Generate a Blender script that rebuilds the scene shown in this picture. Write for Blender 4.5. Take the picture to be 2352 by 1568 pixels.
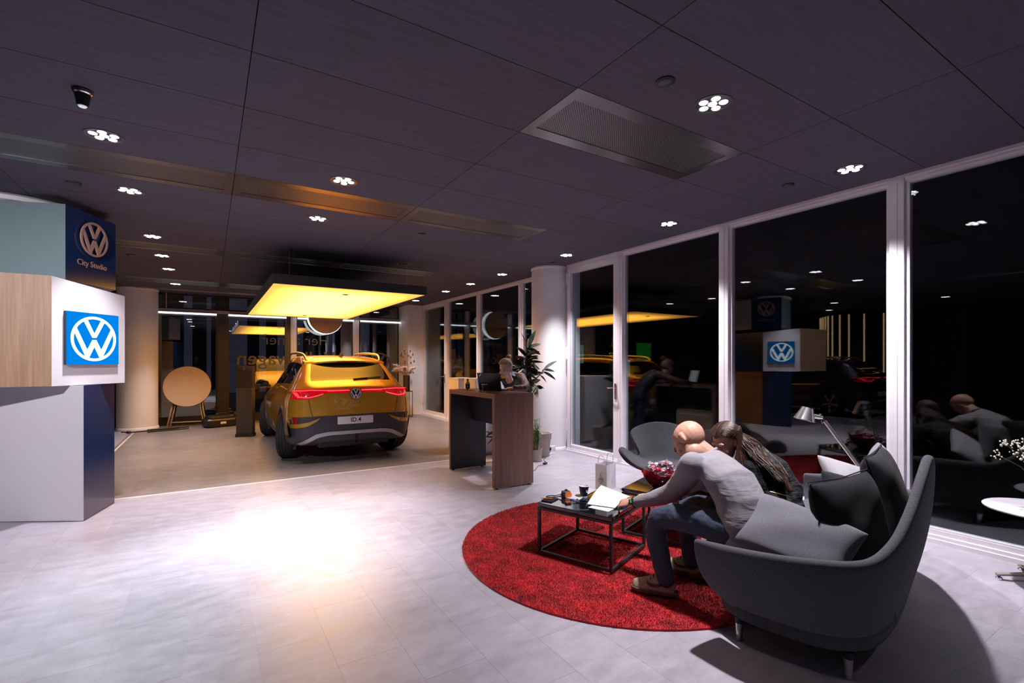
import bpy, bmesh, math, random
from mathutils import Vector, Matrix, Quaternion
from mathutils.bvhtree import BVHTree
from math import sin, cos, pi, radians, sqrt, atan2

for _o in list(bpy.data.objects):
    bpy.data.objects.remove(_o, do_unlink=True)
SC = bpy.context.scene
COL = SC.collection
random.seed(7)

# ------------------------------------------------------------------ camera
YAW = radians(32.07)
cam_d = bpy.data.cameras.new('camera')
cam_d.sensor_fit = 'HORIZONTAL'
cam_d.sensor_width = 36.0
cam_d.lens = 36.0 * 1111.0 / 2352.0
cam_d.shift_y = (831.0 - 784.0) / 2352.0
cam_d.clip_start = 0.05
cam = bpy.data.objects.new('camera', cam_d)
COL.objects.link(cam)
cam.location = (0, 0, 1.5)
cam.rotation_euler = (radians(90), 0, -YAW)
SC.camera = cam

# ------------------------------------------------------------------ world (night outside)
world = bpy.data.worlds.new('night_sky')
SC.world = world
world.use_nodes = True
_bg = world.node_tree.nodes['Background']
_bg.inputs[0].default_value = (0.10, 0.14, 0.28, 1)
_bg.inputs[1].default_value = 0.012

# ------------------------------------------------------------------ exposure
SC.view_settings.view_transform = 'Standard'
SC.view_settings.look = 'None'
SC.view_settings.exposure = 0.0
SC.view_settings.gamma = 1.0
SC.view_settings.use_curve_mapping = False
SC.cycles.use_denoising = True
SC.cycles.max_bounces = 6
SC.cycles.use_adaptive_sampling = True
SC.cycles.adaptive_threshold = 0.03
SC.cycles.transparent_max_bounces = 10
SC.cycles.sample_clamp_indirect = 4.0
SC.cycles.caustics_reflective = False
SC.cycles.caustics_refractive = False

SPOT_W = 350.0          # one recessed downlight
PANEL_E = 12.0           # yellow light box
H = 3.13                # ceiling height

# ------------------------------------------------------------------ helpers: objects
def link(o):
    COL.objects.link(o)
    return o

def tag(o, label=None, cat=None, group=None, kind=None):
    if label: o['label'] = label
    if cat: o['category'] = cat
    if group: o['group'] = group
    if kind: o['kind'] = kind
    return o

def thing(name, label, cat, loc=(0, 0, 0), rotz=0.0, group=None):
    o = bpy.data.objects.new(name, None)
    o.empty_display_size = 0.1
    link(o)
    o.location = loc
    o.rotation_euler = (0, 0, rotz)
    return tag(o, label, cat, group)

def copy_tree(o, parent=None):
    c = o.copy()
    link(c)
    c.parent = parent
    for ch in list(o.children):
        copy_tree(ch, c)
    return c

class MB:
    """collects geometry for ONE mesh"""
    def __init__(self):
        self.v = []; self.f = []; self.m = []; self.mi = 0
    def add(self, vs, fs, mi=None):
        b = len(self.v)
        self.v += [tuple(p) for p in vs]
        for f in fs:
            self.f.append(tuple(b + i for i in f))
            self.m.append(self.mi if mi is None else mi)
        return b
    def box(self, x0, x1, y0, y1, z0, z1, M=None):
        vs = [Vector((x, y, z)) for z in (z0, z1) for y in (y0, y1) for x in (x0, x1)]
        if M is not None: vs = [M @ p for p in vs]
        self.add(vs, [(0, 2, 3, 1), (4, 5, 7, 6), (0, 1, 5, 4), (2, 6, 7, 3), (0, 4, 6, 2), (1, 3, 7, 5)])
        return self
    def bar(self, a, b, w, h=None, up=(0, 0, 1)):
        h = w if h is None else h
        a = Vector(a); b = Vector(b); d = b - a; L = d.length
        if L < 1e-6: return self
        d.normalize(); u = Vector(up)
        if abs(d.dot(u)) > 0.97: u = Vector((0, 1, 0))
        s = d.cross(u).normalized(); t = s.cross(d).normalized()
        M = Matrix((s, d, t)).transposed().to_4x4(); M.translation = a
        return self.box(-w / 2, w / 2, 0, L, -h / 2, h / 2, M)
    def loft(self, rings, cap0=True, cap1=True, closed=True):
        n = len(rings[0]); fs = []
        for i in range(len(rings) - 1):
            for j in range(n if closed else n - 1):
                a = i * n + j; b = i * n + (j + 1) % n
                fs.append((a, b, b + n, a + n))
        if cap0: fs.append(tuple(range(n - 1, -1, -1)))
        if cap1: fs.append(tuple(range((len(rings) - 1) * n, len(rings) * n)))
        self.add([p for r in rings for p in r], fs)
        return self
    def cyl(self, a, b, r0, r1=None, n=16, caps=True):
        r1 = r0 if r1 is None else r1
        a = Vector(a); b = Vector(b)
        return self.tube([a, b], [r0, r1], n, caps)
    def tube(self, path, radii, n=8, caps=True, squash=None, up=None):
        path = [Vector(p) for p in path]
        if not isinstance(radii, (list, tuple)): radii = [radii] * len(path)
        rings = []
        d0 = (path[1] - path[0]).normalized()
        ref = Vector(up) if up else (Vector((0, 0, 1)) if abs(d0.z) < 0.9 else Vector((1, 0, 0)))
        s = d0.cross(ref).normalized(); t = s.cross(d0).normalized()
        for i, p in enumerate(path):
            if i == 0: d = path[1] - path[0]
            elif i == len(path) - 1: d = path[-1] - path[-2]
            else: d = (path[i + 1] - path[i]).normalized() + (path[i] - path[i - 1]).normalized()
            if d.length < 1e-7: d = path[i] - path[i - 1]
            d.normalize()
            s = (s - d * s.dot(d))
            if s.length < 1e-5: s = d.orthogonal()
            s.normalize(); t = s.cross(d).normalized()
            r = radii[i]
            rs, rt = (r if isinstance(r, (tuple, list)) else (r, r))
            if squash: rs, rt = rs * squash[0], rt * squash[1]
            rings.append([p + s * (rs * cos(2 * pi * k / n)) + t * (rt * sin(2 * pi * k / n)) for k in range(n)])
        return self.loft(rings, caps, caps)
    def lathe(self, prof, c=(0, 0, 0), n=24, M=None, cap0=True, cap1=True):
        c = Vector(c)
        rings = []
        for r, z in prof:
            ring = [Vector((r * cos(2 * pi * k / n), r * sin(2 * pi * k / n), z)) for k in range(n)]
            if M is not None: ring = [M @ p for p in ring]
            rings.append([p + c for p in ring])
        return self.loft(rings, cap0, cap1)
    def ell(self, c, r, M=None, nu=16, nv=10):
        c = Vector(c); vs = []; fs = []
        if not isinstance(r, (tuple, list)): r = (r, r, r)
        for i in range(nv + 1):
            th = pi * i / nv
            for j in range(nu):
                ph = 2 * pi * j / nu
                p = Vector((r[0] * sin(th) * cos(ph), r[1] * sin(th) * sin(ph), r[2] * cos(th)))
                if M is not None: p = M @ p
                vs.append(c + p)
        for i in range(nv):
            for j in range(nu):
                a = i * nu + j; b = i * nu + (j + 1) % nu
                fs.append((a, a + nu, b + nu, b))
        self.add(vs, fs)
        return self
    def prism(self, poly, z0, z1, M=None):
        n = len(poly)
        vs = [Vector((p[0], p[1], z0)) for p in poly] + [Vector((p[0], p[1], z1)) for p in poly]
        if M is not None: vs = [M @ p for p in vs]
        fs = [tuple(range(n - 1, -1, -1)), tuple(range(n, 2 * n))]
        fs += [(i, (i + 1) % n, n + (i + 1) % n, n + i) for i in range(n)]
        self.add(vs, fs)
        return self
    def grid(self, pts, closed=False):
        """pts[i][j]"""
        n = len(pts[0]); fs = []
        for i in range(len(pts) - 1):
            for j in range(n if closed else n - 1):
                a = i * n + j; b = i * n + (j + 1) % n
                fs.append((a, b, b + n, a + n))
        self.add([p for r in pts for p in r], fs)
        return self
    def mesh(self, name, smooth=False):
        me = bpy.data.meshes.new(name)
        me.from_pydata(self.v, [], self.f)
        me.validate()
        bm = bmesh.new(); bm.from_mesh(me)
        bmesh.ops.remove_doubles(bm, verts=bm.verts, dist=1e-6)
        bmesh.ops.recalc_face_normals(bm, faces=bm.faces)
        if smooth:
            for f in bm.faces: f.smooth = True
        bm.to_mesh(me); bm.free()
        return me

def smooth_by_angle(me, ang=40):
    bm = bmesh.new(); bm.from_mesh(me)
    for f in bm.faces: f.smooth = True
    a = radians(ang)
    for e in bm.edges:
        if len(e.link_faces) == 2 and e.calc_face_angle(0) > a: e.smooth = False
    bm.to_mesh(me); bm.free()

def obj(name, mb, mat, parent=None, smooth=None, bevel=0.0, subsurf=0, bseg=2):
    """link collected geometry as one mesh object"""
    me = mb if isinstance(mb, bpy.types.Mesh) else mb.mesh(name)
    o = bpy.data.objects.new(name, me)
    link(o)
    if parent is not None: o.parent = parent
    if mat is not None:
        if isinstance(mat, (list, tuple)):
            for m in mat: me.materials.append(m)
        elif len(me.materials) == 0: me.materials.append(mat)
    if subsurf:
        md = o.modifiers.new('s', 'SUBSURF'); md.levels = subsurf; md.render_levels = subsurf
    if bevel:
        md = o.modifiers.new('b', 'BEVEL'); md.width = bevel; md.segments = bseg; md.limit_method = 'ANGLE'; md.angle_limit = radians(35)
    if smooth is True:
        for p in me.polygons: p.use_smooth = True
    elif smooth: smooth_by_angle(me, smooth)
    return o

def baked(mb, mods, smooth=True):
    """apply modifiers (list of (type, dict)) to a mesh and return the new mesh"""
    me = mb if isinstance(mb, bpy.types.Mesh) else mb.mesh('tmp')
    o = bpy.data.objects.new('tmp', me); link(o)
    for i, (t, kw) in enumerate(mods):
        m = o.modifiers.new('m%d' % i, t)
        for k, v in kw.items(): setattr(m, k, v)
    dg = bpy.context.evaluated_depsgraph_get(); dg.update()
    out = bpy.data.meshes.new_from_object(o.evaluated_get(dg))
    bpy.data.objects.remove(o, do_unlink=True)
    if smooth:
        for p in out.polygons: p.use_smooth = True
    return out

def fused(mb, voxel=0.006, smooth=6, factor=0.5, extra=()):
    return baked(mb, [('REMESH', dict(mode='VOXEL', voxel_size=voxel)), ('SMOOTH', dict(factor=factor, iterations=smooth))] + list(extra))

def spline(pts, n):
    """Catmull-Rom through pts (tuples of any length), n samples per span"""
    P = [Vector(p) if len(p) == 3 else p for p in pts]
    out = []
    def g(i): return pts[max(0, min(len(pts) - 1, i))]
    for i in range(len(pts) - 1):
        a, b, c, d = g(i - 1), g(i), g(i + 1), g(i + 2)
        for k in range(n):
            t = k / n
            out.append(tuple(0.5 * ((2 * b[q]) + (-a[q] + c[q]) * t + (2 * a[q] - 5 * b[q] + 4 * c[q] - d[q]) * t * t + (-a[q] + 3 * b[q] - 3 * c[q] + d[q]) * t ** 3) for q in range(len(b))))
    out.append(tuple(pts[-1]))
    return out

def interp(tab, x):
    """smooth lookup in [(x, value), ...]"""
    if x <= tab[0][0]: return tab[0][1]
    for (x0, a), (x1, b) in zip(tab, tab[1:]):
        if x <= x1:
            t = (x - x0) / (x1 - x0); t = t * t * (3 - 2 * t)
            return a + (b - a) * t
    return tab[-1][1]

# camera-model helpers: a picture point at a given depth / height / plane gives the place in the room
_F = Vector((sin(YAW), cos(YAW), 0)); _R = Vector((cos(YAW), -sin(YAW), 0))
def at_depth(u, v, D):
    return Vector((0, 0, 1.5)) + D * (_F + ((u - 1176) / 1111.0) * _R + Vector((0, 0, (831 - v) / 1111.0)))
def at_z(u, v, z): return at_depth(u, v, (z - 1.5) * 1111.0 / (831 - v))
def at_y(u, v, y):
    d = _F + ((u - 1176) / 1111.0) * _R
    return at_depth(u, v, y / d.y)
def at_x(u, v, x):
    d = _F + ((u - 1176) / 1111.0) * _R
    return at_depth(u, v, x / d.x)

# ------------------------------------------------------------------ helpers: materials
MATS = {}
def nodes_of(m):
    m.use_nodes = True
    return m.node_tree.nodes, m.node_tree.links
def pmat(name, col, rough=0.5, metal=0.0, spec=0.5, coat=0.0, emit=None, estr=0.0, trans=0.0, ior=1.45, sheen=0.0, alpha=1.0,
         noise=None, bump=None, sss=0.0, rand=0.0, stretch=None, rnoise=0.0):
    """noise=(scale, amount, detail): tonal variation of the base colour; bump=(scale, strength)"""
    if name in MATS: return MATS[name]
    m = bpy.data.materials.new(name); MATS[name] = m
    N, L = nodes_of(m)
    b = N['Principled BSDF']
    b.inputs['Base Color'].default_value = (*col, 1)
    b.inputs['Roughness'].default_value = rough
    b.inputs['Metallic'].default_value = metal
    b.inputs['Specular IOR Level'].default_value = spec
    b.inputs['Coat Weight'].default_value = coat
    b.inputs['Coat Roughness'].default_value = 0.05
    b.inputs['Transmission Weight'].default_value = trans
    b.inputs['IOR'].default_value = ior
    b.inputs['Sheen Weight'].default_value = sheen
    b.inputs['Alpha'].default_value = alpha
    if sss:
        b.inputs['Subsurface Weight'].default_value = sss
        b.inputs['Subsurface Radius'].default_value = (0.02, 0.008, 0.004)
        b.inputs['Subsurface Scale'].default_value = 0.5
    if emit:
        b.inputs['Emission Color'].default_value = (*emit, 1)
        b.inputs['Emission Strength'].default_value = estr
        m.cycles.emission_sampling = 'NONE'
    tc = None
    def coords():
        nonlocal tc
        if tc is None:
            t = N.new('ShaderNodeTexCoord'); tc = t.outputs['Object']
            if stretch:
                mp = N.new('ShaderNodeMapping'); L.new(tc, mp.inputs['Vector'])
                mp.inputs['Scale'].default_value = stretch; tc = mp.outputs['Vector']
        return tc
    if noise or rand:
        mix = N.new('ShaderNodeMixRGB'); mix.blend_type = 'MULTIPLY'; mix.inputs[0].default_value = 1.0
        mix.inputs[1].default_value = (*col, 1)
        if noise:
            nz = N.new('ShaderNodeTexNoise'); L.new(coords(), nz.inputs['Vector'])
            nz.inputs['Scale'].default_value = noise[0]; nz.inputs['Detail'].default_value = noise[2] if len(noise) > 2 else 3
            mr = N.new('ShaderNodeMapRange'); L.new(nz.outputs[0], mr.inputs[0])
            mr.inputs[1].default_value = 0.3; mr.inputs[2].default_value = 0.7
            mr.inputs[3].default_value = 1 - noise[1]; mr.inputs[4].default_value = 1 + noise[1]
            src = mr.outputs[0]
        if rand:
            oi = N.new('ShaderNodeObjectInfo'); mr2 = N.new('ShaderNodeMapRange'); L.new(oi.outputs['Random'], mr2.inputs[0])
            mr2.inputs[3].default_value = 1 - rand; mr2.inputs[4].default_value = 1 + rand
            if noise:
                mm = N.new('ShaderNodeMath'); mm.operation = 'MULTIPLY'; L.new(src, mm.inputs[0]); L.new(mr2.outputs[0], mm.inputs[1]); src = mm.outputs[0]
            else: src = mr2.outputs[0]
        L.new(src, mix.inputs[2]); L.new(mix.outputs[0], b.inputs['Base Color'])
    if bump:
        nb = N.new('ShaderNodeTexNoise'); L.new(coords(), nb.inputs['Vector']); nb.inputs['Scale'].default_value = bump[0]; nb.inputs['Detail'].default_value = 4
        bp = N.new('ShaderNodeBump'); bp.inputs['Strength'].default_value = bump[1]; bp.inputs['Distance'].default_value = bump[2] if len(bump) > 2 else 0.002
        L.new(nb.outputs[0], bp.inputs['Height']); L.new(bp.outputs[0], b.inputs['Normal'])
    return m

def wood_mat(name, c0, c1, rough=0.45, axis=2, scale=1.0):
    if name in MATS: return MATS[name]
    m = bpy.data.materials.new(name); MATS[name] = m
    N, L = nodes_of(m); b = N['Principled BSDF']
    t = N.new('ShaderNodeTexCoord'); mp = N.new('ShaderNodeMapping'); L.new(t.outputs['Object'], mp.inputs['Vector'])
    s = [14 * scale] * 3; s[axis] = 0.55 * scale
    mp.inputs['Scale'].default_value = s
    nz = N.new('ShaderNodeTexNoise'); nz.inputs['Scale'].default_value = 3.0; nz.inputs['Detail'].default_value = 8; nz.inputs['Roughness'].default_value = 0.65
    L.new(mp.outputs[0], nz.inputs['Vector'])
    cr = N.new('ShaderNodeValToRGB'); L.new(nz.outputs[0], cr.inputs[0])
    cr.color_ramp.elements[0].position = 0.32; cr.color_ramp.elements[0].color = (*c0, 1)
    cr.color_ramp.elements[1].position = 0.68; cr.color_ramp.elements[1].color = (*c1, 1)
    L.new(cr.outputs[0], b.inputs['Base Color']); b.inputs['Roughness'].default_value = rough
    bp = N.new('ShaderNodeBump'); bp.inputs['Strength'].default_value = 0.12; bp.inputs['Distance'].default_value = 0.001
    L.new(nz.outputs[0], bp.inputs['Height']); L.new(bp.outputs[0], b.inputs['Normal'])
    return m

def glass_mat(name, base=0.10, edge=0.75, tint=(0.85, 0.9, 0.92)):
    """thin window glass: see-through with a mirror sheen that grows at grazing angles"""
    if name in MATS: return MATS[name]
    m = bpy.data.materials.new(name); MATS[name] = m
    N, L = nodes_of(m)
    for n in list(N):
        if n.type != 'OUTPUT_MATERIAL': N.remove(n)
    out = [n for n in N if n.type == 'OUTPUT_MATERIAL'][0]
    tr = N.new('ShaderNodeBsdfTransparent'); tr.inputs[0].default_value = (*tint, 1)
    gl = N.new('ShaderNodeBsdfGlossy'); gl.inputs['Roughness'].default_value = 0.0; gl.inputs[0].default_value = (1, 1, 1, 1)
    fr = N.new('ShaderNodeLayerWeight'); fr.inputs[0].default_value = 0.5
    pw = N.new('ShaderNodeMath'); pw.operation = 'POWER'; L.new(fr.outputs['Facing'], pw.inputs[0]); pw.inputs[1].default_value = 3.0
    mr = N.new('ShaderNodeMapRange'); L.new(pw.outputs[0], mr.inputs[0]); mr.inputs[3].default_value = base; mr.inputs[4].default_value = edge
    mx = N.new('ShaderNodeMixShader'); L.new(mr.outputs[0], mx.inputs[0]); L.new(tr.outputs[0], mx.inputs[1]); L.new(gl.outputs[0], mx.inputs[2])
    L.new(mx.outputs[0], out.inputs[0])
    return m

def fabric_mat(name, c0, c1, scale=260, rough=0.9, bump=0.5, sheen=0.2, folds=None):
    """heathered wool: two yarn tones"""
    if name in MATS: return MATS[name]
    m = bpy.data.materials.new(name); MATS[name] = m
    N, L = nodes_of(m); b = N['Principled BSDF']
    t = N.new('ShaderNodeTexCoord')
    nz = N.new('ShaderNodeTexNoise'); nz.inputs['Scale'].default_value = scale; nz.inputs['Detail'].default_value = 2
    L.new(t.outputs['Object'], nz.inputs['Vector'])
    cr = N.new('ShaderNodeValToRGB'); L.new(nz.outputs[0], cr.inputs[0])
    cr.color_ramp.elements[0].position = 0.36; cr.color_ramp.elements[0].color = (*c0, 1)
    cr.color_ramp.elements[1].position = 0.66; cr.color_ramp.elements[1].color = (*c1, 1)
    L.new(cr.outputs[0], b.inputs['Base Color'])
    b.inputs['Roughness'].default_value = rough; b.inputs['Sheen Weight'].default_value = sheen; b.inputs['Specular IOR Level'].default_value = 0.2
    bp = N.new('ShaderNodeBump'); bp.inputs['Strength'].default_value = bump; bp.inputs['Distance'].default_value = 0.002
    L.new(nz.outputs[0], bp.inputs['Height']); L.new(bp.outputs[0], b.inputs['Normal'])
    if folds:       # (scale, strength, rotation, stretch): soft creases of worn cloth
        mp = N.new('ShaderNodeMapping'); L.new(t.outputs['Object'], mp.inputs['Vector']); mp.inputs['Rotation'].default_value = folds[2]; mp.inputs['Scale'].default_value = folds[3]
        n2 = N.new('ShaderNodeTexNoise'); n2.inputs['Scale'].default_value = folds[0]; n2.inputs['Detail'].default_value = 3; n2.inputs['Distortion'].default_value = 0.6; L.new(mp.outputs[0], n2.inputs['Vector'])
        b2 = N.new('ShaderNodeBump'); b2.inputs['Strength'].default_value = folds[1]; b2.inputs['Distance'].default_value = 0.02; L.new(n2.outputs[0], b2.inputs['Height']); L.new(b2.outputs[0], bp.inputs['Normal'])
    return m

def emat(name, col, s):
    if name in MATS: return MATS[name]
    m = bpy.data.materials.new(name); MATS[name] = m
    N, L = nodes_of(m)
    for n in list(N):
        if n.type != 'OUTPUT_MATERIAL': N.remove(n)
    out = [n for n in N if n.type == 'OUTPUT_MATERIAL'][0]
    e = N.new('ShaderNodeEmission'); e.inputs[0].default_value = (*col, 1); e.inputs[1].default_value = s
    L.new(e.outputs[0], out.inputs[0])
    m.cycles.emission_sampling = 'NONE'
    return m

def text_mesh(s, size, depth=0.002, M=None, align='CENTER', spacing=1.0, offset=0.0):
    cu = bpy.data.curves.new('txt', 'FONT')
    cu.body = s; cu.size = size; cu.extrude = depth; cu.align_x = align; cu.align_y = 'CENTER'; cu.resolution_u = 3
    cu.space_character = spacing; cu.offset = offset
    o = bpy.data.objects.new('txt', cu); link(o)
    dg = bpy.context.evaluated_depsgraph_get(); dg.update()
    me = bpy.data.meshes.new_from_object(o.evaluated_get(dg))
    bpy.data.objects.remove(o, do_unlink=True)
    if M is not None: me.transform(M)
    return me
# ------------------------------------------------------------------ materials of the setting
def floor_mat(name, col, rough, spec):
    m = bpy.data.materials.new(name); MATS[name] = m
    N, L = nodes_of(m); b = N['Principled BSDF']
    g = N.new('ShaderNodeNewGeometry')
    def nz(scale, det, st):
        mp = N.new('ShaderNodeMapping'); mp.inputs['Scale'].default_value = st; L.new(g.outputs['Position'], mp.inputs['Vector'])
        n = N.new('ShaderNodeTexNoise'); n.inputs['Scale'].default_value = scale; n.inputs['Detail'].default_value = det; n.inputs['Roughness'].default_value = 0.70
        L.new(mp.outputs[0], n.inputs['Vector']); return n.outputs[0]
    def rng(s, lo, hi, a=0.3, c=0.7):
        mr = N.new('ShaderNodeMapRange'); L.new(s, mr.inputs[0]); mr.inputs[1].default_value = a; mr.inputs[2].default_value = c; mr.inputs[3].default_value = lo; mr.inputs[4].default_value = hi
        return mr.outputs[0]
    def mul(a, c):
        mm = N.new('ShaderNodeMath'); mm.operation = 'MULTIPLY'; L.new(a, mm.inputs[0]); L.new(c, mm.inputs[1]); return mm.outputs[0]
    streak = nz(7.0, 9, (0.75, 1.7, 1)); cloud = nz(1.3, 3, (1, 1.8, 1)); fine = nz(60.0, 3, (0.7, 1.6, 1))
    oi = N.new('ShaderNodeObjectInfo')
    v = mul(mul(rng(streak, 0.85, 1.14, 0.36, 0.75), rng(cloud, 0.92, 1.07)), mul(rng(fine, 0.93, 1.05, 0.3, 0.7), rng(oi.outputs['Random'], 0.95, 1.04, 0, 1)))
    mx = N.new('ShaderNodeMixRGB'); mx.blend_type = 'MULTIPLY'; mx.inputs[0].default_value = 1; mx.inputs[1].default_value = (*col, 1)
    L.new(v, mx.inputs[2]); L.new(mx.outputs[0], b.inputs['Base Color'])
    L.new(rng(streak, rough - 0.05, rough + 0.09), b.inputs['Roughness'])
    b.inputs['Specular IOR Level'].default_value = spec
    return m
M_FLOOR = floor_mat('vinyl_floor', (0.39, 0.365, 0.43), 0.36, 0.95)
M_FLOOR2 = floor_mat('vinyl_floor_car_zone', (0.235, 0.205, 0.20), 0.34, 0.5)
M_GROUT = pmat('floor_joint', (0.40, 0.38, 0.43), 0.5, noise=(20, 0.1))
M_TRIM = pmat('light_floor_trim', (0.85, 0.82, 0.78), 0.3, noise=(30, 0.05))
M_CEIL = pmat('dark_ceiling_board', (0.108, 0.100, 0.130), 0.75, spec=0.25, noise=(9, 0.12, 6), stretch=(0.4, 5, 1), rand=0.05)
M_CEILGAP = pmat('ceiling_joint', (0.004, 0.004, 0.005), 0.9)
M_WHITE = pmat('white_wall_paint', (0.88, 0.86, 0.89), 0.55, noise=(3, 0.02), bump=(180, 0.05))
M_FRAME = pmat('white_window_frame', (0.84, 0.80, 0.86), 0.38, noise=(14, 0.03))
M_DARKFRAME = pmat('dark_bronze_post', (0.035, 0.030, 0.026), 0.35, noise=(10, 0.1))
M_GLASS = glass_mat('window_glass', 0.055, 0.36)
M_VENT = pmat('brushed_metal', (0.22, 0.205, 0.215), 0.30, metal=0.9, noise=(40, 0.06), stretch=(0.3, 8, 1))
M_BLACK = pmat('black_plastic', (0.012, 0.012, 0.014), 0.4, noise=(20, 0.1))
M_CHROME = pmat('chrome', (0.75, 0.75, 0.78), 0.12, metal=1.0, noise=(20, 0.03))

def perf_mat():
    m = bpy.data.materials.new('perforated_sheet'); N, L = nodes_of(m); b = N['Principled BSDF']
    t = N.new('ShaderNodeTexCoord'); mp = N.new('ShaderNodeMapping'); L.new(t.outputs['Object'], mp.inputs['Vector']); mp.inputs['Rotation'].default_value = (0, 0, radians(45))
    mp.inputs['Scale'].default_value = (70, 70, 0)
    vo = N.new('ShaderNodeTexVoronoi'); vo.inputs['Scale'].default_value = 1; vo.inputs['Randomness'].default_value = 0.0; L.new(mp.outputs[0], vo.inputs['Vector'])
    gt = N.new('ShaderNodeMath'); gt.operation = 'GREATER_THAN'; gt.inputs[1].default_value = 0.34; L.new(vo.outputs['Distance'], gt.inputs[0])
    mx = N.new('ShaderNodeMixRGB'); L.new(gt.outputs[0], mx.inputs[0]); mx.inputs[1].default_value = (0.004, 0.004, 0.005, 1); mx.inputs[2].default_value = (0.22, 0.21, 0.22, 1)
    L.new(mx.outputs[0], b.inputs['Base Color']); b.inputs['Metallic'].default_value = 0.75; b.inputs['Roughness'].default_value = 0.4
    return m
M_PERF = perf_mat()

def struct(name, mb, mat, parent=None, **kw):
    o = obj(name, mb, mat, parent, **kw)
    if parent is None: o['kind'] = 'structure'
    return o

XW = 5.17; XF = 5.30; YB = 14.05; YT = 6.77
X_LEFT = -9.0; Y_NEAR = -5.0

# ------------------------------------------------------------------ floor
floor = struct('floor', MB().box(X_LEFT, 5.42, Y_NEAR, 14.2, -0.12, -0.0012), M_GROUT)
TW, TL = 0.325, 0.65
_tile_me = {}
def tile_mesh(mat):
    if mat.name not in _tile_me:
        g = 0.0005
        me = MB().box(g, TW - g, g, TL - g, -0.0012, 0.0).mesh('floor_tile'); me.materials.append(mat)
        _tile_me[mat.name] = me
    return _tile_me[mat.name]
tiles = []
x = -0.11 - TW * 27; col_i = 0
while x < 5.05:
    y = Y_NEAR + (0.325 if col_i % 2 else 0.0)
    while y < 14.0:
        tiles.append((x, y)); y += TL
    x += TW; col_i += 1
def zone(xc, yc): return yc > YT and xc > -1.33
def in_view(p):
    D = p.dot(_F); r = p.dot(_R)
    return D > 1.9 and -1230 < r / D * 1111 < 1260
ranked = sorted(tiles, key=lambda t: ((0 if in_view(Vector((t[0] + TW / 2, t[1] + TL / 2, 0))) else 1), (t[0] ** 2 + t[1] ** 2)))
far_a = MB(); far_b = MB()
for k, (x, y) in enumerate(ranked):
    z2 = zone(x + TW / 2, y + TL / 2)
    if k < 298 and not (y < YT < y + TL and x + TW / 2 > -1.33):
        o = bpy.data.objects.new('floor_tile', tile_mesh(M_FLOOR2 if z2 else M_FLOOR)); link(o)
        o.location = (x, y, 0); o.parent = floor
    else:
        if y < YT < y + TL and x + TW / 2 > -1.33:      # cut at the floor trim
            far_a.box(x + .0005, x + TW - .0005, y + .0005, YT - .001, -0.0012, 0.0); far_b.box(x + .0005, x + TW - .0005, YT + .001, y + TL - .0005, -0.0012, 0.0)
            continue
        (far_b if z2 else far_a).box(x + .0005, min(x + TW - .0005, 5.30), y + .0005, min(y + TL - .0005, 14.15), -0.0012, 0.0)
obj('floor_tiles_beyond', far_a, M_FLOOR, floor)['kind'] = 'stuff'
obj('floor_tiles_car_zone', far_b, M_FLOOR2, floor)['kind'] = 'stuff'
struct('trim_1', MB().box(-1.35, 4.75, YT - 0.012, YT + 0.012, 0.0, 0.004), M_TRIM)
struct('trim_2', MB().box(-1.362, -1.338, YT + 0.013, 13.2, 0.0, 0.004), M_TRIM)

# ------------------------------------------------------------------ ceiling
ceiling = struct('ceiling', MB().box(X_LEFT, 5.42, Y_NEAR, 14.2, H + 0.012, H + 0.14), M_CEILGAP)
cols = [-8.22, -6.54, -4.86, -3.17, -1.49, 0.19, 1.86, 3.54, 5.22]
rows = [-4.85, -4.2, -3.55, -2.9, -2.25, -1.6, -0.97, -0.33, 0.32, 0.965, 1.60, 2.23, 2.88, 3.53, 4.18, 4.83, 5.45, 6.13, 6.82, 7.52, 8.22, 8.72, 9.45, 10.18, 10.92, 11.65, 12.3, 13.15, 14.05]
vents = [(4, 15), (5, 15), (6, 15), (6, 11), (4, 20), (5, 20), (6, 20), (4, 25), (5, 25)]
_cp = {}
for i in range(len(cols) - 1):
    for j in range(len(rows) - 1):
        if (i, j) in vents: continue
        w = round(cols[i + 1] - cols[i], 3); d = round(rows[j + 1] - rows[j], 3)
        if (w, d) not in _cp:
            me = MB().box(0.0025, w - 0.0025, 0.0025, d - 0.0025, H, H + 0.012).mesh('ceiling_panel'); me.materials.append(M_CEIL); _cp[(w, d)] = me
        o = bpy.data.objects.new('ceiling_panel', _cp[(w, d)]); link(o); o.parent = ceiling; o.location = (cols[i], rows[j], 0)
vlabels = {(5, 15): 'long ceiling air vent glowing orange between two downlights', (4, 15): 'bluish metal ceiling air vent above the display tower', (6, 15): 'metal ceiling air vent ending beside the glass wall side',
           (6, 11): 'wide dark metal ceiling air vent nearest the glass wall and sofa', (4, 20): 'thin ceiling air vent right of the display tower top', (5, 20): 'thin ceiling air vent above the hanging yellow light box',
           (6, 20): 'thin ceiling air vent right of the yellow light box', (4, 25): 'farthest ceiling air vent by the white column', (5, 25): 'farthest ceiling air vent left of the yellow light box'}
for (i, j) in vents:
    x0, x1, y0, y1 = cols[i], cols[i + 1], rows[j], rows[j + 1]
    t = thing('air_vent', vlabels.get((i, j), 'metal ceiling air vent seen only outside the picture'), 'vent', (x0, y0, H), 0, 'ceiling air vents')
    w = x1 - x0; d = y1 - y0; b = 0.05 + 0.1 * d
    fr = MB()
    fr.box(0.003, w - 0.003, 0.003, b, 0, 0.012); fr.box(0.003, w - 0.003, d - b, d - 0.003, 0, 0.012)
    fr.box(0.003, 0.07, b, d - b, 0, 0.012); fr.box(w - 0.07, w - 0.003, b, d - b, 0, 0.012)
    obj('vent_frame', fr, M_VENT, t)
    obj('grille', MB().box(0.07, w - 0.07, b, d - b, 0.004, 0.012), M_PERF, t)

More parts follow.
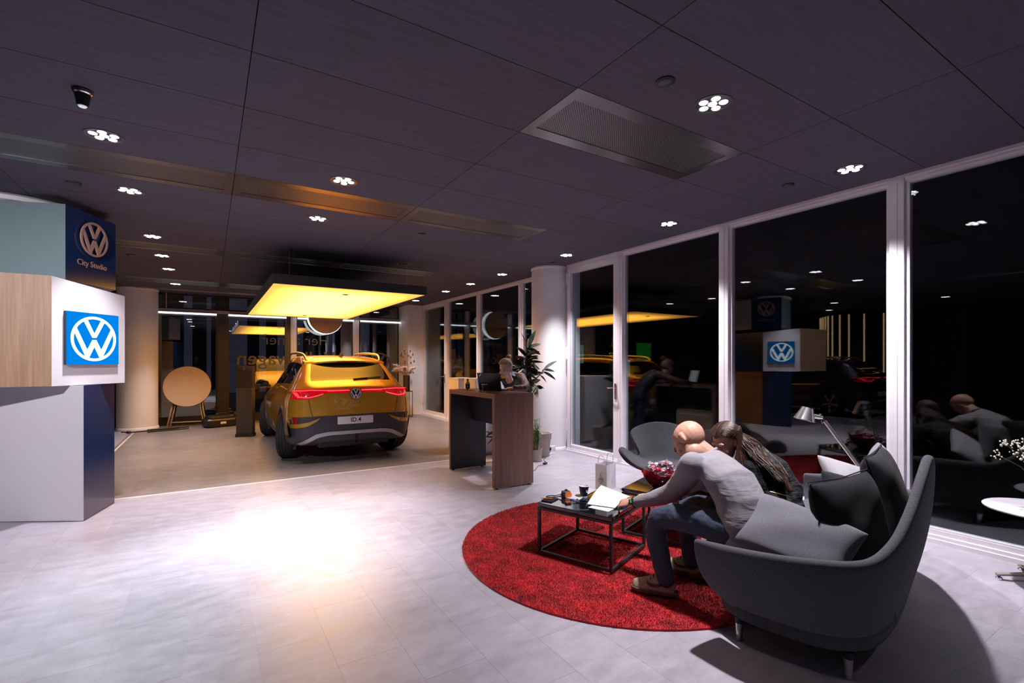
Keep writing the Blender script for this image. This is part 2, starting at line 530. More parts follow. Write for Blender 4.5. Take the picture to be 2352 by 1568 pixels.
# ------------------------------------------------------------------ windows and doors
def frame_x(mb, xc, y0, y1, z0, z1):     # a profile bar lying in the x = const glass wall
    mb.box(xc - 0.045, xc + 0.045, y0, y1, z0, z1)
def window_x(name, xc, y0, y1, door=False, hinge_hi=True, sill=True):
    w = struct(name, MB().box(xc - 0.05, xc + 0.05, y0, y1, H - 0.055, H - 0.001), M_FRAME)
    head = MB(); head.box(xc - 0.062, xc - 0.05, y0, y1, H - 0.03, H - 0.001)
    obj('head_moulding', head, M_FRAME, w)
    s = MB()
    s.box(xc - 0.085, xc + 0.05, y0, y1, 0.0, 0.035); s.box(xc - 0.065, xc + 0.05, y0, y1, 0.035, 0.062); s.box(xc - 0.035, xc + 0.05, y0, y1, 0.062, 0.10)
    if sill: obj('sill', s, M_FRAME, w)
    z0 = 0.10; z1 = H - 0.055
    if door:
        f = MB(); b = 0.095
        f.box(xc - 0.055, xc + 0.03, y0 + 0.004, y0 + b, 0.03, z1 - 0.004); f.box(xc - 0.055, xc + 0.03, y1 - b, y1 - 0.004, 0.03, z1 - 0.004)
        f.box(xc - 0.055, xc + 0.03, y0 + b, y1 - b, 0.03, 0.03 + b); f.box(xc - 0.055, xc + 0.03, y0 + b, y1 - b, z1 - b, z1 - 0.004)
        obj('door_leaf', f, M_FRAME, w, bevel=0.004)
        obj('pane', MB().box(xc - 0.012, xc + 0.012, y0 + b, y1 - b, 0.03 + b, z1 - b), M_GLASS, w)
        hy = y1 if hinge_hi else y0
        for hz in (0.35, 1.55, 2.80):
            h = MB(); h.cyl((xc - 0.068, hy - 0.012, hz), (xc - 0.068, hy - 0.012, hz + 0.11), 0.012, n=10); h.cyl((xc - 0.068, hy - 0.012, hz + 0.118), (xc - 0.068, hy - 0.012, hz + 0.2), 0.012, n=10)
            obj('hinge', h, M_FRAME, w, smooth=40)
        ly = y0 + 0.045 if hinge_hi else y1 - 0.045
        h = MB(); h.box(xc - 0.066, xc - 0.055, ly - 0.018, ly + 0.018, 0.95, 1.18); h.cyl((xc - 0.06, ly, 1.12), (xc - 0.12, ly, 1.12), 0.009, n=10)
        h.tube([(xc - 0.12, ly, 1.12), (xc - 0.12, ly + (0.02 if hinge_hi else -0.02), 1.115), (xc - 0.115, ly + (0.11 if hinge_hi else -0.11), 1.11)], 0.009, 10)
        obj('handle', h, M_CHROME, w, smooth=40)
    else:
        b = 0.03
        f = MB(); f.box(xc - 0.03, xc + 0.03, y0, y0 + b, z0, z1); f.box(xc - 0.03, xc + 0.03, y1 - b, y1, z0, z1); f.box(xc - 0.03, xc + 0.03, y0 + b, y1 - b, z0, z0 + 0.015); f.box(xc - 0.03, xc + 0.03, y0 + b, y1 - b, z1 - 0.02, z1)
        obj('glazing_bead', f, M_FRAME, w)
        obj('pane', MB().box(xc - 0.012, xc + 0.012, y0 + b, y1 - b, z0 + 0.015, z1 - 0.02), M_GLASS, w)
    return w
def post_x(name, xc, y0, y1):
    m = MB(); m.box(xc - 0.06, xc + 0.05, y0, y1, 0.0, H - 0.001)
    p = struct(name, m, M_FRAME, bevel=0.004)
    obj('groove', MB().box(xc - 0.0615, xc - 0.06, y0 + (y1 - y0) * 0.42, y0 + (y1 - y0) * 0.46, 0.1, H - 0.06), M_GROUT, p)
window_x('window_1', XW, 0.0, 1.75)
post_x('trim_3', XW, 1.75, 1.86)
window_x('window_2', XW, 1.86, 3.43)
post_x('trim_4', XW, 3.43, 3.54)
window_x('window_3', XW, 3.54, 5.13)
post_x('trim_5', XW, 5.13, 5.22)
window_x('door_1', XW, 5.22, 6.42, door=True, hinge_hi=True)
post_x('trim_6', XW, -0.11, 0.0)
window_x('window_4', XW, -1.75, -0.11)
struct('wall_right', MB().box(XW - 0.05, XW + 0.1, Y_NEAR, -1.75, 0, H), M_WHITE)
window_x('window_5', XF, 6.95, 8.03)
post_x('trim_7', XF, 8.03, 8.13)
window_x('window_6', XF, 8.13, 9.82)
post_x('trim_8', XF, 9.82, 9.92)
window_x('window_7', XF, 9.92, 11.52)
post_x('trim_9', XF, 11.52, 11.64)
window_x('door_2', XF, 11.64, 13.2, door=True, hinge_hi=True)
struct('wall_corner', MB().box(4.80, 5.42, 13.22, 14.2, 0, H), M_WHITE)
struct('wall_step', MB().box(XW + 0.05, XF + 0.1, 6.42, 6.95, 0, H), M_WHITE)
# round white columns
def column(name, x, y, r):
    m = MB(); m.lathe([(r, 0.0), (r, H - 0.02)], (x, y, 0), 64)
    c = struct(name, m, M_WHITE, smooth=50)
    obj('collar', MB().lathe([(r, H - 0.035), (r + 0.012, H - 0.03), (r + 0.012, H - 0.002)], (x, y, 0), 64, cap0=False), M_WHITE, c, smooth=50)
    obj('baseboard', MB().lathe([(r + 0.012, 0.001), (r + 0.012, 0.055), (r + 0.004, 0.062)], (x, y, 0), 64, cap0=False), M_WHITE, c, smooth=50)
    return c
column('column_right', 5.08, 6.83, 0.335)
column('column_back', -1.35, 13.60, 0.375)

# back window wall
M_GLASSB = glass_mat('coated_back_glass', 0.12, 0.5)
def window_y(name, x0, x1, z0, z1, frame=True):
    w = struct(name, MB().box(x0, x1, YB - 0.03, YB + 0.03, z0, z0 + 0.03), M_DARKFRAME)
    f = MB(); f.box(x0, x0 + 0.03, YB - 0.03, YB + 0.03, z0 + 0.03, z1); f.box(x1 - 0.03, x1, YB - 0.03, YB + 0.03, z0 + 0.03, z1); f.box(x0 + 0.03, x1 - 0.03, YB - 0.03, YB + 0.03, z1 - 0.03, z1)
    obj('frame', f, M_DARKFRAME, w)
    obj('pane', MB().box(x0 + 0.03, x1 - 0.03, YB - 0.012, YB + 0.012, z0 + 0.03, z1 - 0.03), M_GLASSB, w)
    return w
posts = [(0.17, 0.40), (1.73, 1.98), (3.46, 3.62)]
bays = [(-1.05, 0.17), (0.40, 1.73), (1.98, 3.46), (3.62, 4.80)]
n = 8
for (x0, x1) in bays:
    window_y('window_%d' % n, x0, x1, 0.16, 2.64); n += 1
    window_y('window_%d' % n, x0, x1, 2.77, H); n += 1
struct('wall_back_plinth', MB().box(-1.4, 4.8, YB - 0.06, YB + 0.06, 0, 0.16), M_DARKFRAME)
for k, (x0, x1) in enumerate(posts):
    struct('trim_%d' % (10 + k), MB().box(x0, x1, YB - 0.07, YB + 0.07, 0, H), M_DARKFRAME if k == 0 else M_FRAME)
struct('trim_13', MB().box(1.73, 1.83, YB - 0.12, YB - 0.071, 0, H), M_DARKFRAME)
M_TRANSOM = pmat('transom_paint', (0.42, 0.38, 0.40), 0.5, noise=(8, 0.03))
tr = struct('trim_14', MB().box(-1.4, 4.8, YB - 0.14, YB - 0.03, 2.69, 2.76), M_TRANSOM)
struct('trim_15', MB().box(-1.35, 4.8, 13.18, 13.22, H - 0.02, H - 0.0005), M_TRANSOM)
struct('trim_16', MB().box(-0.86, -0.84, YB - 0.12, YB - 0.04, 2.77, H - 0.001), M_TRANSOM)
M_LED = emat('white_led', (0.95, 0.97, 1.0), 2.6)
for k, (x0, x1, lab) in enumerate([(-1.0, 0.16, 'white LED tube over the window behind the folding table'), (0.41, 1.72, 'white LED tube left of the yellow light box, over the dark post window'),
                               (1.99, 2.28, 'short white LED tube left of the hanging round sign'), (3.08, 3.45, 'short white LED tube right of the hanging round sign'), (3.63, 4.79, 'white LED tube over the rightmost back window')]):
    t = thing('led_tube', lab, 'light', ((x0 + x1) / 2, YB - 0.17, 2.66), 0, 'LED tubes along the back window')
    hl = (x1 - x0) / 2
    obj('tube', MB().box(-hl, hl, -0.02, 0.02, -0.022, 0.018), M_LED, t, bevel=0.006)
    obj('holder', MB().box(-hl, hl, -0.022, 0.028, 0.018, 0.03), M_TRANSOM, t)

# rest of the hall behind and beside the camera, seen in the reflections
M_HALL = pmat('dark_hall_wall', (0.045, 0.043, 0.05), 0.7, noise=(4, 0.1))
struct('wall_left', MB().box(X_LEFT - 0.1, X_LEFT, Y_NEAR, 14.2, 0, H), M_HALL)
struct('wall_near', MB().box(X_LEFT, 5.3, Y_NEAR - 0.1, Y_NEAR, 0, H), M_HALL)
struct('wall_back', MB().box(X_LEFT, -1.4, 14.0, 14.2, 0, H), M_HALL)

# outside: street at night
M_ASPHALT = pmat('wet_asphalt', (0.02, 0.02, 0.024), 0.35, noise=(2, 0.3), bump=(60, 0.2))
street = struct('ground_street', MB().box(-25, 40, 14.25, 60, -0.25, -0.13).box(5.45, 40, -30, 14.24, -0.25, -0.13), M_ASPHALT)

# ------------------------------------------------------------------ downlights
M_LENS = emat('lamp_lens', (1.0, 0.98, 1.0), 14.0)
M_LENS_OFF = pmat('lamp_lens_off', (0.02, 0.02, 0.022), 0.25, noise=(30, 0.2))
M_RING = pmat('downlight_ring', (0.07, 0.065, 0.075), 0.35, noise=(20, 0.1))
M_CUP = pmat('downlight_reflector', (0.25, 0.24, 0.27), 0.25, metal=0.7, noise=(20, 0.1))
def make_downlight(on):
    t = thing('downlight', 'x', 'light', (0, 0, H), 0, 'recessed six-lamp downlights in the dark ceiling')
    obj('ring', MB().lathe([(0.098, 0.004), (0.098, -0.003), (0.118, -0.004), (0.120, 0.004)], (0, 0, 0), 32, cap0=False, cap1=False), M_RING, t, smooth=40)
    obj('reflector', MB().lathe([(0.0005, 0.003), (0.098, 0.003)], (0, 0, -0.003), 32, cap0=False, cap1=False), M_CUP, t)
    for k in range(6):
        a = 2 * pi * k / 5 + 0.3
        px, py = (0, 0) if k == 5 else (0.064 * cos(a), 0.064 * sin(a))
        obj('lamp', MB().lathe([(0.028, 0.0), (0.024, -0.005), (0.012, -0.008), (0.0005, -0.0085)], (px, py, 0.001), 14), M_LENS if on else M_LENS_OFF, t, smooth=True)
    return t
_don = make_downlight(True); _doff = make_downlight(False)
DL = [(2.70, 1.92, 1, 'large lit downlight above the sofa, right of the dark air vent'), (4.60, 1.95, 1, 'lit downlight above the window frame, upper right'),
      (4.60, 3.86, 1, 'lit downlight close to the glass wall, in front of the door'), (4.63, 5.82, 1, 'lit downlight just left of the top of the round white column'),
      (4.63, 7.74, 1, 'lit downlight between yellow light box and white column, nearest the column'), (4.64, 9.03, 1, 'lit downlight by the far glass wall, second from the white column'),
      (4.64, 10.3, 1, 'lit downlight by the far glass wall, third from the white column'), (4.66, 12.25, 1, 'lit downlight at the right tip of the yellow light box'),
      (-0.64, 4.52, 1, 'big lit downlight at upper left, below the round ceiling camera'), (-0.64, 5.84, 1, 'lit downlight just beyond the long vent, above the display tower'),
      (-0.62, 7.81, 1, 'lit downlight right of the display tower emblem'), (-0.61, 9.14, 1, 'lit downlight right of the tower, second past its emblem'),
      (-0.60, 10.4, 1, 'lit downlight right of the tower, third past its emblem'), (-0.59, 12.3, 1, 'smallest lit downlight, near the white back column'),
      (1.03, 4.50, 1, 'lit downlight beside the long vent at the picture centre left'), (1.05, 5.84, 1, 'lit downlight just beyond the orange vent, above the yellow light box'),
      (1.06, 7.78, 0, 'unlit downlight above the left corner of the yellow light box'), (2.75, 7.78, 0, 'unlit downlight above the middle of the yellow light box')]
HID = 'lit downlight out of view, added to light the hall'
DL += [(x, y, 1, HID) for (x, y) in [(1.03, 1.70), (-0.64, 1.70), (2.70, -1.3), (0.9, -1.3), (-2.3, 1.92), (-2.4, 4.5), (-4.0, 1.92), (-5.3, 4.5), (-4.3, 6.6), (-6.2, 7.6), (4.60, -0.4), (-3.2, -1.3), (-3.6, 9.2), (-5.6, 10.4)]]  # lamps outside the view, added for the light they give
for k, (x, y, on, lab) in enumerate(DL):
    src = _don if on else _doff
    used = src.get('used', 0)
    t = src if not used else copy_tree(src)
    src['used'] = 1
    t['label'] = lab; t.location = (x, y, H)
    t.rotation_euler = (0, 0, 0.7 * k)
    if on:
        ld = bpy.data.lights.new('downlight_beam', 'SPOT')
        hidden = lab == HID
        ld.energy = SPOT_W * ((0.12 if y == 1.70 and -1 < x else 0.3) if hidden else 0.8 if k in (12, 13) else 0.6 if (y > 7 and x < 4) else 0.55 if y > 7 else 1.7 if k == 0 else 2.0 if k == 1 else 1.4 if x > 4 else 1.9 if k in (8, 14) else 1.35)
        ld.color = (0.88, 0.95, 1.0) if k == 8 else (1.0, 0.94, 0.985)
        tw_ = (x, y) == (-2.3, 1.92)          # unseen lamp, added and tilted to brighten the display tower
        if tw_: ld.energy = SPOT_W * 2.4
        ld.spot_size = radians(56 if tw_ else 88 if x > 4 or k == 0 else 62 if k in (8, 14) else 74); ld.spot_blend = 1.0; ld.shadow_soft_size = 0.05
        lo = bpy.data.objects.new('downlight_beam', ld); link(lo); lo.location = (x, y, H - 0.03)
        if tw_: lo.rotation_euler = (Vector((-1.4, 6.3, 1.5)) - Vector((x, y, H - 0.03))).to_track_quat('-Z', 'Y').to_euler()
        if k == 8: lo.rotation_euler = (Vector((-0.1, 3.9, 0)) - Vector((x, y, H - 0.03))).to_track_quat('-Z', 'Y').to_euler()
for o in (_don, _doff):
    if 'used' in o: del o['used']
for o in bpy.data.objects:
    if 'used' in o: del o['used']

# small fittings of the ceiling
for (x, y, r, lab) in [(2.245, 1.907, 0.055, 'black round ceiling sensor left of the largest downlight'), (4.514, 2.42, 0.05, 'small black ceiling sensor near the glass wall'),
                       (-1.045, 5.854, 0.06, 'black ceiling sensor left of a downlight above the tower'), (2.30, 5.83, 0.05, 'small ceiling sensor beyond the long vent end'), (4.78, 6.37, 0.05, 'small ceiling sensor by the white column top'),
                       (-1.0, 9.3, 0.06, 'flat ceiling sensor right of the tower')]:
    t = thing('ceiling_sensor', lab, 'sensor', (x, y, H))
    obj('rim', MB().lathe([(r, 0.002), (r, -0.006), (r * 0.82, -0.012)], (0, 0, 0), 24), M_BLACK, t, smooth=40)
    obj('eye', MB().lathe([(r * 0.7, -0.0125), (r * 0.5, -0.018), (0.001, -0.02)], (0, 0, 0), 20), M_RING, t, smooth=40)
t = thing('ceiling_camera', 'black cone-shaped ceiling spotlight hanging at upper left', 'spotlight', (-0.643, 3.83, H))
obj('flange', MB().lathe([(0.05, 0.001), (0.052, -0.008), (0.045, -0.014)], (0, 0, 0), 24), M_BLACK, t, smooth=40)
obj('bright_ring', MB().lathe([(0.045, -0.0145), (0.047, -0.02), (0.04, -0.026)], (0, 0, 0), 24), M_CHROME, t, smooth=40)
obj('housing', MB().lathe([(0.04, -0.0265), (0.028, -0.095)], (0, 0, 0), 24), M_BLACK, t, smooth=40)
obj('lens', MB().lathe([(0.022, -0.0955), (0.018, -0.101), (0.001, -0.103)], (0, 0, 0), 20), pmat('lens_glass', (0.6, 0.7, 0.72), 0.1, emit=(0.8, 0.95, 1), estr=0.5, noise=(10, 0.05)), t, smooth=40)
# ------------------------------------------------------------------ emblem geometry (ring with a V above a W)
def emblem(mb, R, d, M, z0=0.0):
    n = 48
    rings = []
    for (r, z) in ((1.0, z0), (1.0, z0 + d), (0.885, z0 + d), (0.885, z0), (1.0, z0)):
        rings.append([M @ Vector((R * r * cos(2 * pi * k / n), R * r * sin(2 * pi * k / n), z)) for k in range(n)])
    mb.loft(rings, False, False)
    V = [(-.47, .79), (-.31, .86), (0, .23), (.31, .86), (.47, .79), (.085, .05), (-.085, .05)]
    W = [(-.885, .33), (-.775, .49), (-.31, -.50), (-.085, -.05), (.085, -.05), (.31, -.50), (.775, .49), (.885, .33), (.385, -.80), (.235, -.85), (0, -.35), (-.235, -.85), (-.385, -.80)]
    for P in (V, W):
        mb.prism([(R * a, R * b) for a, b in P], z0, z0 + d, M)
    return mb
def wall_frame(P0, P1, z=0.0):
    """matrix of a vertical face seen from outside: X from P0 to P1, Y up, Z outward (towards the viewer)"""
    P0 = Vector((P0[0], P0[1], 0)); P1 = Vector((P1[0], P1[1], 0))
    X = (P1 - P0).normalized(); Y = Vector((0, 0, 1)); Z = X.cross(Y)
    M = Matrix((X, Y, Z)).transposed().to_4x4(); M.translation = P0 + Vector((0, 0, z))
    return M
def on_face(u, v, P0, P1):
    """picture point on the vertical plane through P0, P1 -> (along, height)"""
    d = _F + ((u - 1176) / 1111.0) * _R
    X = Vector((P1[0] - P0[0], P1[1] - P0[1], 0)).normalized(); Nn = Vector((X.y, -X.x, 0))
    D = Vector((P0[0], P0[1], 0)).dot(Nn) / d.dot(Nn)
    p = at_depth(u, v, D)
    return (p - Vector((P0[0], P0[1], 0))).dot(X), p.z

# ------------------------------------------------------------------ display tower round the left column
M_TWHITE = pmat('tower_white', (0.62, 0.60, 0.65), 0.4, noise=(2, 0.02))
M_NAVY = pmat('tower_navy_gloss', (0.008, 0.028, 0.105), 0.22, spec=0.7, noise=(2, 0.05))
M_TEAL = pmat('tower_teal', (0.20, 0.28, 0.305), 0.5, noise=(3, 0.03))
M_OAK = wood_mat('light_oak', (0.27, 0.145, 0.082), (0.42, 0.25, 0.155), 0.5, 2)
M_OAKD = wood_mat('brown_oak', (0.23, 0.11, 0.06), (0.32, 0.17, 0.10), 0.5, 2)
tower = thing('display_tower', 'stacked angular display tower in white, oak, teal and navy round a pillar', 'display stand', (-1.6, 6.8, 0))
def tower_part(name, poly, z0, zt, mats):
    """a block whose vertical faces are separate boards"""
    t0 = Vector((-1.6, 6.8, 0))
    nP = len(poly)
    c = MB().prism([(p[0] - t0.x, p[1] - t0.y) for p in poly], z0 + 0.004, 0)
    c.v = [(v[0], v[1], v[2] if i < nP else zt[i - nP] - 0.004) for i, v in enumerate(c.v)]
    # shrink core a little so the boards are proud of it
    cx = sum(p[0] for p in poly) / len(poly) - t0.x; cy = sum(p[1] for p in poly) / len(poly) - t0.y
    c.v = [(cx + (x - cx) * 0.985, cy + (y - cy) * 0.985, z) for x, y, z in c.v]
    core = obj(name, c, M_TWHITE, tower)
    n = len(poly)
    for i in range(n):
        a = Vector((poly[i][0], poly[i][1], 0)) - t0; b = Vector((poly[(i + 1) % n][0], poly[(i + 1) % n][1], 0)) - t0
        d = (b - a).normalized(); nn = Vector((d.y, -d.x, 0))
        q = [a, b, b - nn * 0.012 - d * 0.012, a - nn * 0.012 + d * 0.012]
        bd_ = MB().prism([(p.x, p.y) for p in q], z0, 0); za, zb = zt[i], zt[(i + 1) % n]
        bd_.v = [(v[0], v[1], v[2] if k_ < 4 else (za, zb, zb, za)[k_ - 4]) for k_, v in enumerate(bd_.v)]
        obj('board', bd_, mats[i], core)
    return core
LOW = [(-2.45, 6.84), (-1.0, 6.0), (-0.851, 6.603), (-1.05, 7.6), (-2.5, 7.7)]
MID = [(-2.5, 5.97), (-1.206, 5.92), (-0.757, 6.53), (-1.05, 7.75), (-2.5, 7.9)]
TOP = [(-2.45, 6.79), (-1.19, 6.33), (-0.880, 6.90), (-1.17, 7.7), (-2.4, 7.8)]
tower_part('lower_block', LOW, 0.006, [1.278] * 5, [M_TWHITE, M_NAVY, M_OAKD, M_TWHITE, M_TWHITE])
tower_part('middle_block', MID, 1.28, [2.285, 2.280, 2.197, 2.21, 2.27], [M_OAK, M_TWHITE, M_NAVY, M_OAK, M_TWHITE])
tower_part('upper_block', TOP, 2.30, [3.045, 3.045, 3.03, 3.03, 3.045], [M_TEAL, M_NAVY, M_TWHITE, M_TEAL, M_TEAL])
obj('pillar_collar', MB().lathe([(0.62, 3.047), (0.66, 3.06), (0.66, 3.10), (0.62, H - 0.002)], (-0.13, 0.33, 0), 48), M_WHITE, tower, smooth=40)
# emblem and lettering on the upper navy board
M_COPPER = pmat('pale_copper', (0.70, 0.42, 0.33), 0.35, metal=0.3, noise=(20, 0.04))
P0, P1 = (-1.19, 6.33), (-0.880, 6.90)
c1, h1 = on_face(211.5, 551, P0, P1); cl, _h = on_face(180, 551, P0, P1); ct, ht = on_face(211, 512, P0, P1)
Mf = wall_frame(P0, P1)
R_ = (ht - h1)
off = Vector((-1.6, 6.8, 0))
mbE = emblem(MB(), R_, 0.012, Matrix.Translation(-off) @ Mf @ Matrix.Translation((c1, h1, 0.018)))
obj('emblem', mbE, M_COPPER, tower)
c2, h2 = on_face(210, 608, P0, P1)
ca, _ = on_face(177, 603, P0, P1); cb, _ = on_face(244, 612, P0, P1)
tm = text_mesh('City Studio', 0.1, 0.002)
wx = max(v.co.x for v in tm.vertices) - min(v.co.x for v in tm.vertices)
s = (cb - ca) / wx
tm.transform(Matrix.Translation(-off) @ Mf @ Matrix.Translation(((ca + cb) / 2, h2, 0.004)) @ Matrix.Diagonal((s, s * 1.0, 1, 1)))
obj('lettering', tm, M_COPPER, tower)
# lit sign on the white middle board
P0, P1 = (-1.206, 5.92), (-0.757, 6.53)
a0, z0 = on_face(146, 837, P0, P1); a1, z1 = on_face(266, 730, P0, P1)
_, z1 = on_face(146, 713, P0, P1)
Mf = wall_frame(P0, P1)
sg = thing('illuminated_sign', 'glowing blue square sign with white round emblem on the tower', 'sign', Mf @ Vector(((a0 + a1) / 2, (z0 + z1) / 2, 0.0)))
Ms = Matrix.Translation(-sg.location) @ Mf @ Matrix.Translation(((a0 + a1) / 2, (z0 + z1) / 2, 0))
hw, hh = (a1 - a0) / 2, (z1 - z0) / 2
obj('casing', MB().box(-hw, hw, -hh, hh, 0.002, 0.028, Ms), pmat('sign_casing', (0.02, 0.03, 0.05), 0.4, noise=(10, 0.1)), sg)
obj('face', MB().box(-hw, hw, -hh, hh, 0.0285, 0.031, Ms), emat('sign_blue', (0.0, 0.24, 0.85), 1.0), sg)
obj('emblem', emblem(MB(), hh * 0.87, 0.004, Ms @ Matrix.Diagonal((hw / hh, 1, 1, 1)), 0.032), emat('sign_white', (0.9, 0.97, 1.0), 2.6), sg)

# ------------------------------------------------------------------ hanging yellow light box over the car
def panel_mat():
    m = bpy.data.materials.new('glowing_yellow_fabric'); N, L = nodes_of(m)
    for n_ in list(N):
        if n_.type != 'OUTPUT_MATERIAL': N.remove(n_)
    out = [n_ for n_ in N if n_.type == 'OUTPUT_MATERIAL'][0]
    t = N.new('ShaderNodeTexCoord'); sp = N.new('ShaderNodeSeparateXYZ'); L.new(t.outputs['Generated'], sp.inputs[0])
    def edge(sock, k):   # 0 at the rim, 1 well inside
        a = N.new('ShaderNodeMath'); a.operation = 'SUBTRACT'; a.inputs[1].default_value = 0.5; L.new(sock, a.inputs[0])
        b = N.new('ShaderNodeMath'); b.operation = 'ABSOLUTE'; L.new(a.outputs[0], b.inputs[0])
        c = N.new('ShaderNodeMapRange'); c.interpolation_type = 'SMOOTHSTEP'; L.new(b.outputs[0], c.inputs[0]); c.inputs[1].default_value = 0.5; c.inputs[2].default_value = 0.5 - k; return c.outputs[0]
    mm = N.new('ShaderNodeMath'); mm.operation = 'MULTIPLY'; L.new(edge(sp.outputs[0], 0.34), mm.inputs[0]); L.new(edge(sp.outputs[1], 0.18), mm.inputs[1])
    mx = N.new('ShaderNodeMixRGB'); L.new(mm.outputs[0], mx.inputs[0]); mx.inputs[1].default_value = (0.135, 0.056, 0.011, 1); mx.inputs[2].default_value = (1.0, 0.43, 0.046, 1)
    e = N.new('ShaderNodeEmission'); L.new(mx.outputs[0], e.inputs[0]); e.inputs[1].default_value = PANEL_E
    L.new(e.outputs[0], out.inputs[0]); return m
px0, px1, py0, py1, pz = 0.71, 2.89, 7.13, 12.2, 2.55
pb = thing('light_box', 'large hanging light box glowing yellow above the yellow car', 'light', ((px0 + px1) / 2, (py0 + py1) / 2, pz))
hx, hy = (px1 - px0) / 2, (py1 - py0) / 2
fr = MB()
fr.box(-hx, hx, -hy, -hy + 0.02, -0.004, 0.13); fr.box(-hx, hx, hy - 0.02, hy, -0.004, 0.13); fr.box(-hx, -hx + 0.02, -hy + 0.02, hy - 0.02, -0.004, 0.13); fr.box(hx - 0.02, hx, -hy + 0.02, hy - 0.02, -0.004, 0.13)
fr.box(-hx + 0.02, hx - 0.02, -hy + 0.02, hy - 0.02, 0.115, 0.13)
M_BOX = pmat('dark_box_frame', (0.03, 0.028, 0.03), 0.5, noise=(8, 0.1))
obj('frame', fr, M_BOX, pb)
obj('diffuser', MB().box(-hx + 0.02, hx - 0.02, -hy + 0.02, hy - 0.02, 0.0, 0.01), panel_mat(), pb)
for (u, v) in ((793, 676), (700, 724)):
    p = at_z(u, v, pz) - pb.location
    obj('sensor', MB().lathe([(0.05, 0.0), (0.045, -0.008), (0.001, -0.01)], (p.x, p.y, -0.001), 16), M_BLACK, pb, smooth=40)
for (sx, sy) in ((-1, -1), (1, -1), (-1, 0.2), (1, 0.2), (-1, 1), (1, 1)):
    obj('wire', MB().cyl((sx * (hx - 0.25), sy * (hy - 0.3), 0.13), (sx * (hx - 0.25), sy * (hy - 0.3), H - pz), 0.003, n=6), M_VENT, pb)

# ------------------------------------------------------------------ hanging round sign at the back window
c = at_y(749.5, 728, 13.60); Rr = 37 / 1111 * c.xy.dot(_F.xy)
rs = thing('round_sign', 'round hanging sign, beige back with white lit rim, by back window', 'sign', c)
Md = Matrix.Rotation(radians(90), 4, 'X')       # lathe axis to y
obj('back_plate', MB().lathe([(Rr, -0.02), (Rr, 0.02)], (0, 0, 0), 48, M=Md), pmat('beige_disc', (0.55, 0.40, 0.30), 0.5, noise=(4, 0.03)), rs, smooth=40)
obj('rim', MB().lathe([(Rr * 1.0, -0.021), (Rr * 1.02, -0.05), (Rr * 0.96, -0.06)], (0, 0, 0), 48, M=Md), M_BLACK, rs, smooth=40)
Me = Matrix.Translation((0.0, 0.12, 0)) @ Matrix.Rotation(pi, 4, 'Z') @ Matrix.Rotation(radians(90), 4, 'X')
obj('lit_emblem', emblem(MB(), Rr * 1.06, 0.06, Me), emat('sign_halo', (0.95, 0.98, 1.0), 2.2), rs)
obj('hanger', MB().cyl((0, 0, Rr), (0, 0, H - c.z - 0.001), 0.012, n=10), M_BLACK, rs)

# ------------------------------------------------------------------ window lettering, read from outside
M_FILM = pmat('pale_window_film', (0.12, 0.10, 0.085), 0.6, noise=(6, 0.05))
def lettering(s, u0, u1, v, name, lab, bold=0.0):
    tm = text_mesh(s, 1.0, 0.0005, offset=bold)
    xs = [q.co.x for q in tm.vertices]; w = max(xs) - min(xs); mid = (max(xs) + min(xs)) / 2
    A = at_y(u0, v, YB - 0.02); B = at_y(u1, v, YB - 0.02)
    k = (B - A).length / w
    Mx = Matrix.Rotation(radians(90), 4, 'X') @ Matrix.Diagonal((-k, k, k, 1)) @ Matrix.Translation((-mid, 0, 0))
    tm.transform(Mx); tm.flip_normals()
    o = obj(name, tm, M_FILM); o.location = (A + B) / 2
    return tag(o, lab, 'lettering')
lettering('Her åbner', 603, 754, 782, 'window_lettering', 'thin mirror-reversed words on the back window above the car', -0.012)
lettering('Volkswagen', 545, 770, 824, 'window_lettering', 'lower bold mirror-reversed word on the back window behind the car', 0.004)
c = at_y(871, 838, YB - 0.02)
wl = obj('window_emblem', emblem(MB(), 0.36, 0.001, Matrix.Rotation(radians(90), 4, 'X')), M_FILM); wl.location = c
tag(wl, 'faint round emblem stuck on the window right of the car', 'decal')
# ------------------------------------------------------------------ compact electric SUV (origin: ground, middle of the rear bumper; y forward)
def car_paint(name, col, metal, rough):
    m = bpy.data.materials.new(name); MATS[name] = m
    N, L = nodes_of(m); b = N['Principled BSDF']
    b.inputs['Base Color'].default_value = (*col, 1); b.inputs['Metallic'].default_value = metal; b.inputs['Roughness'].default_value = rough
    b.inputs['Coat Weight'].default_value = 1.0; b.inputs['Coat Roughness'].default_value = 0.02
    t = N.new('ShaderNodeTexCoord'); nz = N.new('ShaderNodeTexNoise'); nz.inputs['Scale'].default_value = 900; L.new(t.outputs['Object'], nz.inputs['Vector'])
    mr = N.new('ShaderNodeMapRange'); L.new(nz.outputs[0], mr.inputs[0]); mr.inputs[3].default_value = 0.85; mr.inputs[4].default_value = 1.15
    mx = N.new('ShaderNodeMixRGB'); mx.blend_type = 'MULTIPLY'; mx.inputs[0].default_value = 1; mx.inputs[1].default_value = (*col, 1); L.new(mr.outputs[0], mx.inputs[2]); L.new(mx.outputs[0], b.inputs['Base Color'])
    return m
M_YELLOW = car_paint('honey_yellow_paint', (0.47, 0.235, 0.012), 0.25, 0.32)
M_BLUEBLK = car_paint('midnight_paint', (0.012, 0.014, 0.03), 0.4, 0.35)
M_CLAD = pmat('black_cladding', (0.042, 0.040, 0.052), 0.45, noise=(30, 0.1), bump=(400, 0.1))
M_CGLASS = pmat('dark_car_glass', (0.006, 0.006, 0.008), 0.03, spec=0.5, noise=(5, 0.1))
M_TYRE = pmat('tyre_rubber', (0.016, 0.016, 0.018), 0.7, noise=(40, 0.15))
M_RIM = pmat('wheel_alloy', (0.55, 0.54, 0.56), 0.22, metal=1.0, noise=(20, 0.05))
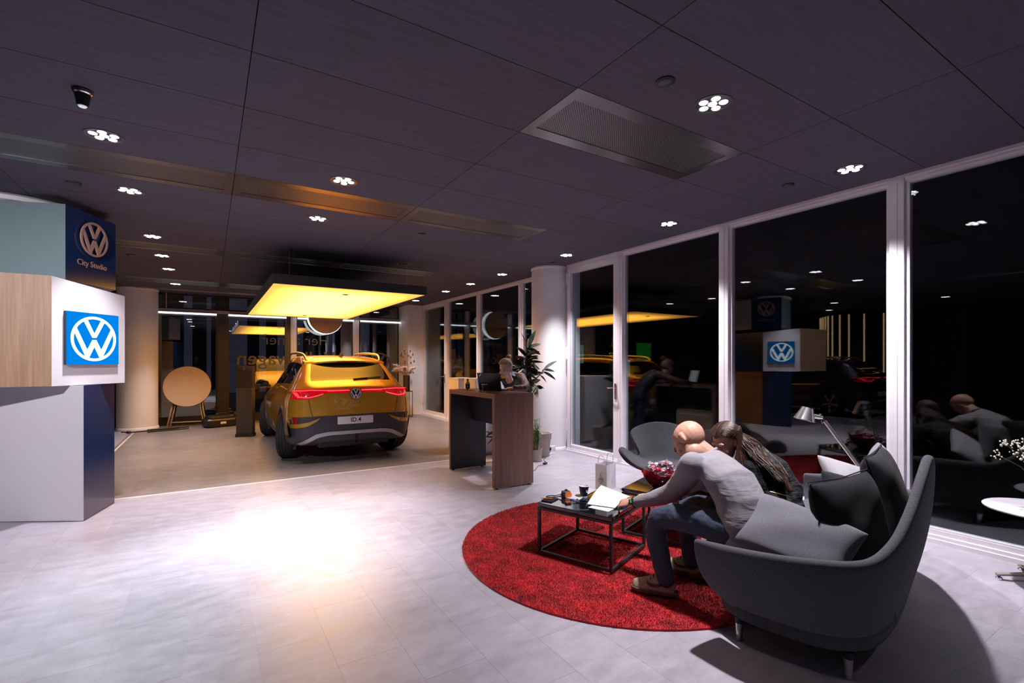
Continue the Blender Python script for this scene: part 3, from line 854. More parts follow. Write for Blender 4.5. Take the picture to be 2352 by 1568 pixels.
M_RIMD = pmat('wheel_dark', (0.012, 0.012, 0.014), 0.3, noise=(20, 0.1))
M_SILV = pmat('silver_trim', (0.42, 0.41, 0.45), 0.38, metal=0.3, noise=(20, 0.04))
M_TAIL = pmat('tail_lamp_red', (0.55, 0.004, 0.012), 0.12, coat=1.0, emit=(1.0, 0.006, 0.02), estr=0.28, noise=(30, 0.15))
M_TAILB = emat('tail_lamp_strip', (1.0, 0.055, 0.07), 2.0)
M_REFL = pmat('red_reflector', (0.30, 0.003, 0.01), 0.15, coat=1.0, noise=(60, 0.2))
M_PLATE = pmat('plate_white', (0.72, 0.71, 0.74), 0.4, noise=(10, 0.02))
M_RAIL = pmat('roof_rail_silver', (0.62, 0.60, 0.60), 0.25, metal=0.9, noise=(20, 0.04))
M_INK = pmat('black_ink', (0.006, 0.006, 0.007), 0.5, noise=(10, 0.1))

#        y     W     z_bot  z_top  belt  Wroof  ztopW(shoulder scale)
ST = [  # y, half width, bottom, wide-z, shoulder z, belt z, belt half width, glass-top z, glass-top half width, roof z
    (0.000, 0.60, 0.36, 0.62, 0.84, 0.98, 0.58, 1.075, 0.50, 1.105),
    (0.030, 0.74, 0.31, 0.62, 0.88, 1.01, 0.70, 1.105, 0.60, 1.140),
    (0.100, 0.845, 0.28, 0.64, 0.90, 1.04, 0.80, 1.150, 0.66, 1.185),
    (0.210, 0.895, 0.26, 0.66, 0.93, 1.06, 0.835, 1.195, 0.68, 1.225),
    (0.300, 0.912, 0.25, 0.67, 0.95, 1.07, 0.845, 1.255, 0.675, 1.285),
    (0.450, 0.925, 0.24, 0.68, 0.96, 1.08, 0.850, 1.375, 0.640, 1.405),
    (0.600, 0.928, 0.23, 0.68, 0.96, 1.09, 0.845, 1.470, 0.610, 1.505),
    (0.700, 0.928, 0.22, 0.68, 0.96, 1.09, 0.840, 1.515, 0.600, 1.555),
    (0.900, 0.926, 0.21, 0.68, 0.95, 1.075, 0.835, 1.545, 0.600, 1.590),
    (1.400, 0.920, 0.20, 0.68, 0.92, 1.05, 0.835, 1.575, 0.605, 1.622),
    (2.000, 0.920, 0.20, 0.67, 0.90, 1.03, 0.835, 1.580, 0.600, 1.630),
    (2.500, 0.922, 0.20, 0.67, 0.89, 1.02, 0.830, 1.535, 0.580, 1.585),
    (2.900, 0.925, 0.20, 0.67, 0.88, 1.01, 0.825, 1.380, 0.590, 1.420),
    (3.250, 0.926, 0.21, 0.67, 0.87, 1.00, 0.810, 1.160, 0.640, 1.190),
    (3.500, 0.924, 0.21, 0.67, 0.86, 0.97, 0.795, 1.030, 0.640, 1.070),
    (4.000, 0.905, 0.22, 0.64, 0.82, 0.90, 0.760, 0.950, 0.600, 0.985),
    (4.350, 0.830, 0.23, 0.58, 0.74, 0.81, 0.680, 0.850, 0.540, 0.880),
    (4.520, 0.700, 0.25, 0.52, 0.65, 0.71, 0.560, 0.745, 0.450, 0.770),
    (4.585, 0.520, 0.28, 0.48, 0.58, 0.62, 0.420, 0.645, 0.340, 0.660)]
WHEEL_Y = (0.87, 3.64); WHEEL_R = 0.372
def car_body():
    """closed smooth body; material slots: 0 paint, 1 cladding, 2 glass"""
    mb = MB(); rows_ = []
    for (y, W, zb, zw, zs, zbelt, wb, zg, wg, zr) in ST:
        half = [(0, zb), (W * 0.80, zb), (W * 0.955, zb + 0.035), (W * 0.985, zb + 0.16), (W, zw), (W * 0.975, zs), (wb + 0.012, zbelt - 0.012), (wb, zbelt + 0.012), (wg + 0.004, zg), (wg - 0.045, zg + (zr - zg) * 0.62), (wg * 0.5, zr - 0.006), (0, zr)]
        ring = [Vector((x, y, z)) for x, z in half] + [Vector((-x, y, z)) for x, z in half[-2:0:-1]]
        rows_.append(ring)
    n = len(rows_[0])
    fs = []; ms = []
    for i in range(len(rows_) - 1):
        y = (ST[i][0] + ST[i + 1][0]) / 2
        for j in range(n):
            a = i * n + j; b = i * n + (j + 1) % n
            fs.append((a, b, b + n, a + n))
            k = j if j < 11 else n - 1 - j          # band index, same on both sides
            mat = 0
            if k <= 2: mat = 1
            if k == 7 and 0.70 < y < 3.1: mat = 2                      # side windows
            if k in (9, 10) and 0.25 < y < 0.60: mat = 2                # rear window
            if k in (8, 9, 10) and 2.55 < y < 3.3: mat = 2              # windscreen
            ms.append(mat)
    fs.append(tuple(range(n))); ms.append(0)
    fs.append(tuple(range((len(rows_) - 1) * n, len(rows_) * n))); ms.append(0)
    me = bpy.data.meshes.new('car'); me.from_pydata([p for r in rows_ for p in r], [], fs)
    for m in (M_YELLOW, M_CLAD, M_CGLASS): me.materials.append(m)
    for p, q in zip(me.polygons, ms): p.material_index = q
    bm = bmesh.new(); bm.from_mesh(me); bmesh.ops.recalc_face_normals(bm, faces=bm.faces); bm.to_mesh(me); bm.free()
    me = baked(me, [('SUBSURF', dict(levels=2, render_levels=2))])
    # wheel wells
    cut = MB()
    for wy in WHEEL_Y:
        for s in (-1, 1):
            cut.cyl((s * 0.60, wy, 0.37), (s * 1.3, wy, 0.37), 0.415, n=40)
    cm = cut.mesh('cut'); cm.materials.append(M_CLAD); cm.materials.append(M_CLAD)
    for p in cm.polygons: p.material_index = 1
    co = bpy.data.objects.new('cut', cm); link(co)
    out = baked(me, [('BOOLEAN', dict(operation='DIFFERENCE', object=co, solver='EXACT'))])
    bpy.data.objects.remove(co, do_unlink=True)
    return out
def split_mesh(me, names):
    """separate a mesh by material slot -> {slot: mesh}"""
    res = {}
    for slot, nm in names.items():
        bm = bmesh.new(); bm.from_mesh(me)
        bmesh.ops.delete(bm, geom=[f for f in bm.faces if f.material_index != slot], context='FACES')
        m2 = bpy.data.meshes.new(nm); bm.to_mesh(m2); bm.free()
        for p in m2.polygons: p.material_index = 0; p.use_smooth = True
        res[slot] = m2
    return res
CAR_ME = car_body()
_bm = bmesh.new(); _bm.from_mesh(CAR_ME); CAR_BVH = BVHTree.FromBMesh(_bm); _bm.free()
def rear_y(x, z):
    h = CAR_BVH.ray_cast(Vector((x, -1.0, z)), Vector((0, 1, 0)))
    return h[0].y if h[0] is not None and h[0].y < 1.3 else None
def side_x(y, z, s):
    h = CAR_BVH.ray_cast(Vector((s * 2.0, y, z)), Vector((-s, 0, 0)))
    return h[0].x if h[0] is not None else s * 0.92
def rear_patch(top, bot, t=0.012, n=18, m=4, out=None):
    """a plate moulded on the tail between an upper and a lower line, each [(x, z), ...]"""
    def samp(line, k):
        # by arc length
        L = [0]
        for a, b in zip(line, line[1:]): L.append(L[-1] + sqrt((a[0] - b[0]) ** 2 + (a[1] - b[1]) ** 2))
        q = k * L[-1]
        for i in range(len(line) - 1):
            if q <= L[i + 1] + 1e-9:
                f = (q - L[i]) / max(1e-9, L[i + 1] - L[i]); return (line[i][0] + (line[i + 1][0] - line[i][0]) * f, line[i][1] + (line[i + 1][1] - line[i][1]) * f)
        return line[-1]
    mb = MB(); front = []; back = []
    last = 0.1
    for i in range(n + 1):
        a = samp(top, i / n); b = samp(bot, i / n); rf = []; rb = []
        for j in range(m + 1):
            x = a[0] + (b[0] - a[0]) * j / m; z = a[1] + (b[1] - a[1]) * j / m
            y = rear_y(x, z)
            if y is None: y = last
            last = y
            rf.append(Vector((x, y - t, z))); rb.append(Vector((x, y + 0.012, z)))
        front.append(rf); back.append(rb)
    mb.grid(front); mb.grid(back)
    def rim(l1, l2): mb.grid([l1, l2])
    rim(front[0], back[0]); rim(front[-1], back[-1]); rim([r[0] for r in front], [r[0] for r in back]); rim([r[-1] for r in front], [r[-1] for r in back])
    return mb
def sym(line): return [(-x, z) for x, z in line][::-1]
_wheel_cache = {}
def make_wheel(parent, x, y, s):
    w = bpy.data.objects.new('wheel', None); link(w); w.parent = parent; w.location = (x, y, WHEEL_R); w.rotation_euler = (0, radians(90) * s, 0.35 * s)
    if 'tyre' not in _wheel_cache:
        R = WHEEL_R
        prof = [(0.262, -0.095), (0.30, -0.118), (0.345, -0.118), (R - 0.006, -0.095)]
        for g in (-0.062, -0.022, 0.022, 0.062):
            prof += [(R, g - 0.012), (R, g - 0.006), (R - 0.008, g - 0.005), (R - 0.008, g + 0.005), (R, g + 0.006), (R, g + 0.012)]
        prof += [(R - 0.006, 0.095), (0.345, 0.118), (0.30, 0.118), (0.262, 0.095)]
        t = MB().lathe(prof, (0, 0, 0), 56, cap0=False, cap1=False)
        d = MB().lathe([(0.262, -0.09), (0.262, 0.06), (0.24, 0.045), (0.001, 0.04)], (0, 0, 0), 40, cap0=False)
        rim_ = MB().lathe([(0.262, 0.085), (0.268, 0.10), (0.25, 0.104), (0.245, 0.08)], (0, 0, 0), 48, cap0=False, cap1=False)
        sp = []
        for k in range(5):
            a = 2 * pi * k / 5
            Mr = Matrix.Rotation(a, 4, 'Z')
            q = MB()
            q.prism([(0.03, -0.028), (0.16, -0.022), (0.25, -0.055), (0.253, 0.055), (0.16, 0.022), (0.03, 0.028)], 0.062, 0.094, Mr)
            sp.append(q)
        hub = MB().lathe([(0.04, 0.06), (0.04, 0.10), (0.03, 0.106), (0.001, 0.106)], (0, 0, 0), 24)
        _wheel_cache['tyre'] = t.mesh('tyre'); _wheel_cache['disc'] = d.mesh('disc'); _wheel_cache['rim'] = rim_.mesh('rim'); _wheel_cache['spokes'] = [q.mesh('spoke') for q in sp]; _wheel_cache['hub'] = hub.mesh('hub')
        for k, m in (('tyre', M_TYRE), ('disc', M_RIMD), ('rim', M_RIM), ('hub', M_RIM)):
            _wheel_cache[k].materials.append(m); smooth_by_angle(_wheel_cache[k], 40)
        for q in _wheel_cache['spokes']: q.materials.append(M_RIM)
    for k in ('tyre', 'disc', 'rim', 'hub'): obj(k, _wheel_cache[k], None, w)
    for q in _wheel_cache['spokes']: obj('spoke', q, None, w)
    return w
def make_car(label, paint, loc, rotz=0.0, lamps=True):
    c = thing('car', label, 'car', loc, rotz)
    parts = split_mesh(CAR_ME, {0: 'body', 1: 'lower_cladding', 2: 'windows'})
    bo = obj('body', parts[0], paint, c); obj('lower_cladding', parts[1], M_CLAD, c)
    # glass, one mesh per pane
    bm = bmesh.new(); bm.from_mesh(parts[2])
    seen = set(); islands = []
    bm.faces.ensure_lookup_table()
    for f in bm.faces:
        if f.index in seen: continue
        stack = [f]; isl = []; seen.add(f.index)
        while stack:
            q = stack.pop(); isl.append(q.index)
            for e in q.edges:
                for g in e.link_faces:
                    if g.index not in seen: seen.add(g.index); stack.append(g)
        islands.append(isl)
    bm.free()
    for isl in islands:
        if len(isl) < 6: continue
        s = set(isl); bm = bmesh.new(); bm.from_mesh(parts[2]); bm.faces.ensure_lookup_table()
        bmesh.ops.delete(bm, geom=[f for f in bm.faces if f.index not in s], context='FACES')
        m2 = bpy.data.meshes.new('pane'); bm.to_mesh(m2); bm.free()
        cy = sum(v.co.y for v in m2.vertices) / len(m2.vertices); cx_ = sum(v.co.x for v in m2.vertices) / len(m2.vertices)
        nm = 'rear_window' if cy < 0.7 else ('windscreen' if abs(cx_) < 0.2 else 'side_window')
        pane = obj(nm, m2, M_CGLASS, c)
        if nm == 'side_window':
            sgn = 1 if cx_ > 0 else -1
            for (yy, tilt) in ((1.02, 0.12), (1.72, 0.02), (2.62, -0.1)):
                b = MB(); pts = []
                for q in range(6):
                    z = 1.05 + (1.56 - 1.05) * q / 5; y_ = yy + tilt * q / 5
                    pts.append((side_x(y_, z, sgn) + sgn * 0.003, y_, z))
                b.tube(pts, 0.017, 6); obj('pillar', b, M_BLACK, pane)
    # lower bumper: black field, yellow winglets, silver bow
    blk_top = [(-0.93, 0.58), (-0.86, 0.705), (-0.45, 0.712), (0, 0.714)]; blk_top = blk_top + sym(blk_top)[1:]
    blk_bot = [(-0.90, 0.36), (-0.80, 0.29), (-0.4, 0.33), (0, 0.35)]; blk_bot = blk_bot + sym(blk_bot)[1:]
    obj('rear_bumper', rear_patch(blk_top, blk_bot, 0.010, 40, 8), M_CLAD, c, smooth=35)
    for s in (-1, 1):
        T = [(-0.90, 0.60), (-0.80, 0.612), (-0.66, 0.632), (-0.50, 0.690)]; B = [(-0.90, 0.55), (-0.80, 0.552), (-0.68, 0.572), (-0.555, 0.635)]
        if s > 0: T = sym(T); B = sym(B)
        obj('bumper_winglet', rear_patch(T, B, 0.024, 12, 3), paint, c, smooth=35)
        T = [(-0.868, 0.695), (-0.79, 0.70)]; B = [(-0.855, 0.60), (-0.81, 0.605)]
        if s > 0: T = sym(T); B = sym(B)
        obj('reflector', rear_patch(T, B, 0.022, 4, 3), M_REFL, c, smooth=35)
    T = [(-0.80, 0.320), (-0.56, 0.455), (-0.40, 0.478), (0, 0.478)]; T = T + sym(T)[1:]
    B = [(-0.735, 0.300), (-0.53, 0.405), (-0.38, 0.428), (0, 0.428)]; B = B + sym(B)[1:]
    obj('silver_bow', rear_patch(T, B, 0.030, 30, 3), M_SILV, c, smooth=35)
    obj('diffuser', MB().box(-0.52, 0.52, 0.05, 0.5, 0.24, 0.40), M_BLACK, c, bevel=0.02)
    # number plate
    yp = min(rear_y(x, z) for x in (-0.26, 0, 0.26) for z in (0.58, 0.69)) - 0.022
    pl = obj('number_plate', MB().box(-0.262, 0.262, yp - 0.004, yp + 0.02, 0.577, 0.692), M_PLATE, c, bevel=0.008)
    Mt = Matrix.Translation((0, yp - 0.006, 0.634)) @ Matrix.Rotation(radians(90), 4, 'X')
    obj('plate_text', text_mesh('ID.4', 0.092, 0.001, Mt, offset=0.0012), M_INK, pl)
    ya = rear_y(0, 0.895) - 0.004
    obj('model_badge', text_mesh('ID.4', 0.052, 0.002, Matrix.Translation((0, ya, 0.895)) @ Matrix.Rotation(radians(90), 4, 'X') @ Matrix.Diagonal((1.5, 0.85, 1, 1)), spacing=1.15), M_CHROME, c)
    # tail lamps with joining strip
    for s in (-1, 1):
        T = [(-0.862, 1.085), (-0.70, 1.108), (-0.52, 1.108), (-0.40, 1.098)]; B = [(-0.875, 0.958), (-0.66, 0.962), (-0.52, 1.005), (-0.40, 1.045)]
        if s > 0: T = sym(T); B = sym(B)
        lamp = obj('tail_lamp', rear_patch(T, B, 0.016, 18, 4), M_TAIL, c, smooth=35)
        for (T, B) in (([(-0.855, 1.083), (-0.62, 1.098), (-0.40, 1.088)], [(-0.855, 1.072), (-0.62, 1.086), (-0.40, 1.078)]),
                       ([(-0.80, 1.002), (-0.66, 0.992), (-0.54, 1.020), (-0.46, 1.042)], [(-0.80, 0.988), (-0.66, 0.978), (-0.54, 1.005), (-0.46, 1.030)]),
                       ([(-0.845, 1.055), (-0.80, 1.055)], [(-0.835, 1.043), (-0.79, 1.043)]), ([(-0.835, 1.036), (-0.79, 1.036)], [(-0.825, 1.024), (-0.78, 1.024)]), ([(-0.825, 1.018), (-0.78, 1.018)], [(-0.815, 1.006), (-0.77, 1.006)])):
            if s > 0: T = sym(T); B = sym(B)
            obj('light_strip', rear_patch(T, B, 0.019, 12, 1), M_TAILB, lamp)
    T = [(-0.40, 1.098), (0, 1.100), (0.40, 1.098)]; B = [(-0.40, 1.045), (0, 1.040), (0.40, 1.045)]
    bar = obj('lamp_bar', rear_patch(T, B, 0.014, 24, 3), M_TAIL, c, smooth=35)
    obj('light_strip', rear_patch([(-0.40, 1.088), (-0.09, 1.087)], [(-0.40, 1.070), (-0.09, 1.072)], 0.017, 12, 1), M_TAILB, bar)
    obj('light_strip', rear_patch([(0.09, 1.087), (0.40, 1.088)], [(0.09, 1.072), (0.40, 1.070)], 0.017, 12, 1), M_TAILB, bar)
    yb = rear_y(0, 1.03)
    Mb = Matrix.Translation((0, yb - 0.014, 1.028)) @ Matrix.Rotation(radians(90), 4, 'X')
    bd = obj('badge', MB().lathe([(0.085, -0.01), (0.085, 0.012)], (0, 0, 0), 40, M=Matrix.Rotation(radians(90), 4, 'X')), M_BLACK, c); bd.location = (0, yb - 0.012, 1.028)
    em = emblem(MB(), 0.078, 0.006, Matrix.Rotation(radians(90), 4, 'X'), 0.012)
    obj('emblem', em, pmat('emblem_white', (0.8, 0.8, 0.82), 0.25, metal=0.4, noise=(20, 0.03)), bd)
    # panel joints
    for s in (-1, 1):
        pts = [(-0.66, 1.19), (-0.645, 1.10), (-0.655, 0.96), (-0.63, 0.80), (-0.60, 0.715)]
        seam = MB(); seam.tube([(s * -x, rear_y(x, z) - 0.001, z) for x, z in pts], 0.0035, 5); obj('tailgate_joint', seam, M_INK, c)
    # spoiler over the rear window
    sp = MB(); rows2 = []
    for i in range(13):
        x = -0.62 + 1.24 * i / 12; e = (abs(x) / 0.62) ** 2.5
        rows2.append([Vector((x, 0.80, 1.575 - 0.05 * e)), Vector((x, 0.62, 1.552 - 0.05 * e)), Vector((x, 0.50 + 0.12 * e, 1.522 - 0.055 * e)), Vector((x, 0.505 + 0.12 * e, 1.498 - 0.055 * e)), Vector((x, 0.62, 1.475 - 0.04 * e)), Vector((x, 0.80, 1.50))])
    sp.loft(rows2); obj('spoiler', sp, paint, c, smooth=50)
    obj('brake_lamp', MB().box(-0.16, 0.16, 0.502, 0.512, 1.503, 1.515), M_REFL, c)
    # rails, antenna, mirrors, wiper, hitch
    for s in (-1, 1):
        pts = spline([(s * 0.575, 0.72, 1.52), (s * 0.59, 0.82, 1.60), (s * 0.60, 1.1, 1.635), (s * 0.60, 1.8, 1.655), (s * 0.585, 2.35, 1.635), (s * 0.575, 2.55, 1.575)], 6)
        r = MB(); r.tube(pts, 0.018, 8, squash=(0.9, 1.2)); obj('roof_rail', r, M_RAIL, c, smooth=True)
        mm = MB(); mm.ell((s * 1.005, 2.93, 1.10), (0.115, 0.06, 0.075)); mm.bar((s * 0.86, 2.93, 1.05), (s * 0.98, 2.93, 1.06), 0.05)
        mr = obj('wing_mirror', baked(mm, [('REMESH', dict(mode='VOXEL', voxel_size=0.012)), ('SMOOTH', dict(factor=0.5, iterations=4))]), M_BLACK, c)
        obj('mirror_glass', MB().ell((s * 1.005, 2.876, 1.10), (0.098, 0.008, 0.06)), M_CGLASS, mr, smooth=True)
    an = MB(); an.loft([[Vector((0.0 + a * 0.03, 0.95 + b * 0.07, 1.595)) for a, b in ((-1, 1), (1, 1), (1, -1), (-1, -1))], [Vector((a * 0.006, 0.92 + b * 0.015, 1.665)) for a, b in ((-1, 1), (1, 1), (1, -1), (-1, -1))]])
    obj('antenna', an, M_BLACK, c, bevel=0.004)
    wp = MB()
    def on_tail(x, z, d=0.012): return Vector((x, (rear_y(x, z) or 0.3) - d, z))
    pts = [on_tail(0.02 + 0.055 * k, 1.235 + 0.004 * k, 0.02) for k in range(9)]
    wp.tube(pts[:5], 0.016, 8); wp.tube(pts, 0.008, 6)
    obj('wiper', wp, M_BLACK, c)
    hi = MB(); hi.tube([(0.02, 0.25, 0.30), (0.02, 0.05, 0.29), (0.02, 0.0, 0.33), (0.02, -0.01, 0.385)], 0.016, 8); hi.ell((0.02, -0.01, 0.40), 0.025)
    obj('tow_hitch', hi, M_BLACK, c, smooth=True)
    # parcel shelf glow seen through the rear glass
    # wheels, arch trims
    for wy in WHEEL_Y:
        for s in (-1, 1):
            make_wheel(c, s * 0.80, wy, s)
            ring_o = []; ring_i = []
            a_rng = [radians(a) for a in range(-28, 209, 8)]
            g = []
            for a in a_rng:
                row = []
                for rr, dx in ((0.412, -0.03), (0.412, 0.012), (0.455, 0.012), (0.462, -0.02)):
                    y_ = wy + rr * cos(a); z_ = 0.37 + rr * sin(a)
                    z_q = max(z_, 0.24)
                    xs = side_x(wy + 0.47 * cos(a), 0.37 + 0.47 * sin(a) if 0.37 + 0.47 * sin(a) > 0.26 else 0.26, s)
                    row.append(Vector((xs + s * dx, y_, z_)))
                g.append(row)
            ar = MB(); ar.grid(g, closed=True); obj('arch_trim', ar, M_CLAD, c, smooth=40)
    return c
car1 = make_car('honey yellow SUV with lit red tail lights under the yellow light box', M_YELLOW, (1.87, 7.42, 0))
car2 = make_car('dark blue SUV seen mirrored in the glass wall, red tail lamp lit', M_BLUEBLK, (-5.15, 5.80, 0))
# ------------------------------------------------------------------ rug
M_RUG = pmat('red_pile', (0.45, 0.006, 0.014), 0.85, noise=(9, 0.40, 6), sheen=0.25)
RC = Vector((2.86, 2.90, 0)); RR = 1.285
rug = thing('round_rug', 'round red shag rug under the coffee tables', 'rug', RC)
obj('backing', MB().lathe([(RR, 0.001), (RR, 0.012), (RR - 0.01, 0.016)], (0, 0, 0), 96), M_RUG, rug, smooth=40)
def rug_pile():
    rnd = random.Random(3); V = []; Fc = []
    for k in range(200000):
        r = RR * sqrt(rnd.random()); a = rnd.random() * 2 * pi
        x = r * cos(a); y = r * sin(a); t = rnd.random() * pi * 2; w = 0.0022; h = 0.009 + rnd.random() * 0.009
        lx = rnd.gauss(0, 0.007); ly = rnd.gauss(0, 0.007); b = len(V)
        V += [(x - w * cos(t), y - w * sin(t), 0.014), (x + w * cos(t), y + w * sin(t), 0.014), (x + lx, y + ly, 0.014 + h)]
        Fc.append((b, b + 1, b + 2))
    me = bpy.data.meshes.new('pile'); me.from_pydata(V, [], Fc); me.materials.append(M_RUG); return me
obj('pile', rug_pile(), None, rug)['kind'] = 'stuff'

# ------------------------------------------------------------------ sofa
M_SOFA = fabric_mat('charcoal_wool', (0.030, 0.030, 0.037), (0.098, 0.096, 0.114), 430, bump=0.4, sheen=0.08)
M_SOFAD = fabric_mat('black_wool', (0.006, 0.006, 0.009), (0.018, 0.018, 0.024), 300, bump=0.3, sheen=0.03)
M_GREYC = fabric_mat('grey_wool', (0.090, 0.090, 0.108), (0.17, 0.165, 0.195), 430, bump=0.35)
M_GREYL = fabric_mat('light_grey_wool', (0.19, 0.18, 0.20), (0.32, 0.30, 0.34), 430, bump=0.4)
M_ALU = pmat('brushed_aluminium', (0.72, 0.71, 0.72), 0.28, metal=1.0, noise=(60, 0.06), stretch=(8, 8, 0.4))
SO = Vector((3.37, 1.51, 0)); SROT = radians(13.4)
sofa = thing('sofa', 'charcoal wool shell sofa with high curved back and aluminium-tipped legs', 'sofa', SO, SROT)
_rim = [(-1.09, .45, .550), (-1.135, .20, .572), (-1.085, -.08, .585), (-.90, -.295, .580), (-.71, -.385, .640), (-.51, -.435, .765), (-.26, -.462, .905), (0, -.47, .970)]
_rim = _rim + [(-x, y, z) for x, y, z in _rim[-2::-1]]
_bas = [(-.915, .37, 0), (-.985, .20, 0), (-.975, -.10, 0), (-.885, -.255, 0), (-.74, -.325, 0), (-.50, -.36, 0), (-.25, -.37, 0), (0, -.37, 0)]
_bas = _bas + [(-x, y, z) for x, y, z in _bas[-2::-1]]
RIM = spline(_rim, 7); BAS = spline(_bas, 7)
def shell_rings(zb=0.195, thick=0.055):
    rings = []; n = len(RIM)
    for i in range(n):
        R = Vector(RIM[i]); B = Vector((BAS[i][0], BAS[i][1], zb))
        a = Vector(RIM[max(0, i - 1)]); b = Vector(RIM[min(n - 1, i + 1)])
        tg = Vector((b.x - a.x, b.y - a.y, 0)).normalized(); nn = Vector((tg.y, -tg.x, 0))   # outward? path runs left front -> back -> right
        if nn.dot(Vector((R.x, R.y + 0.0, 0))) < 0: nn = -nn
        e_ = min(i, n - 1 - i); th = thick * (0.55 + 0.45 * min(1, e_ / 4))
        ring = []
        for k in range(9):
            s = k / 8
            w = 1 - (1 - s) ** 2.1
            p = B.lerp(R, 0); p = Vector((B.x + (R.x - B.x) * w, B.y + (R.y - B.y) * w, B.z + (R.z - th * 0.5 - B.z) * s))
            ring.append(p)
        top = Vector((R.x, R.y, R.z - th * 0.5))
        for k in range(1, 4):
            a_ = pi * k / 4
            ring.append(top - nn * (th * 0.5 * (1 - cos(a_))) + Vector((0, 0, th * 0.5 * sin(a_))))
        for k in range(7):
            s = 1 - k / 6 * 0.88
            w = 1 - (1 - s) ** 2.1
            q = Vector((B.x + (R.x - B.x) * w, B.y + (R.y - B.y) * w, B.z + (R.z - th * 0.5 - B.z) * s)) - nn * th
            ring.append(q)
        rings.append(ring)
    return rings
sh = MB(); sh.loft(shell_rings())
obj('shell', baked(sh, [('SUBSURF', dict(levels=1, render_levels=1))]), M_SOFA, sofa)
bp_ = [(x * 0.985, y * 0.985) for x, y, z in BAS]
bp2 = [(x * 0.95, y * 0.93) for x, y, z in BAS]
bb = MB(); bb.loft([[Vector((x, y, 0.125)) for x, y in bp2], [Vector((x * 1.0, y, 0.135)) for x, y in [(a * 0.975, b * 0.965) for a, b, c_ in BAS]], [Vector((x, y, 0.19)) for x, y in bp_], [Vector((x, y, 0.25)) for x, y in bp2]])
obj('base_band', bb, M_SOFA, sofa, smooth=50)
def rounded_slab(poly_fn, z0, z1, n=48, r=0.06):
    rings = []
    for (k, z) in ((0.90, z0), (0.975, z0 + r * 0.4), (1.0, z0 + r), (1.0, z1 - r), (0.975, z1 - r * 0.35), (0.90, z1), (0.5, z1 + 0.008), (0.05, z1 + 0.012)):
        rings.append([Vector((poly_fn(2 * pi * i / n)[0] * k, poly_fn(2 * pi * i / n)[1] * k + 0.04, z)) for i in range(n)])
    return MB().loft(rings)
def sup(a, b, p):
    return lambda t: (a * abs(cos(t)) ** (2 / p) * (1 if cos(t) >= 0 else -1), b * abs(sin(t)) ** (2 / p) * (1 if sin(t) >= 0 else -1))
obj('seat_cushion', rounded_slab(sup(0.99, 0.36, 4), 0.20, 0.425), M_SOFA, sofa, smooth=True)
for (lx, ly) in ((-0.905, 0.27), (-0.87, -0.215), (0.905, 0.27), (0.87, -0.215)):
    lg = bpy.data.objects.new('leg', MB().lathe([(0.021, 0.095), (0.026, 0.128)], (0, 0, 0), 20).mesh('leg')); link(lg); lg.parent = sofa; lg.location = (lx, ly, 0); lg.data.materials.append(M_BLACK)
    obj('leg_tip', MB().lathe([(0.013, 0.0), (0.016, 0.006), (0.021, 0.094)], (0, 0, 0), 20), M_ALU, lg, smooth=40)
tg_ = obj('fabric_tag', MB().box(-0.008, 0.008, -0.002, 0.002, 0, 0.05), M_BLACK, sofa)
tg_.location = (-0.62, -0.368, 0.235); tg_.rotation_euler = (radians(-10), 0, 0.2)
def pillow_mesh(w, h, t, seed=0, pinch=0.12, crease=0.012):
    """stuffed square cushion in the XZ plane, thickness along Y"""
    rnd = random.Random(seed); n = 18; mb = MB(); front = []; back = []
    ph = [rnd.random() * 6 for _ in range(6)]
    for i in range(n + 1):
        rf = []; rb = []
        for j in range(n + 1):
            u = 2 * i / n - 1; v = 2 * j / n - 1
            cu = (1 - abs(u) ** 2.4); cv = (1 - abs(v) ** 2.4)
            th = t / 2 * (max(0, cu) * max(0, cv)) ** 0.42
            k = 1 - pinch * (1 - abs(v)) * abs(u) ** 3 * 0.6; k2 = 1 - pinch * (1 - abs(u)) * abs(v) ** 3 * 0.6
            x = u * w / 2 * k; z = v * h / 2 * k2
            wr = crease * (sin(3.1 * u + 2.2 * v + ph[0]) * 0.6 + sin(5.3 * v - 3.7 * u + ph[1]) * 0.4) * (cu * cv)
            rf.append(Vector((x, -th + wr, z))); rb.append(Vector((x, th + wr, z)))
        front.append(rf); back.append(rb)
    mb.grid(front); mb.grid(back)
    return baked(mb.mesh('cushion'), [('SUBSURF', dict(levels=1, render_levels=1))])
def cushion(lab, loc, w, h, t, rot, mat, seed=0, name='cushion', seam=True, cat='cushion', bend=0.0):
    c = thing(name, lab, cat, loc); c.rotation_euler = rot
    me = pillow_mesh(w, h, t, seed)
    if bend:
        for v in me.vertices: v.co.y += bend * (v.co.x / (w / 2)) ** 2
    obj('cover', me, mat, c)
    if seam:
        pts = []
        for q in range(41):
            a = 2 * pi * q / 40
            s = max(abs(cos(a)), abs(sin(a))); u = cos(a) / s; v = sin(a) / s
            k = 1 - 0.12 * (1 - abs(v)) * abs(u) ** 3 * 0.6; k2 = 1 - 0.12 * (1 - abs(u)) * abs(v) ** 3 * 0.6
            pts.append((u * w / 2 * k, bend * u * u, v * h / 2 * k2))
        mb = MB(); mb.tube(pts, 0.0035, 6); obj('piping', mb, mat, c, smooth=True)
    return c
def sofa_pt(x, y, z):
    return SO + Matrix.Rotation(SROT, 3, 'Z') @ Vector((x, y, z))
def Rz(a): return SROT + a
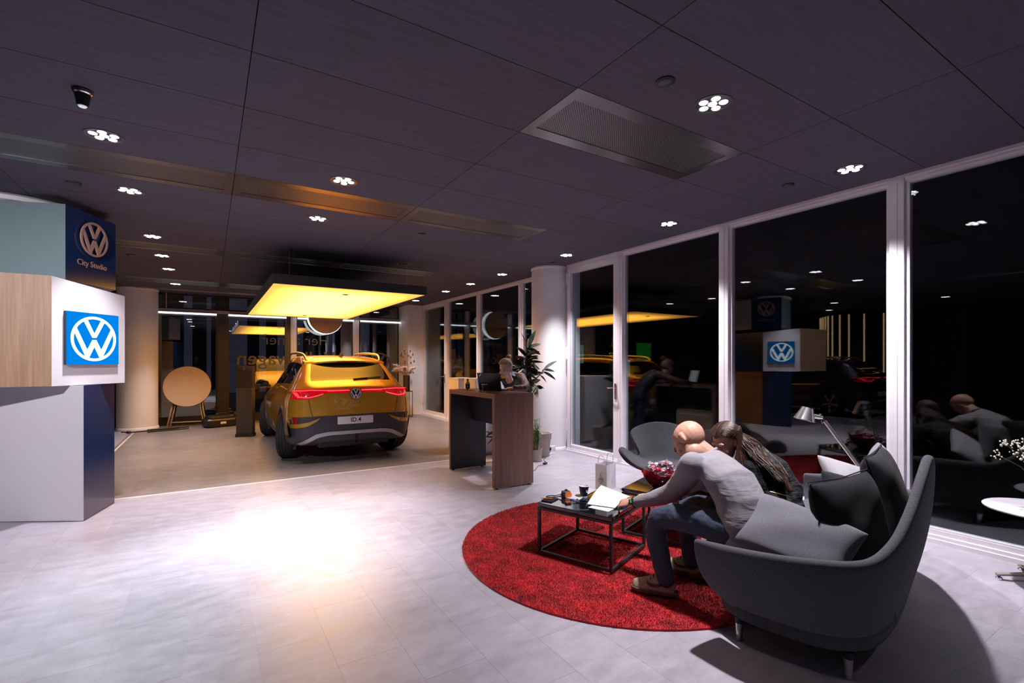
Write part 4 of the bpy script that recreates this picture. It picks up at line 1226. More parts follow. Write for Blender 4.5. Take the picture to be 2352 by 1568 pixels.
# big back cushions inside the shell
for (x, rz, lab, sd) in ((-0.52, 0.26, 'large black back cushion at the near end of the sofa', 1), (0.14, 0.0, 'large black back cushion in the middle of the sofa', 2)):
    y = -0.235 + (0.07 if abs(x) > 0.5 else 0); z = 0.69 if abs(x) < 0.3 else 0.66
    cushion(lab, sofa_pt(x, y, z), 0.62, 0.52 if abs(x) < 0.3 else 0.46, 0.19, (radians(-14), 0, Rz(-rz)), M_SOFAD, sd, 'back_cushion')
cushion('mid-grey wool cushion slumped on the near sofa arm', sofa_pt(-0.80, 0.04, 0.600), 0.58, 0.36, 0.16, (radians(-44), radians(9), Rz(radians(-100))), M_GREYC, 5, bend=0.04, seam=False)
cushion('black scatter cushion leaning against the big sofa back cushion', sofa_pt(0.10, -0.06, 0.600), 0.36, 0.36, 0.16, (radians(-26), radians(12), Rz(radians(-50))), M_SOFAD, 6, seam=False)
cushion('light grey cushion leaning at the far end of the sofa, beside the lamp', sofa_pt(0.60, -0.03, 0.585), 0.56, 0.46, 0.15, (radians(-46), radians(18), Rz(radians(-30))), M_GREYL, 7, seam=False)
cushion('grey cushion tucked behind the black one, deep in the sofa', sofa_pt(0.52, -0.17, 0.735), 0.42, 0.36, 0.14, (radians(-12), radians(-6), Rz(0.05)), M_GREYC, 8, seam=False)

# ------------------------------------------------------------------ coffee tables
M_GLOSSBLK = pmat('black_gloss_top', (0.006, 0.006, 0.008), 0.06, spec=0.7, coat=0.6, noise=(6, 0.1))
M_BLKSTEEL = pmat('black_steel', (0.018, 0.018, 0.021), 0.42, noise=(30, 0.1))
def coffee_table(lab, c, rot, s=0.62, h=0.41):
    t = thing('coffee_table', lab, 'table', c, rot, 'square black coffee tables')
    q = s / 2 - 0.011; w = 0.02
    for sx in (-1, 1):
        for sy in (-1, 1):
            obj('leg', MB().box(sx * q - w / 2, sx * q + w / 2, sy * q - w / 2, sy * q + w / 2, 0.001, h - 0.024), M_BLKSTEEL, t)
    for z in (0.001, h - 0.044):
        for sg in (-1, 1):
            obj('rail', MB().box(-q + w / 2, q - w / 2, sg * q - w / 2, sg * q + w / 2, z, z + w), M_BLKSTEEL, t)
            obj('rail', MB().box(sg * q - w / 2, sg * q + w / 2, -q + w / 2, q - w / 2, z, z + w), M_BLKSTEEL, t)
    obj('spacer', MB().box(-q + 0.03, q - 0.03, -q + 0.03, q - 0.03, h - 0.024, h - 0.016), M_BLACK, t)
    obj('top', MB().box(-s / 2, s / 2, -s / 2, s / 2, h - 0.016, h + 0.008), M_GLOSSBLK, t, bevel=0.003)
    return t
TZ = 0.419; T1 = Vector((2.545, 2.875, 0.034)); TR = radians(21.0)
coffee_table('black steel-framed coffee table with papers, keys and cup, left one', T1, TR, h=0.377)
coffee_table('black coffee table holding the red bowl of sweets, beside the armchair', Vector((3.40, 2.84, 0.034)), TR, h=0.377)
def ttop(u, v, z=TZ): return at_z(u, v, z)

# paper cup
M_NAVYCUP = pmat('navy_paper_cup', (0.006, 0.010, 0.035), 0.45, noise=(10, 0.1))
M_PAPER = pmat('white_paper', (0.80, 0.80, 0.83), 0.6, noise=(12, 0.02))
M_KRAFT = pmat('beige_paper_bag', (0.62, 0.50, 0.46), 0.7, noise=(12, 0.04))
def paper_cup(lab, p, s=1.0, rot=0.0):
    t = thing('paper_cup', lab, 'cup', p, rot, 'navy paper cups')
    t.scale = (s, s, s)
    obj('wall', MB().lathe([(0.029, 0.012), (0.0405, 0.090)], (0, 0, 0), 28, cap0=False, cap1=False), M_NAVYCUP, t, smooth=40)
    obj('inside', MB().lathe([(0.0395, 0.090), (0.028, 0.02), (0.001, 0.02)], (0, 0, 0), 28, cap0=False), M_PAPER, t, smooth=40)
    obj('base', MB().lathe([(0.0275, 0.0005), (0.0292, 0.012)], (0, 0, 0), 28), M_PAPER, t, smooth=40)
    obj('rim', MB().lathe([(0.0395, 0.0900), (0.042, 0.0905), (0.0425, 0.093), (0.041, 0.095), (0.0392, 0.093)], (0, 0, 0), 28, cap0=False, cap1=False), M_PAPER, t, smooth=True)
    e = emblem(MB(), 0.016, 0.0006, Matrix.Translation((0, -0.0362, 0.055)) @ Matrix.Rotation(radians(90 - 8), 4, 'X'), 0.0)
    obj('emblem', e, M_PAPER, t)
    return t
paper_cup('navy paper coffee cup on the coffee table', ttop(1341, 1141), 0.98, radians(10))
# papers
def sheet(name, lab, corners, curl, mat=None, n=10, t=0.0012, cat='paper', lines=0, group=None):
    """a sheet spanned by four corners (world) with a lengthwise curl"""
    A, B, C_, D_ = [Vector(p) for p in corners]; mb = MB(); o = (A + B + C_ + D_) / 4
    g = []
    for i in range(n + 1):
        r = []
        for j in range(n + 1):
            u = i / n; v = j / n
            p = (A.lerp(B, u)).lerp(D_.lerp(C_, u), v) - o
            p.z += curl * sin(pi * v) * 1.0
            r.append(p)
        g.append(r)
    mb.grid(g); mb.grid([[p + Vector((0, 0, t)) for p in r] for r in g])
    root = thing(name, lab, cat, o, 0, group)
    obj('page', mb, mat or M_PAPER, root, smooth=30)
    if lines:
        lm = MB()
        for k in range(lines):
            v = 0.25 + 0.5 * k / max(1, lines - 1); 
            for seg in ((0.18, 0.55), (0.58, 0.62 + 0.2 * ((k * 7) % 3) / 2)):
                pts = [(A.lerp(B, u)).lerp(D_.lerp(C_, u), v) - o + Vector((0, 0, curl * sin(pi * v) + t + 0.0006)) for u in (seg[0], seg[1])]
                lm.bar(pts[0], pts[1], 0.0015, 0.0002)
        obj('print', lm, M_INK, root)
    return root
M_INK2 = M_INK
up = lambda p, dz: Vector((p.x, p.y, p.z + dz))
sheet('loose_papers', 'printed sheets spread behind the cup on the coffee table', [ttop(1268, 1138), ttop(1330, 1148), ttop(1372, 1124), ttop(1318, 1114)], 0.004, pmat('grey_paper', (0.55, 0.52, 0.56), 0.6, noise=(10, 0.04)), lines=5)
pA, pB, pC, pD = ttop(1349, 1158, 0.425), ttop(1412, 1167, 0.425), up(ttop(1447, 1141, 0.45), 0.0), ttop(1381, 1115, 0.50)
for k in range(4):
    pass
sheet('document', 'white printed document held up in the man\'s hands over the table', [pA, pB, pC, pD], 0.012, lines=6, t=0.004)
sheet('paper_note', 'small blank white note at the coffee table edge', [ttop(1351, 1165), ttop(1398, 1175), ttop(1416, 1166), ttop(1370, 1157)], 0.001)
# notebook and pencil
def flat_box(name, lab, cat, c, w, d, h, rot, mat):
    root = thing(name, lab, cat, c, rot); return root
nb = thing('notebook', 'small dark notebook at the left end of the coffee table', 'notebook', ttop(1263, 1148) + Vector((0.0, 0, 0.0005)), TR + radians(4))
obj('cover', MB().box(-0.06, 0.06, -0.045, 0.045, 0.0, 0.006), pmat('notebook_cover', (0.025, 0.02, 0.026), 0.6, noise=(30, 0.1)), nb, bevel=0.002)
obj('pages', MB().box(-0.057, 0.058, -0.043, 0.043, 0.0062, 0.008), M_INK, nb)
pc = ttop(1254, 1144, TZ + 0.013)
pn = thing('pencil', 'short orange pencil lying on the dark notebook', 'pencil', pc, TR + radians(118))
obj('shaft', MB().cyl((-0.05, 0, 0), (0.035, 0, 0), 0.0038, n=6), pmat('orange_pencil', (0.65, 0.20, 0.05), 0.4, noise=(30, 0.1)), pn)
obj('tip', MB().cyl((0.0352, 0, 0), (0.05, 0, 0), 0.0038, 0.0006, n=6), M_KRAFT, pn)
# tape measure
M_ORANGE = pmat('orange_plastic', (0.72, 0.20, 0.035), 0.35, noise=(20, 0.08))
M_GREYP = pmat('dark_grey_rubber', (0.035, 0.036, 0.042), 0.5, noise=(30, 0.1))
tmz = thing('tape_measure', 'orange and grey tape measure with wrist strap on the coffee table', 'tape measure', ttop(1300, 1141), TR + radians(-32))
obj('case', MB().box(-0.036, 0.03, -0.02, 0.02, 0.001, 0.052), M_GREYP, tmz, bevel=0.010, bseg=3)
obj('side_panel', MB().box(-0.018, 0.034, -0.0235, -0.0202, 0.004, 0.044), M_ORANGE, tmz, bevel=0.0015)
obj('nose', MB().box(0.0302, 0.046, -0.016, 0.016, 0.001, 0.03), M_ORANGE, tmz, bevel=0.004)
obj('lock_button', MB().box(-0.01, 0.012, -0.008, 0.008, 0.0525, 0.062), M_GREYP, tmz, bevel=0.003)
obj('strap', MB().tube(spline([(-0.036, 0.0, 0.03), (-0.07, 0.03, 0.012), (-0.12, 0.07, 0.004), (-0.15, 0.05, 0.004), (-0.12, 0.02, 0.004), (-0.06, 0.0, 0.012), (-0.036, 0.005, 0.022)], 6), 0.0035, 6), M_BLACK, tmz, smooth=True)
# keys
ky = thing('key_ring', 'bunch of keys with brown leather fob on the coffee table', 'keys', ttop(1318, 1154) + Vector((0, 0, 0.003)), TR - 0.5)
obj('fob', MB().box(-0.075, -0.028, -0.014, 0.014, -0.002, 0.012), pmat('brown_leather', (0.22, 0.075, 0.03), 0.55, noise=(30, 0.15)), ky, bevel=0.003)
ring = MB(); ring.tube([(0.016 * cos(a * pi / 9) - 0.012, 0.016 * sin(a * pi / 9), 0.004) for a in range(19)], 0.0018, 6); obj('ring', ring, M_CHROME, ky, smooth=True)
for k, a in enumerate((-0.7, -0.25, 0.2, 0.6)):
    q = MB(); Mk = Matrix.Rotation(a, 4, 'Z') @ Matrix.Translation((0.012, 0, 0.001 + 0.0028 * k))
    q.box(0.0, 0.02, -0.010, 0.010, 0, 0.0025, Mk); q.box(0.0202, 0.058, -0.0035, 0.0035, 0, 0.0025, Mk); q.box(0.04, 0.056, -0.0065, -0.0036, 0, 0.0025, Mk)
    obj('key', q, M_CHROME, ky)
# pens
M_BLUEP = pmat('blue_plastic', (0.01, 0.10, 0.55), 0.3, noise=(20, 0.05))
def pen(lab, a, b):
    a = Vector(a); b = Vector(b); d = b - a; t = thing('pen', lab, 'pen', (a + b) / 2)
    h = d / 2
    m = MB(); m.tube([-h, -h * 0.15], 0.0048, 10); obj('barrel', m, M_BLUEP, t, smooth=40)
    m = MB(); m.tube([-h * 0.149, h * 0.86], 0.0044, 10); obj('grip', m, pmat('dark_blue_plastic', (0.01, 0.03, 0.22), 0.3, noise=(20, 0.05)), t, smooth=40)
    m = MB(); m.tube([h * 0.861, h], [0.004, 0.001], 10); obj('point', m, M_CHROME, t, smooth=40)
    return t
pen('blue pen lying between the keys and the document', ttop(1309, 1146, TZ + 0.006), ttop(1350, 1150, TZ + 0.006))
pen('blue pen held below the man\'s watch hand', at_z(1433, 1163, 0.44), at_depth(1450, 1185, 3.42))
# paper bag
bg = thing('paper_bag', 'small beige gift bag with twisted handles on the coffee table', 'bag', ttop(1391, 1121), radians(-74))
M_BAGW = pmat('white_lilac_bag', (0.62, 0.60, 0.70), 0.6, noise=(10, 0.04))
bx_, by_, bh = 0.055, 0.075, 0.215
obj('front', MB().prism([(-bx_, -by_), (bx_, -by_), (bx_, -by_ + 0.002), (-bx_, -by_ + 0.002)], 0.001, bh), M_KRAFT, bg)
obj('back', MB().prism([(-bx_, by_ - 0.002), (bx_, by_ - 0.002), (bx_, by_), (-bx_, by_)], 0.001, bh), M_BAGW, bg)
for s in (-1, 1):
    g = MB(); x0 = s * bx_
    g.add([(x0, -by_, 0.001), (x0, by_, 0.001), (x0, by_, bh), (x0 - s * 0.012, 0, bh), (x0, -by_, bh), (x0 - s * 0.004, 0, 0.05)], [(0, 5, 3, 4), (5, 1, 2, 3), (0, 1, 5)])
    obj('gusset', g, M_BAGW, bg)
obj('bottom', MB().box(-bx_, bx_, -by_, by_, 0.0, 0.002), M_KRAFT, bg)
for sy in (-by_ + 0.004, by_ - 0.004):
    h = MB(); h.tube(spline([(-0.028, sy, bh - 0.03), (-0.03, sy, bh + 0.03), (-0.02, sy, bh + 0.068), (0, sy, bh + 0.078), (0.02, sy, bh + 0.068), (0.03, sy, bh + 0.03), (0.028, sy, bh - 0.03)], 4), 0.0026, 6)
    obj('handle', h, M_BAGW, bg, smooth=True)
pr = MB()
for k, (a, b) in enumerate(((-0.006, 0.006), (-0.02, 0.02), (-0.026, 0.024), (-0.024, 0.026), (-0.014, 0.015))):
    pr.box(a, b, -by_ - 0.0008, -by_ - 0.0002, 0.115 - 0.014 * k, 0.118 - 0.014 * k)
pr.tube([(0.0, -by_ - 0.001, 0.128), (-0.006, -by_ - 0.001, 0.138), (0.004, -by_ - 0.001, 0.147), (0.0, -by_ - 0.001, 0.155)], 0.001, 4)
obj('print', pr, M_INK, bg)

# ------------------------------------------------------------------ bowl of sweets
bc = Vector((3.29, 2.84, TZ + 0.001))
bw = thing('glass_bowl', 'dark red glass bowl full of wrapped sweets on the coffee table', 'bowl', bc)
M_REDGLASS = pmat('red_glass', (0.22, 0.004, 0.010), 0.08, coat=1.0, spec=0.7, noise=(5, 0.15))
obj('bowl', MB().lathe([(0.055, 0.0), (0.07, 0.004), (0.115, 0.045), (0.150, 0.095), (0.162, 0.128), (0.164, 0.132), (0.160, 0.132), (0.145, 0.097), (0.108, 0.05), (0.05, 0.012), (0.001, 0.010)], (0, 0, 0), 48), M_REDGLASS, bw, smooth=50)
M_WRAP = [pmat('wrapper_red', (0.50, 0.01, 0.04), 0.15, coat=1.0, noise=(60, 0.3)), pmat('wrapper_clear', (0.55, 0.48, 0.55), 0.10, coat=1.0, trans=0.5, noise=(60, 0.2)), pmat('wrapper_white', (0.75, 0.74, 0.80), 0.15, coat=1.0, noise=(60, 0.15)), pmat('wrapper_pink', (0.60, 0.14, 0.22), 0.15, coat=1.0, noise=(60, 0.2))]
def sweet(i, p, a, tilt, m):
    t = thing('sweet', 'foil-wrapped red or clear sweet heaped in the red bowl', 'sweet', p, 0, 'wrapped sweets in the red bowl')
    t.rotation_euler = (tilt, tilt * 0.6, a); t.scale = (1.35, 1.35, 1.35)
    obj('candy', MB().ell((0, 0, 0), (0.019, 0.014, 0.013), nu=10, nv=6), M_WRAP[m], t, smooth=True)
    for s in (-1, 1):
        f = MB(); rg = []
        for (x, r) in ((0.016, 0.005), (0.022, 0.004), (0.034, 0.016), (0.046, 0.022)):
            rg.append([Vector((s * x, r * (1 + 0.35 * (k % 2)) * cos(2 * pi * k / 10), r * 0.55 * (1 - 0.3 * (k % 2)) * sin(2 * pi * k / 10))) for k in range(10)])
        f.loft(rg, False, False); obj('twist', f, M_WRAP[1 if m != 2 else 2], t, smooth=25)
rnd = random.Random(11)
for i in range(26):
    r = 0.125 * sqrt(rnd.random()); a = rnd.random() * 2 * pi
    z = 0.118 + 0.065 * (1 - (r / 0.13) ** 2) + rnd.random() * 0.02
    sweet(i, bc + Vector((r * cos(a), r * sin(a), z)), rnd.random() * 6, rnd.uniform(-0.7, 0.7), (0, 1, 3, 0, 1, 2, 3)[i % 7])

# ------------------------------------------------------------------ swan-like armchair
ac = Vector((4.22, 3.66, 0)); arot = atan2(-3.3, -4.2) + pi / 2      # local -y is the front
arm = thing('armchair', 'charcoal wool swivel armchair with wing-like arms by the glass wall', 'chair', ac, arot)
def swan():
    # rows from top of back down to the front of the seat: (v, half width, y, z, curl, edge lift)
    R_ = [  # half width, y, z, side lift (z at edge), side forward (y at edge)
        (0.20, 0.335, 0.805, -0.035, -0.01), (0.31, 0.325, 0.780, -0.050, -0.02), (0.355, 0.305, 0.72, -0.02, -0.045), (0.335, 0.275, 0.64, -0.01, -0.07), (0.275, 0.235, 0.55, 0.0, -0.085),
        (0.225, 0.20, 0.46, 0.01, -0.085), (0.215, 0.165, 0.395, 0.02, -0.07), (0.29, 0.11, 0.365, 0.085, -0.04), (0.385, 0.03, 0.358, 0.185, 0.0), (0.425, -0.06, 0.362, 0.205, 0.02), (0.41, -0.15, 0.372, 0.165, 0.02), (0.34, -0.235, 0.382, 0.075, 0.02), (0.24, -0.285, 0.376, 0.005, 0.02), (0.12, -0.305, 0.362, -0.02, 0.01)]
    n = 12; g = []
    for (w, y, z, lift, fwd) in R_:
        row = []
        for j in range(n + 1):
            u = 2 * j / n - 1
            e = abs(u) ** 2.6
            row.append(Vector((u * w, y + fwd * e, z + lift * e)))
        g.append(row)
    mb = MB(); mb.grid(g)
    return baked(mb, [('SUBSURF', dict(levels=1, render_levels=1)), ('SOLIDIFY', dict(thickness=0.055, offset=-1.0)), ('SUBSURF', dict(levels=2, render_levels=2))])
sw = swan()
obj('shell', sw, M_SOFA, arm)
cs = MB(); cs.cyl((0, 0.0, 0.03), (0, 0.02, 0.335), 0.03, 0.026, n=20); obj('stem', cs, M_ALU, arm, smooth=40)
for k in range(4):
    a = pi / 4 + k * pi / 2
    f = MB(); f.tube([(0.02 * cos(a), 0.02 * sin(a), 0.065), (0.15 * cos(a), 0.15 * sin(a), 0.045), (0.30 * cos(a), 0.30 * sin(a), 0.012)], [(0.022, 0.016), (0.018, 0.012), (0.013, 0.010)], 10)
    obj('foot', f, M_ALU, arm, smooth=40)

# ------------------------------------------------------------------ reading floor lamp
LP = Vector((4.62, 2.30, 1.03))
lb = Vector((4.86, 1.98, 0))
lamp = thing('floor_lamp', 'aluminium adjustable floor lamp leaning behind the sofa cushions', 'lamp', lb)
d = lambda p: Vector(p) - lb
tip_ = at_depth(1884, 953, 4.40); elbow = at_depth(1988, 1092, 4.30)
obj('base', MB().lathe([(0.115, 0.0), (0.115, 0.016), (0.108, 0.022), (0.001, 0.024)], (0, 0, 0), 36), M_ALU, lamp, smooth=40)
m = MB(); m.cyl((0, 0, 0.024), (0, 0, d(elbow).z - 0.02), 0.009, n=12); m.cyl((0, 0, d(elbow).z - 0.02), d(elbow), 0.009, n=10); obj('pole', m, M_ALU, lamp, smooth=40)
m = MB(); m.tube([d(elbow), d(elbow).lerp(d(tip_), 0.9)], 0.011, 12, squash=(0.7, 1.3)); obj('arm', m, M_ALU, lamp, smooth=40)
m = MB(); m.tube([d(elbow) + Vector((0.0, 0.0, 0.05)), d(elbow).lerp(d(tip_), 0.85) + Vector((0, 0, 0.018))], 0.0022, 6); obj('tension_wire', m, M_CHROME, lamp)
m = MB(); m.tube([d(elbow).lerp(d(tip_), 0.88), d(tip_)], [0.008, 0.006], 8); m.ell(d(tip_), 0.014); obj('joint', m, M_BLACK, lamp, smooth=True)
hd = at_depth(1851, 951, 4.40)
ax = Vector((-0.25, 0.0, -0.97)).normalized()          # shade opening
lat = Vector((0.847, -0.531, 0)).normalized()
Z_ = -(lat * -0.28 + Vector((0, 0, -1))).normalized(); X_ = lat - Z_ * lat.dot(Z_); X_.normalize(); Y_ = Z_.cross(X_)
Mh = Matrix((X_, Y_, Z_)).transposed().to_4x4(); Mh.translation = d(hd)
sh_ = MB().lathe([(0.088, -0.055), (0.046, 0.062), (0.001, 0.064), (0.043, 0.058), (0.085, -0.055)], (0, 0, 0), 32, M=None, cap0=False, cap1=False)
sh_.v = [tuple(Mh @ Vector(v)) for v in sh_.v]
obj('shade', sh_, M_ALU, lamp, smooth=60)
m = MB(); m.cyl(d(hd) + X_ * 0.055, d(hd) + X_ * 0.125 + Z_ * 0.008, 0.021, n=16); m.cyl(d(hd) + X_ * 0.126 + Z_ * 0.008, d(hd) + X_ * 0.15 + Z_ * 0.01, 0.017, n=16); obj('lamp_holder', m, M_ALU, lamp, smooth=40)
m = MB(); m.tube(spline([d(hd) + X_ * 0.15, d(hd) + X_ * 0.175 + Z_ * -0.01, d(hd) + X_ * 0.165 + Z_ * -0.04, d(tip_) + Vector((0.02, 0, -0.05))], 5), 0.003, 6); obj('cord', m, M_PAPER, lamp, smooth=True)

# ------------------------------------------------------------------ round side table with flowers at the right edge
rc = Vector((4.77, 0.86, 0))
rt = thing('side_table', 'round white side table with star foot at the right edge', 'table', rc)
M_STONE = pmat('white_stone_top', (0.62, 0.60, 0.66), 0.25, noise=(5, 0.12, 8))
obj('table_top', MB().lathe([(0.28, 0.488), (0.30, 0.492), (0.302, 0.500), (0.298, 0.503), (0.001, 0.503)], (0, 0, 0), 64), M_STONE, rt, smooth=40)
obj('stem', MB().lathe([(0.022, 0.05), (0.018, 0.47), (0.08, 0.487)], (0, 0, 0), 20), M_ALU, rt, smooth=40)
for k in range(4):
    a = radians(128) + k * pi / 2
    ft = obj('foot', MB().tube([(0.02 * cos(a), 0.02 * sin(a), 0.065), (0.25 * cos(a), 0.25 * sin(a), 0.032)], [(0.02, 0.016), (0.015, 0.010)], 10), pmat('taupe_metal', (0.36, 0.31, 0.29), 0.4, metal=0.6, noise=(20, 0.05)), rt, smooth=40)
    obj('glide', MB().lathe([(0.018, 0.0), (0.020, 0.012), (0.012, 0.02)], (0.235 * cos(a), 0.235 * sin(a), 0), 14), M_CHROME, ft, smooth=40)
vs = thing('flower_vase', 'slim white vase of small white blossoms on the round side table', 'vase', rc + Vector((-0.02, 0.03, 0.504)))
obj('vase', MB().lathe([(0.035, 0.0), (0.05, 0.05), (0.045, 0.13), (0.025, 0.19), (0.03, 0.22), (0.026, 0.22), (0.02, 0.19)], (0, 0, 0), 24, cap1=False), M_PAPER, vs, smooth=40)
M_BLOSSOM = pmat('white_blossom', (0.80, 0.76, 0.66), 0.6, noise=(60, 0.1)); M_STEMG = pmat('green_stem', (0.10, 0.16, 0.06), 0.6, noise=(30, 0.2))
rnd = random.Random(5)
for k in range(12):
    a = rnd.random() * 2 * pi; rr = rnd.uniform(0.03, 0.20); hgt = rnd.uniform(0.32, 0.46)
    e = Vector((rr * cos(a), rr * sin(a), hgt))
    st = MB(); st.tube([(0, 0, 0.18), (e.x * 0.4, e.y * 0.4, 0.18 + (hgt - 0.18) * 0.6), e], 0.0016, 5)
    so_ = obj('stalk', st, M_STEMG, vs)
    fl = MB()
    for q in range(14):
        c_ = e + Vector((rnd.gauss(0, 0.022), rnd.gauss(0, 0.022), rnd.gauss(0, 0.022))); fl.ell(c_, rnd.uniform(0.004, 0.009), nu=6, nv=4)
    obj('blossoms', fl, M_BLOSSOM, so_)['kind'] = 'stuff'
# ------------------------------------------------------------------ bar counter
M_WALNUT = wood_mat('brown_ash', (0.145, 0.072, 0.055), (0.26, 0.145, 0.11), 0.42, 2)
M_WALNUTT = wood_mat('brown_ash_top', (0.145, 0.072, 0.055), (0.26, 0.145, 0.11), 0.30, 1)
M_ANTHR = pmat('anthracite_board', (0.022, 0.022, 0.028), 0.5, noise=(10, 0.08))
cx0_, cx1_, cy0_, cy1_, ch = 2.83, 3.38, 4.90, 6.16, 1.122
ct = thing('bar_counter', 'brown wooden standing-height bar counter with dark inner panels', 'counter', ((cx0_ + cx1_) / 2, (cy0_ + cy1_) / 2, 0))
hx, hy = (cx1_ - cx0_) / 2, (cy1_ - cy0_) / 2
obj('worktop', MB().box(-hx, hx, -hy, hy, ch - 0.058, ch), M_WALNUTT, ct, bevel=0.002)
obj('end_panel', MB().box(-hx, hx, -hy, -hy + 0.058, 0.014, ch - 0.059), M_WALNUT, ct, bevel=0.002)
e2 = obj('end_panel', MB().box(-hx, hx, hy - 0.04, hy, 0.014, ch - 0.059), M_WALNUT, ct, bevel=0.002)
obj('lining', MB().box(-hx + 0.004, hx, hy - 0.058, hy - 0.041, 0.014, ch - 0.059), M_ANTHR, ct)
obj('modesty_panel', MB().box(0.06, 0.078, -hy + 0.059, hy - 0.059, 0.68, ch - 0.059), M_ANTHR, ct)
for sx in (-1, 1):
    for y_ in (-hy + 0.03, hy - 0.03):
        obj('foot', MB().lathe([(0.016, 0.0), (0.016, 0.013)], (sx * (hx - 0.05), y_, 0), 14), M_BLACK, ct)

# laptop, seen from behind its lid
CZ = ch + 0.001
lt = thing('laptop', 'black laptop open on the bar counter in front of the woman', 'laptop', (3.13, 5.53, CZ), radians(-60))   # local x along hinge
obj('base', MB().box(-0.17, 0.17, 0.0, 0.235, 0.0, 0.016), M_BLACK, lt, bevel=0.004)
obj('keyboard', MB().box(-0.14, 0.14, 0.03, 0.13, 0.0162, 0.018), M_INK, lt)
Ml = Matrix.Translation((0, 0, 0.014)) @ Matrix.Rotation(radians(14), 4, 'X')
lid = obj('lid', MB().box(-0.17, 0.17, -0.010, 0.0, 0.0, 0.228, Ml), M_BLACK, lt, bevel=0.003)
obj('screen', MB().box(-0.155, 0.155, 0.0002, 0.001, 0.018, 0.215, Ml), pmat('laptop_screen', (0.1, 0.1, 0.12), 0.2, emit=(0.75, 0.85, 1.0), estr=0.8, noise=(6, 0.2)), lid)
lg = text_mesh('ThinkPad', 0.012, 0.0004, Ml @ Matrix.Translation((-0.125, -0.0112, 0.196)) @ Matrix.Rotation(radians(90), 4, 'X') @ Matrix.Rotation(radians(45), 4, 'Z'))
obj('lid_logo', lg, M_CHROME, lid)
paper_cup('navy paper coffee cup on the bar counter beside the laptop', Vector((2.965, 5.385, CZ)), 1.0, radians(60))
# small bottle
M_BOTTLE = pmat('amber_glass', (0.42, 0.30, 0.18), 0.08, trans=0.75, coat=0.5, noise=(8, 0.1))
bt = thing('bottle', 'small clear bottle with black label and cap on the counter', 'bottle', (3.0, 5.93, CZ))
obj('glass', MB().lathe([(0.029, 0.0), (0.031, 0.004), (0.031, 0.085), (0.026, 0.103), (0.013, 0.112), (0.012, 0.12)], (0, 0, 0), 24), M_BOTTLE, bt, smooth=40)
obj('label', MB().lathe([(0.0316, 0.022), (0.0316, 0.075)], (0, 0, 0), 24, cap0=False, cap1=False), M_INK, bt, smooth=40)
obj('cap', MB().lathe([(0.014, 0.1205), (0.014, 0.142), (0.012, 0.145)], (0, 0, 0), 18), M_BLACK, bt, smooth=40)
lbm = MB()
for k in range(3): lbm.box(-0.012 + 0.003 * k, 0.012 - 0.003 * k, -0.0322, -0.0318, 0.038 + 0.011 * k, 0.041 + 0.011 * k, Matrix.Rotation(radians(-25), 4, 'Z'))
obj('label_text', lbm, M_PAPER, bt)
cz = CZ + 0.0005
sheet('brochure', 'dark brochure lying near the bottle on the counter', [Vector((2.88, 5.90, cz)), Vector((2.96, 5.72, cz)), Vector((3.08, 5.78, cz)), Vector((3.0, 5.96, cz))][:1] + [Vector((2.95, 5.74, cz)), Vector((3.06, 5.79, cz)), Vector((2.985, 5.895, cz))], 0.001, pmat('brochure_grey', (0.10, 0.095, 0.11), 0.4, noise=(20, 0.2)))

# ------------------------------------------------------------------ white sideboard behind the counter
sb = thing('sideboard', 'tall white cabinet standing behind the bar counter', 'cabinet', (4.02, 7.05, 0), radians(0))
obj('carcass', MB().box(-0.42, 0.45, -0.2, 0.2, 0.04, 1.235), M_TWHITE, sb, bevel=0.003)
obj('plinth', MB().box(-0.40, 0.43, -0.18, 0.18, 0.001, 0.039), M_TWHITE, sb)
for (a, b) in ((-0.415, 0.013), (0.017, 0.445)):
    dd = obj('door', MB().box(a, b, -0.216, -0.2, 0.045, 1.20), M_TWHITE, sb, bevel=0.002)
    obj('knob', MB().cyl(((a + b) / 2, -0.217, 1.1), ((a + b) / 2, -0.235, 1.1), 0.01, n=12), M_CHROME, dd)
bxw = thing('display_box', 'white carton standing left of the cabinet behind the counter', 'box', (3.74, 7.62, 0), radians(0))
obj('carton', MB().box(-0.16, 0.14, -0.2, 0.2, 0.001, 1.19), pmat('pale_lilac_board', (0.70, 0.68, 0.74), 0.5, noise=(5, 0.03)), bxw, bevel=0.003)
obj('lid', MB().box(-0.163, 0.143, -0.203, 0.203, 1.191, 1.225), M_TWHITE, bxw, bevel=0.003)

# ------------------------------------------------------------------ rubber plant
M_LEAF = pmat('rubber_leaf', (0.018, 0.028, 0.020), 0.22, coat=0.4, noise=(12, 0.35))
M_LEAFR = pmat('young_rubber_leaf', (0.22, 0.075, 0.03), 0.35, noise=(12, 0.3))
M_LEAFG = pmat('pale_leaf', (0.12, 0.15, 0.12), 0.25, coat=0.3, noise=(12, 0.25))
M_BARK = pmat('bark', (0.075, 0.055, 0.045), 0.9, noise=(40, 0.35), bump=(80, 0.6))
M_CLAY = pmat('beige_clay', (0.42, 0.34, 0.32), 0.7, noise=(8, 0.10), bump=(60, 0.15))
M_SOIL = pmat('potting_soil', (0.03, 0.02, 0.014), 0.95, noise=(60, 0.4), bump=(90, 0.8))
def leaf_mesh(L, W, droop, cup=0.25, n=8):
    g = []
    for i in range(n + 1):
        s = i / n; w = W * (sin(pi * s ** 0.85)) ** 0.8 if 0 < s < 1 else 0.0008
        x = L * s; z = -droop * L * s * s
        g.append([Vector((x, -w, z + cup * w)), Vector((x, -w * 0.5, z + cup * w * 0.3)), Vector((x, 0, z)), Vector((x, w * 0.5, z + cup * w * 0.3)), Vector((x, w, z + cup * w))])
    mb = MB(); mb.grid(g); mb.grid([[p + Vector((0, 0, -0.0016)) for p in r] for r in g])
    return mb
pp = Vector((4.50, 6.33, 0))
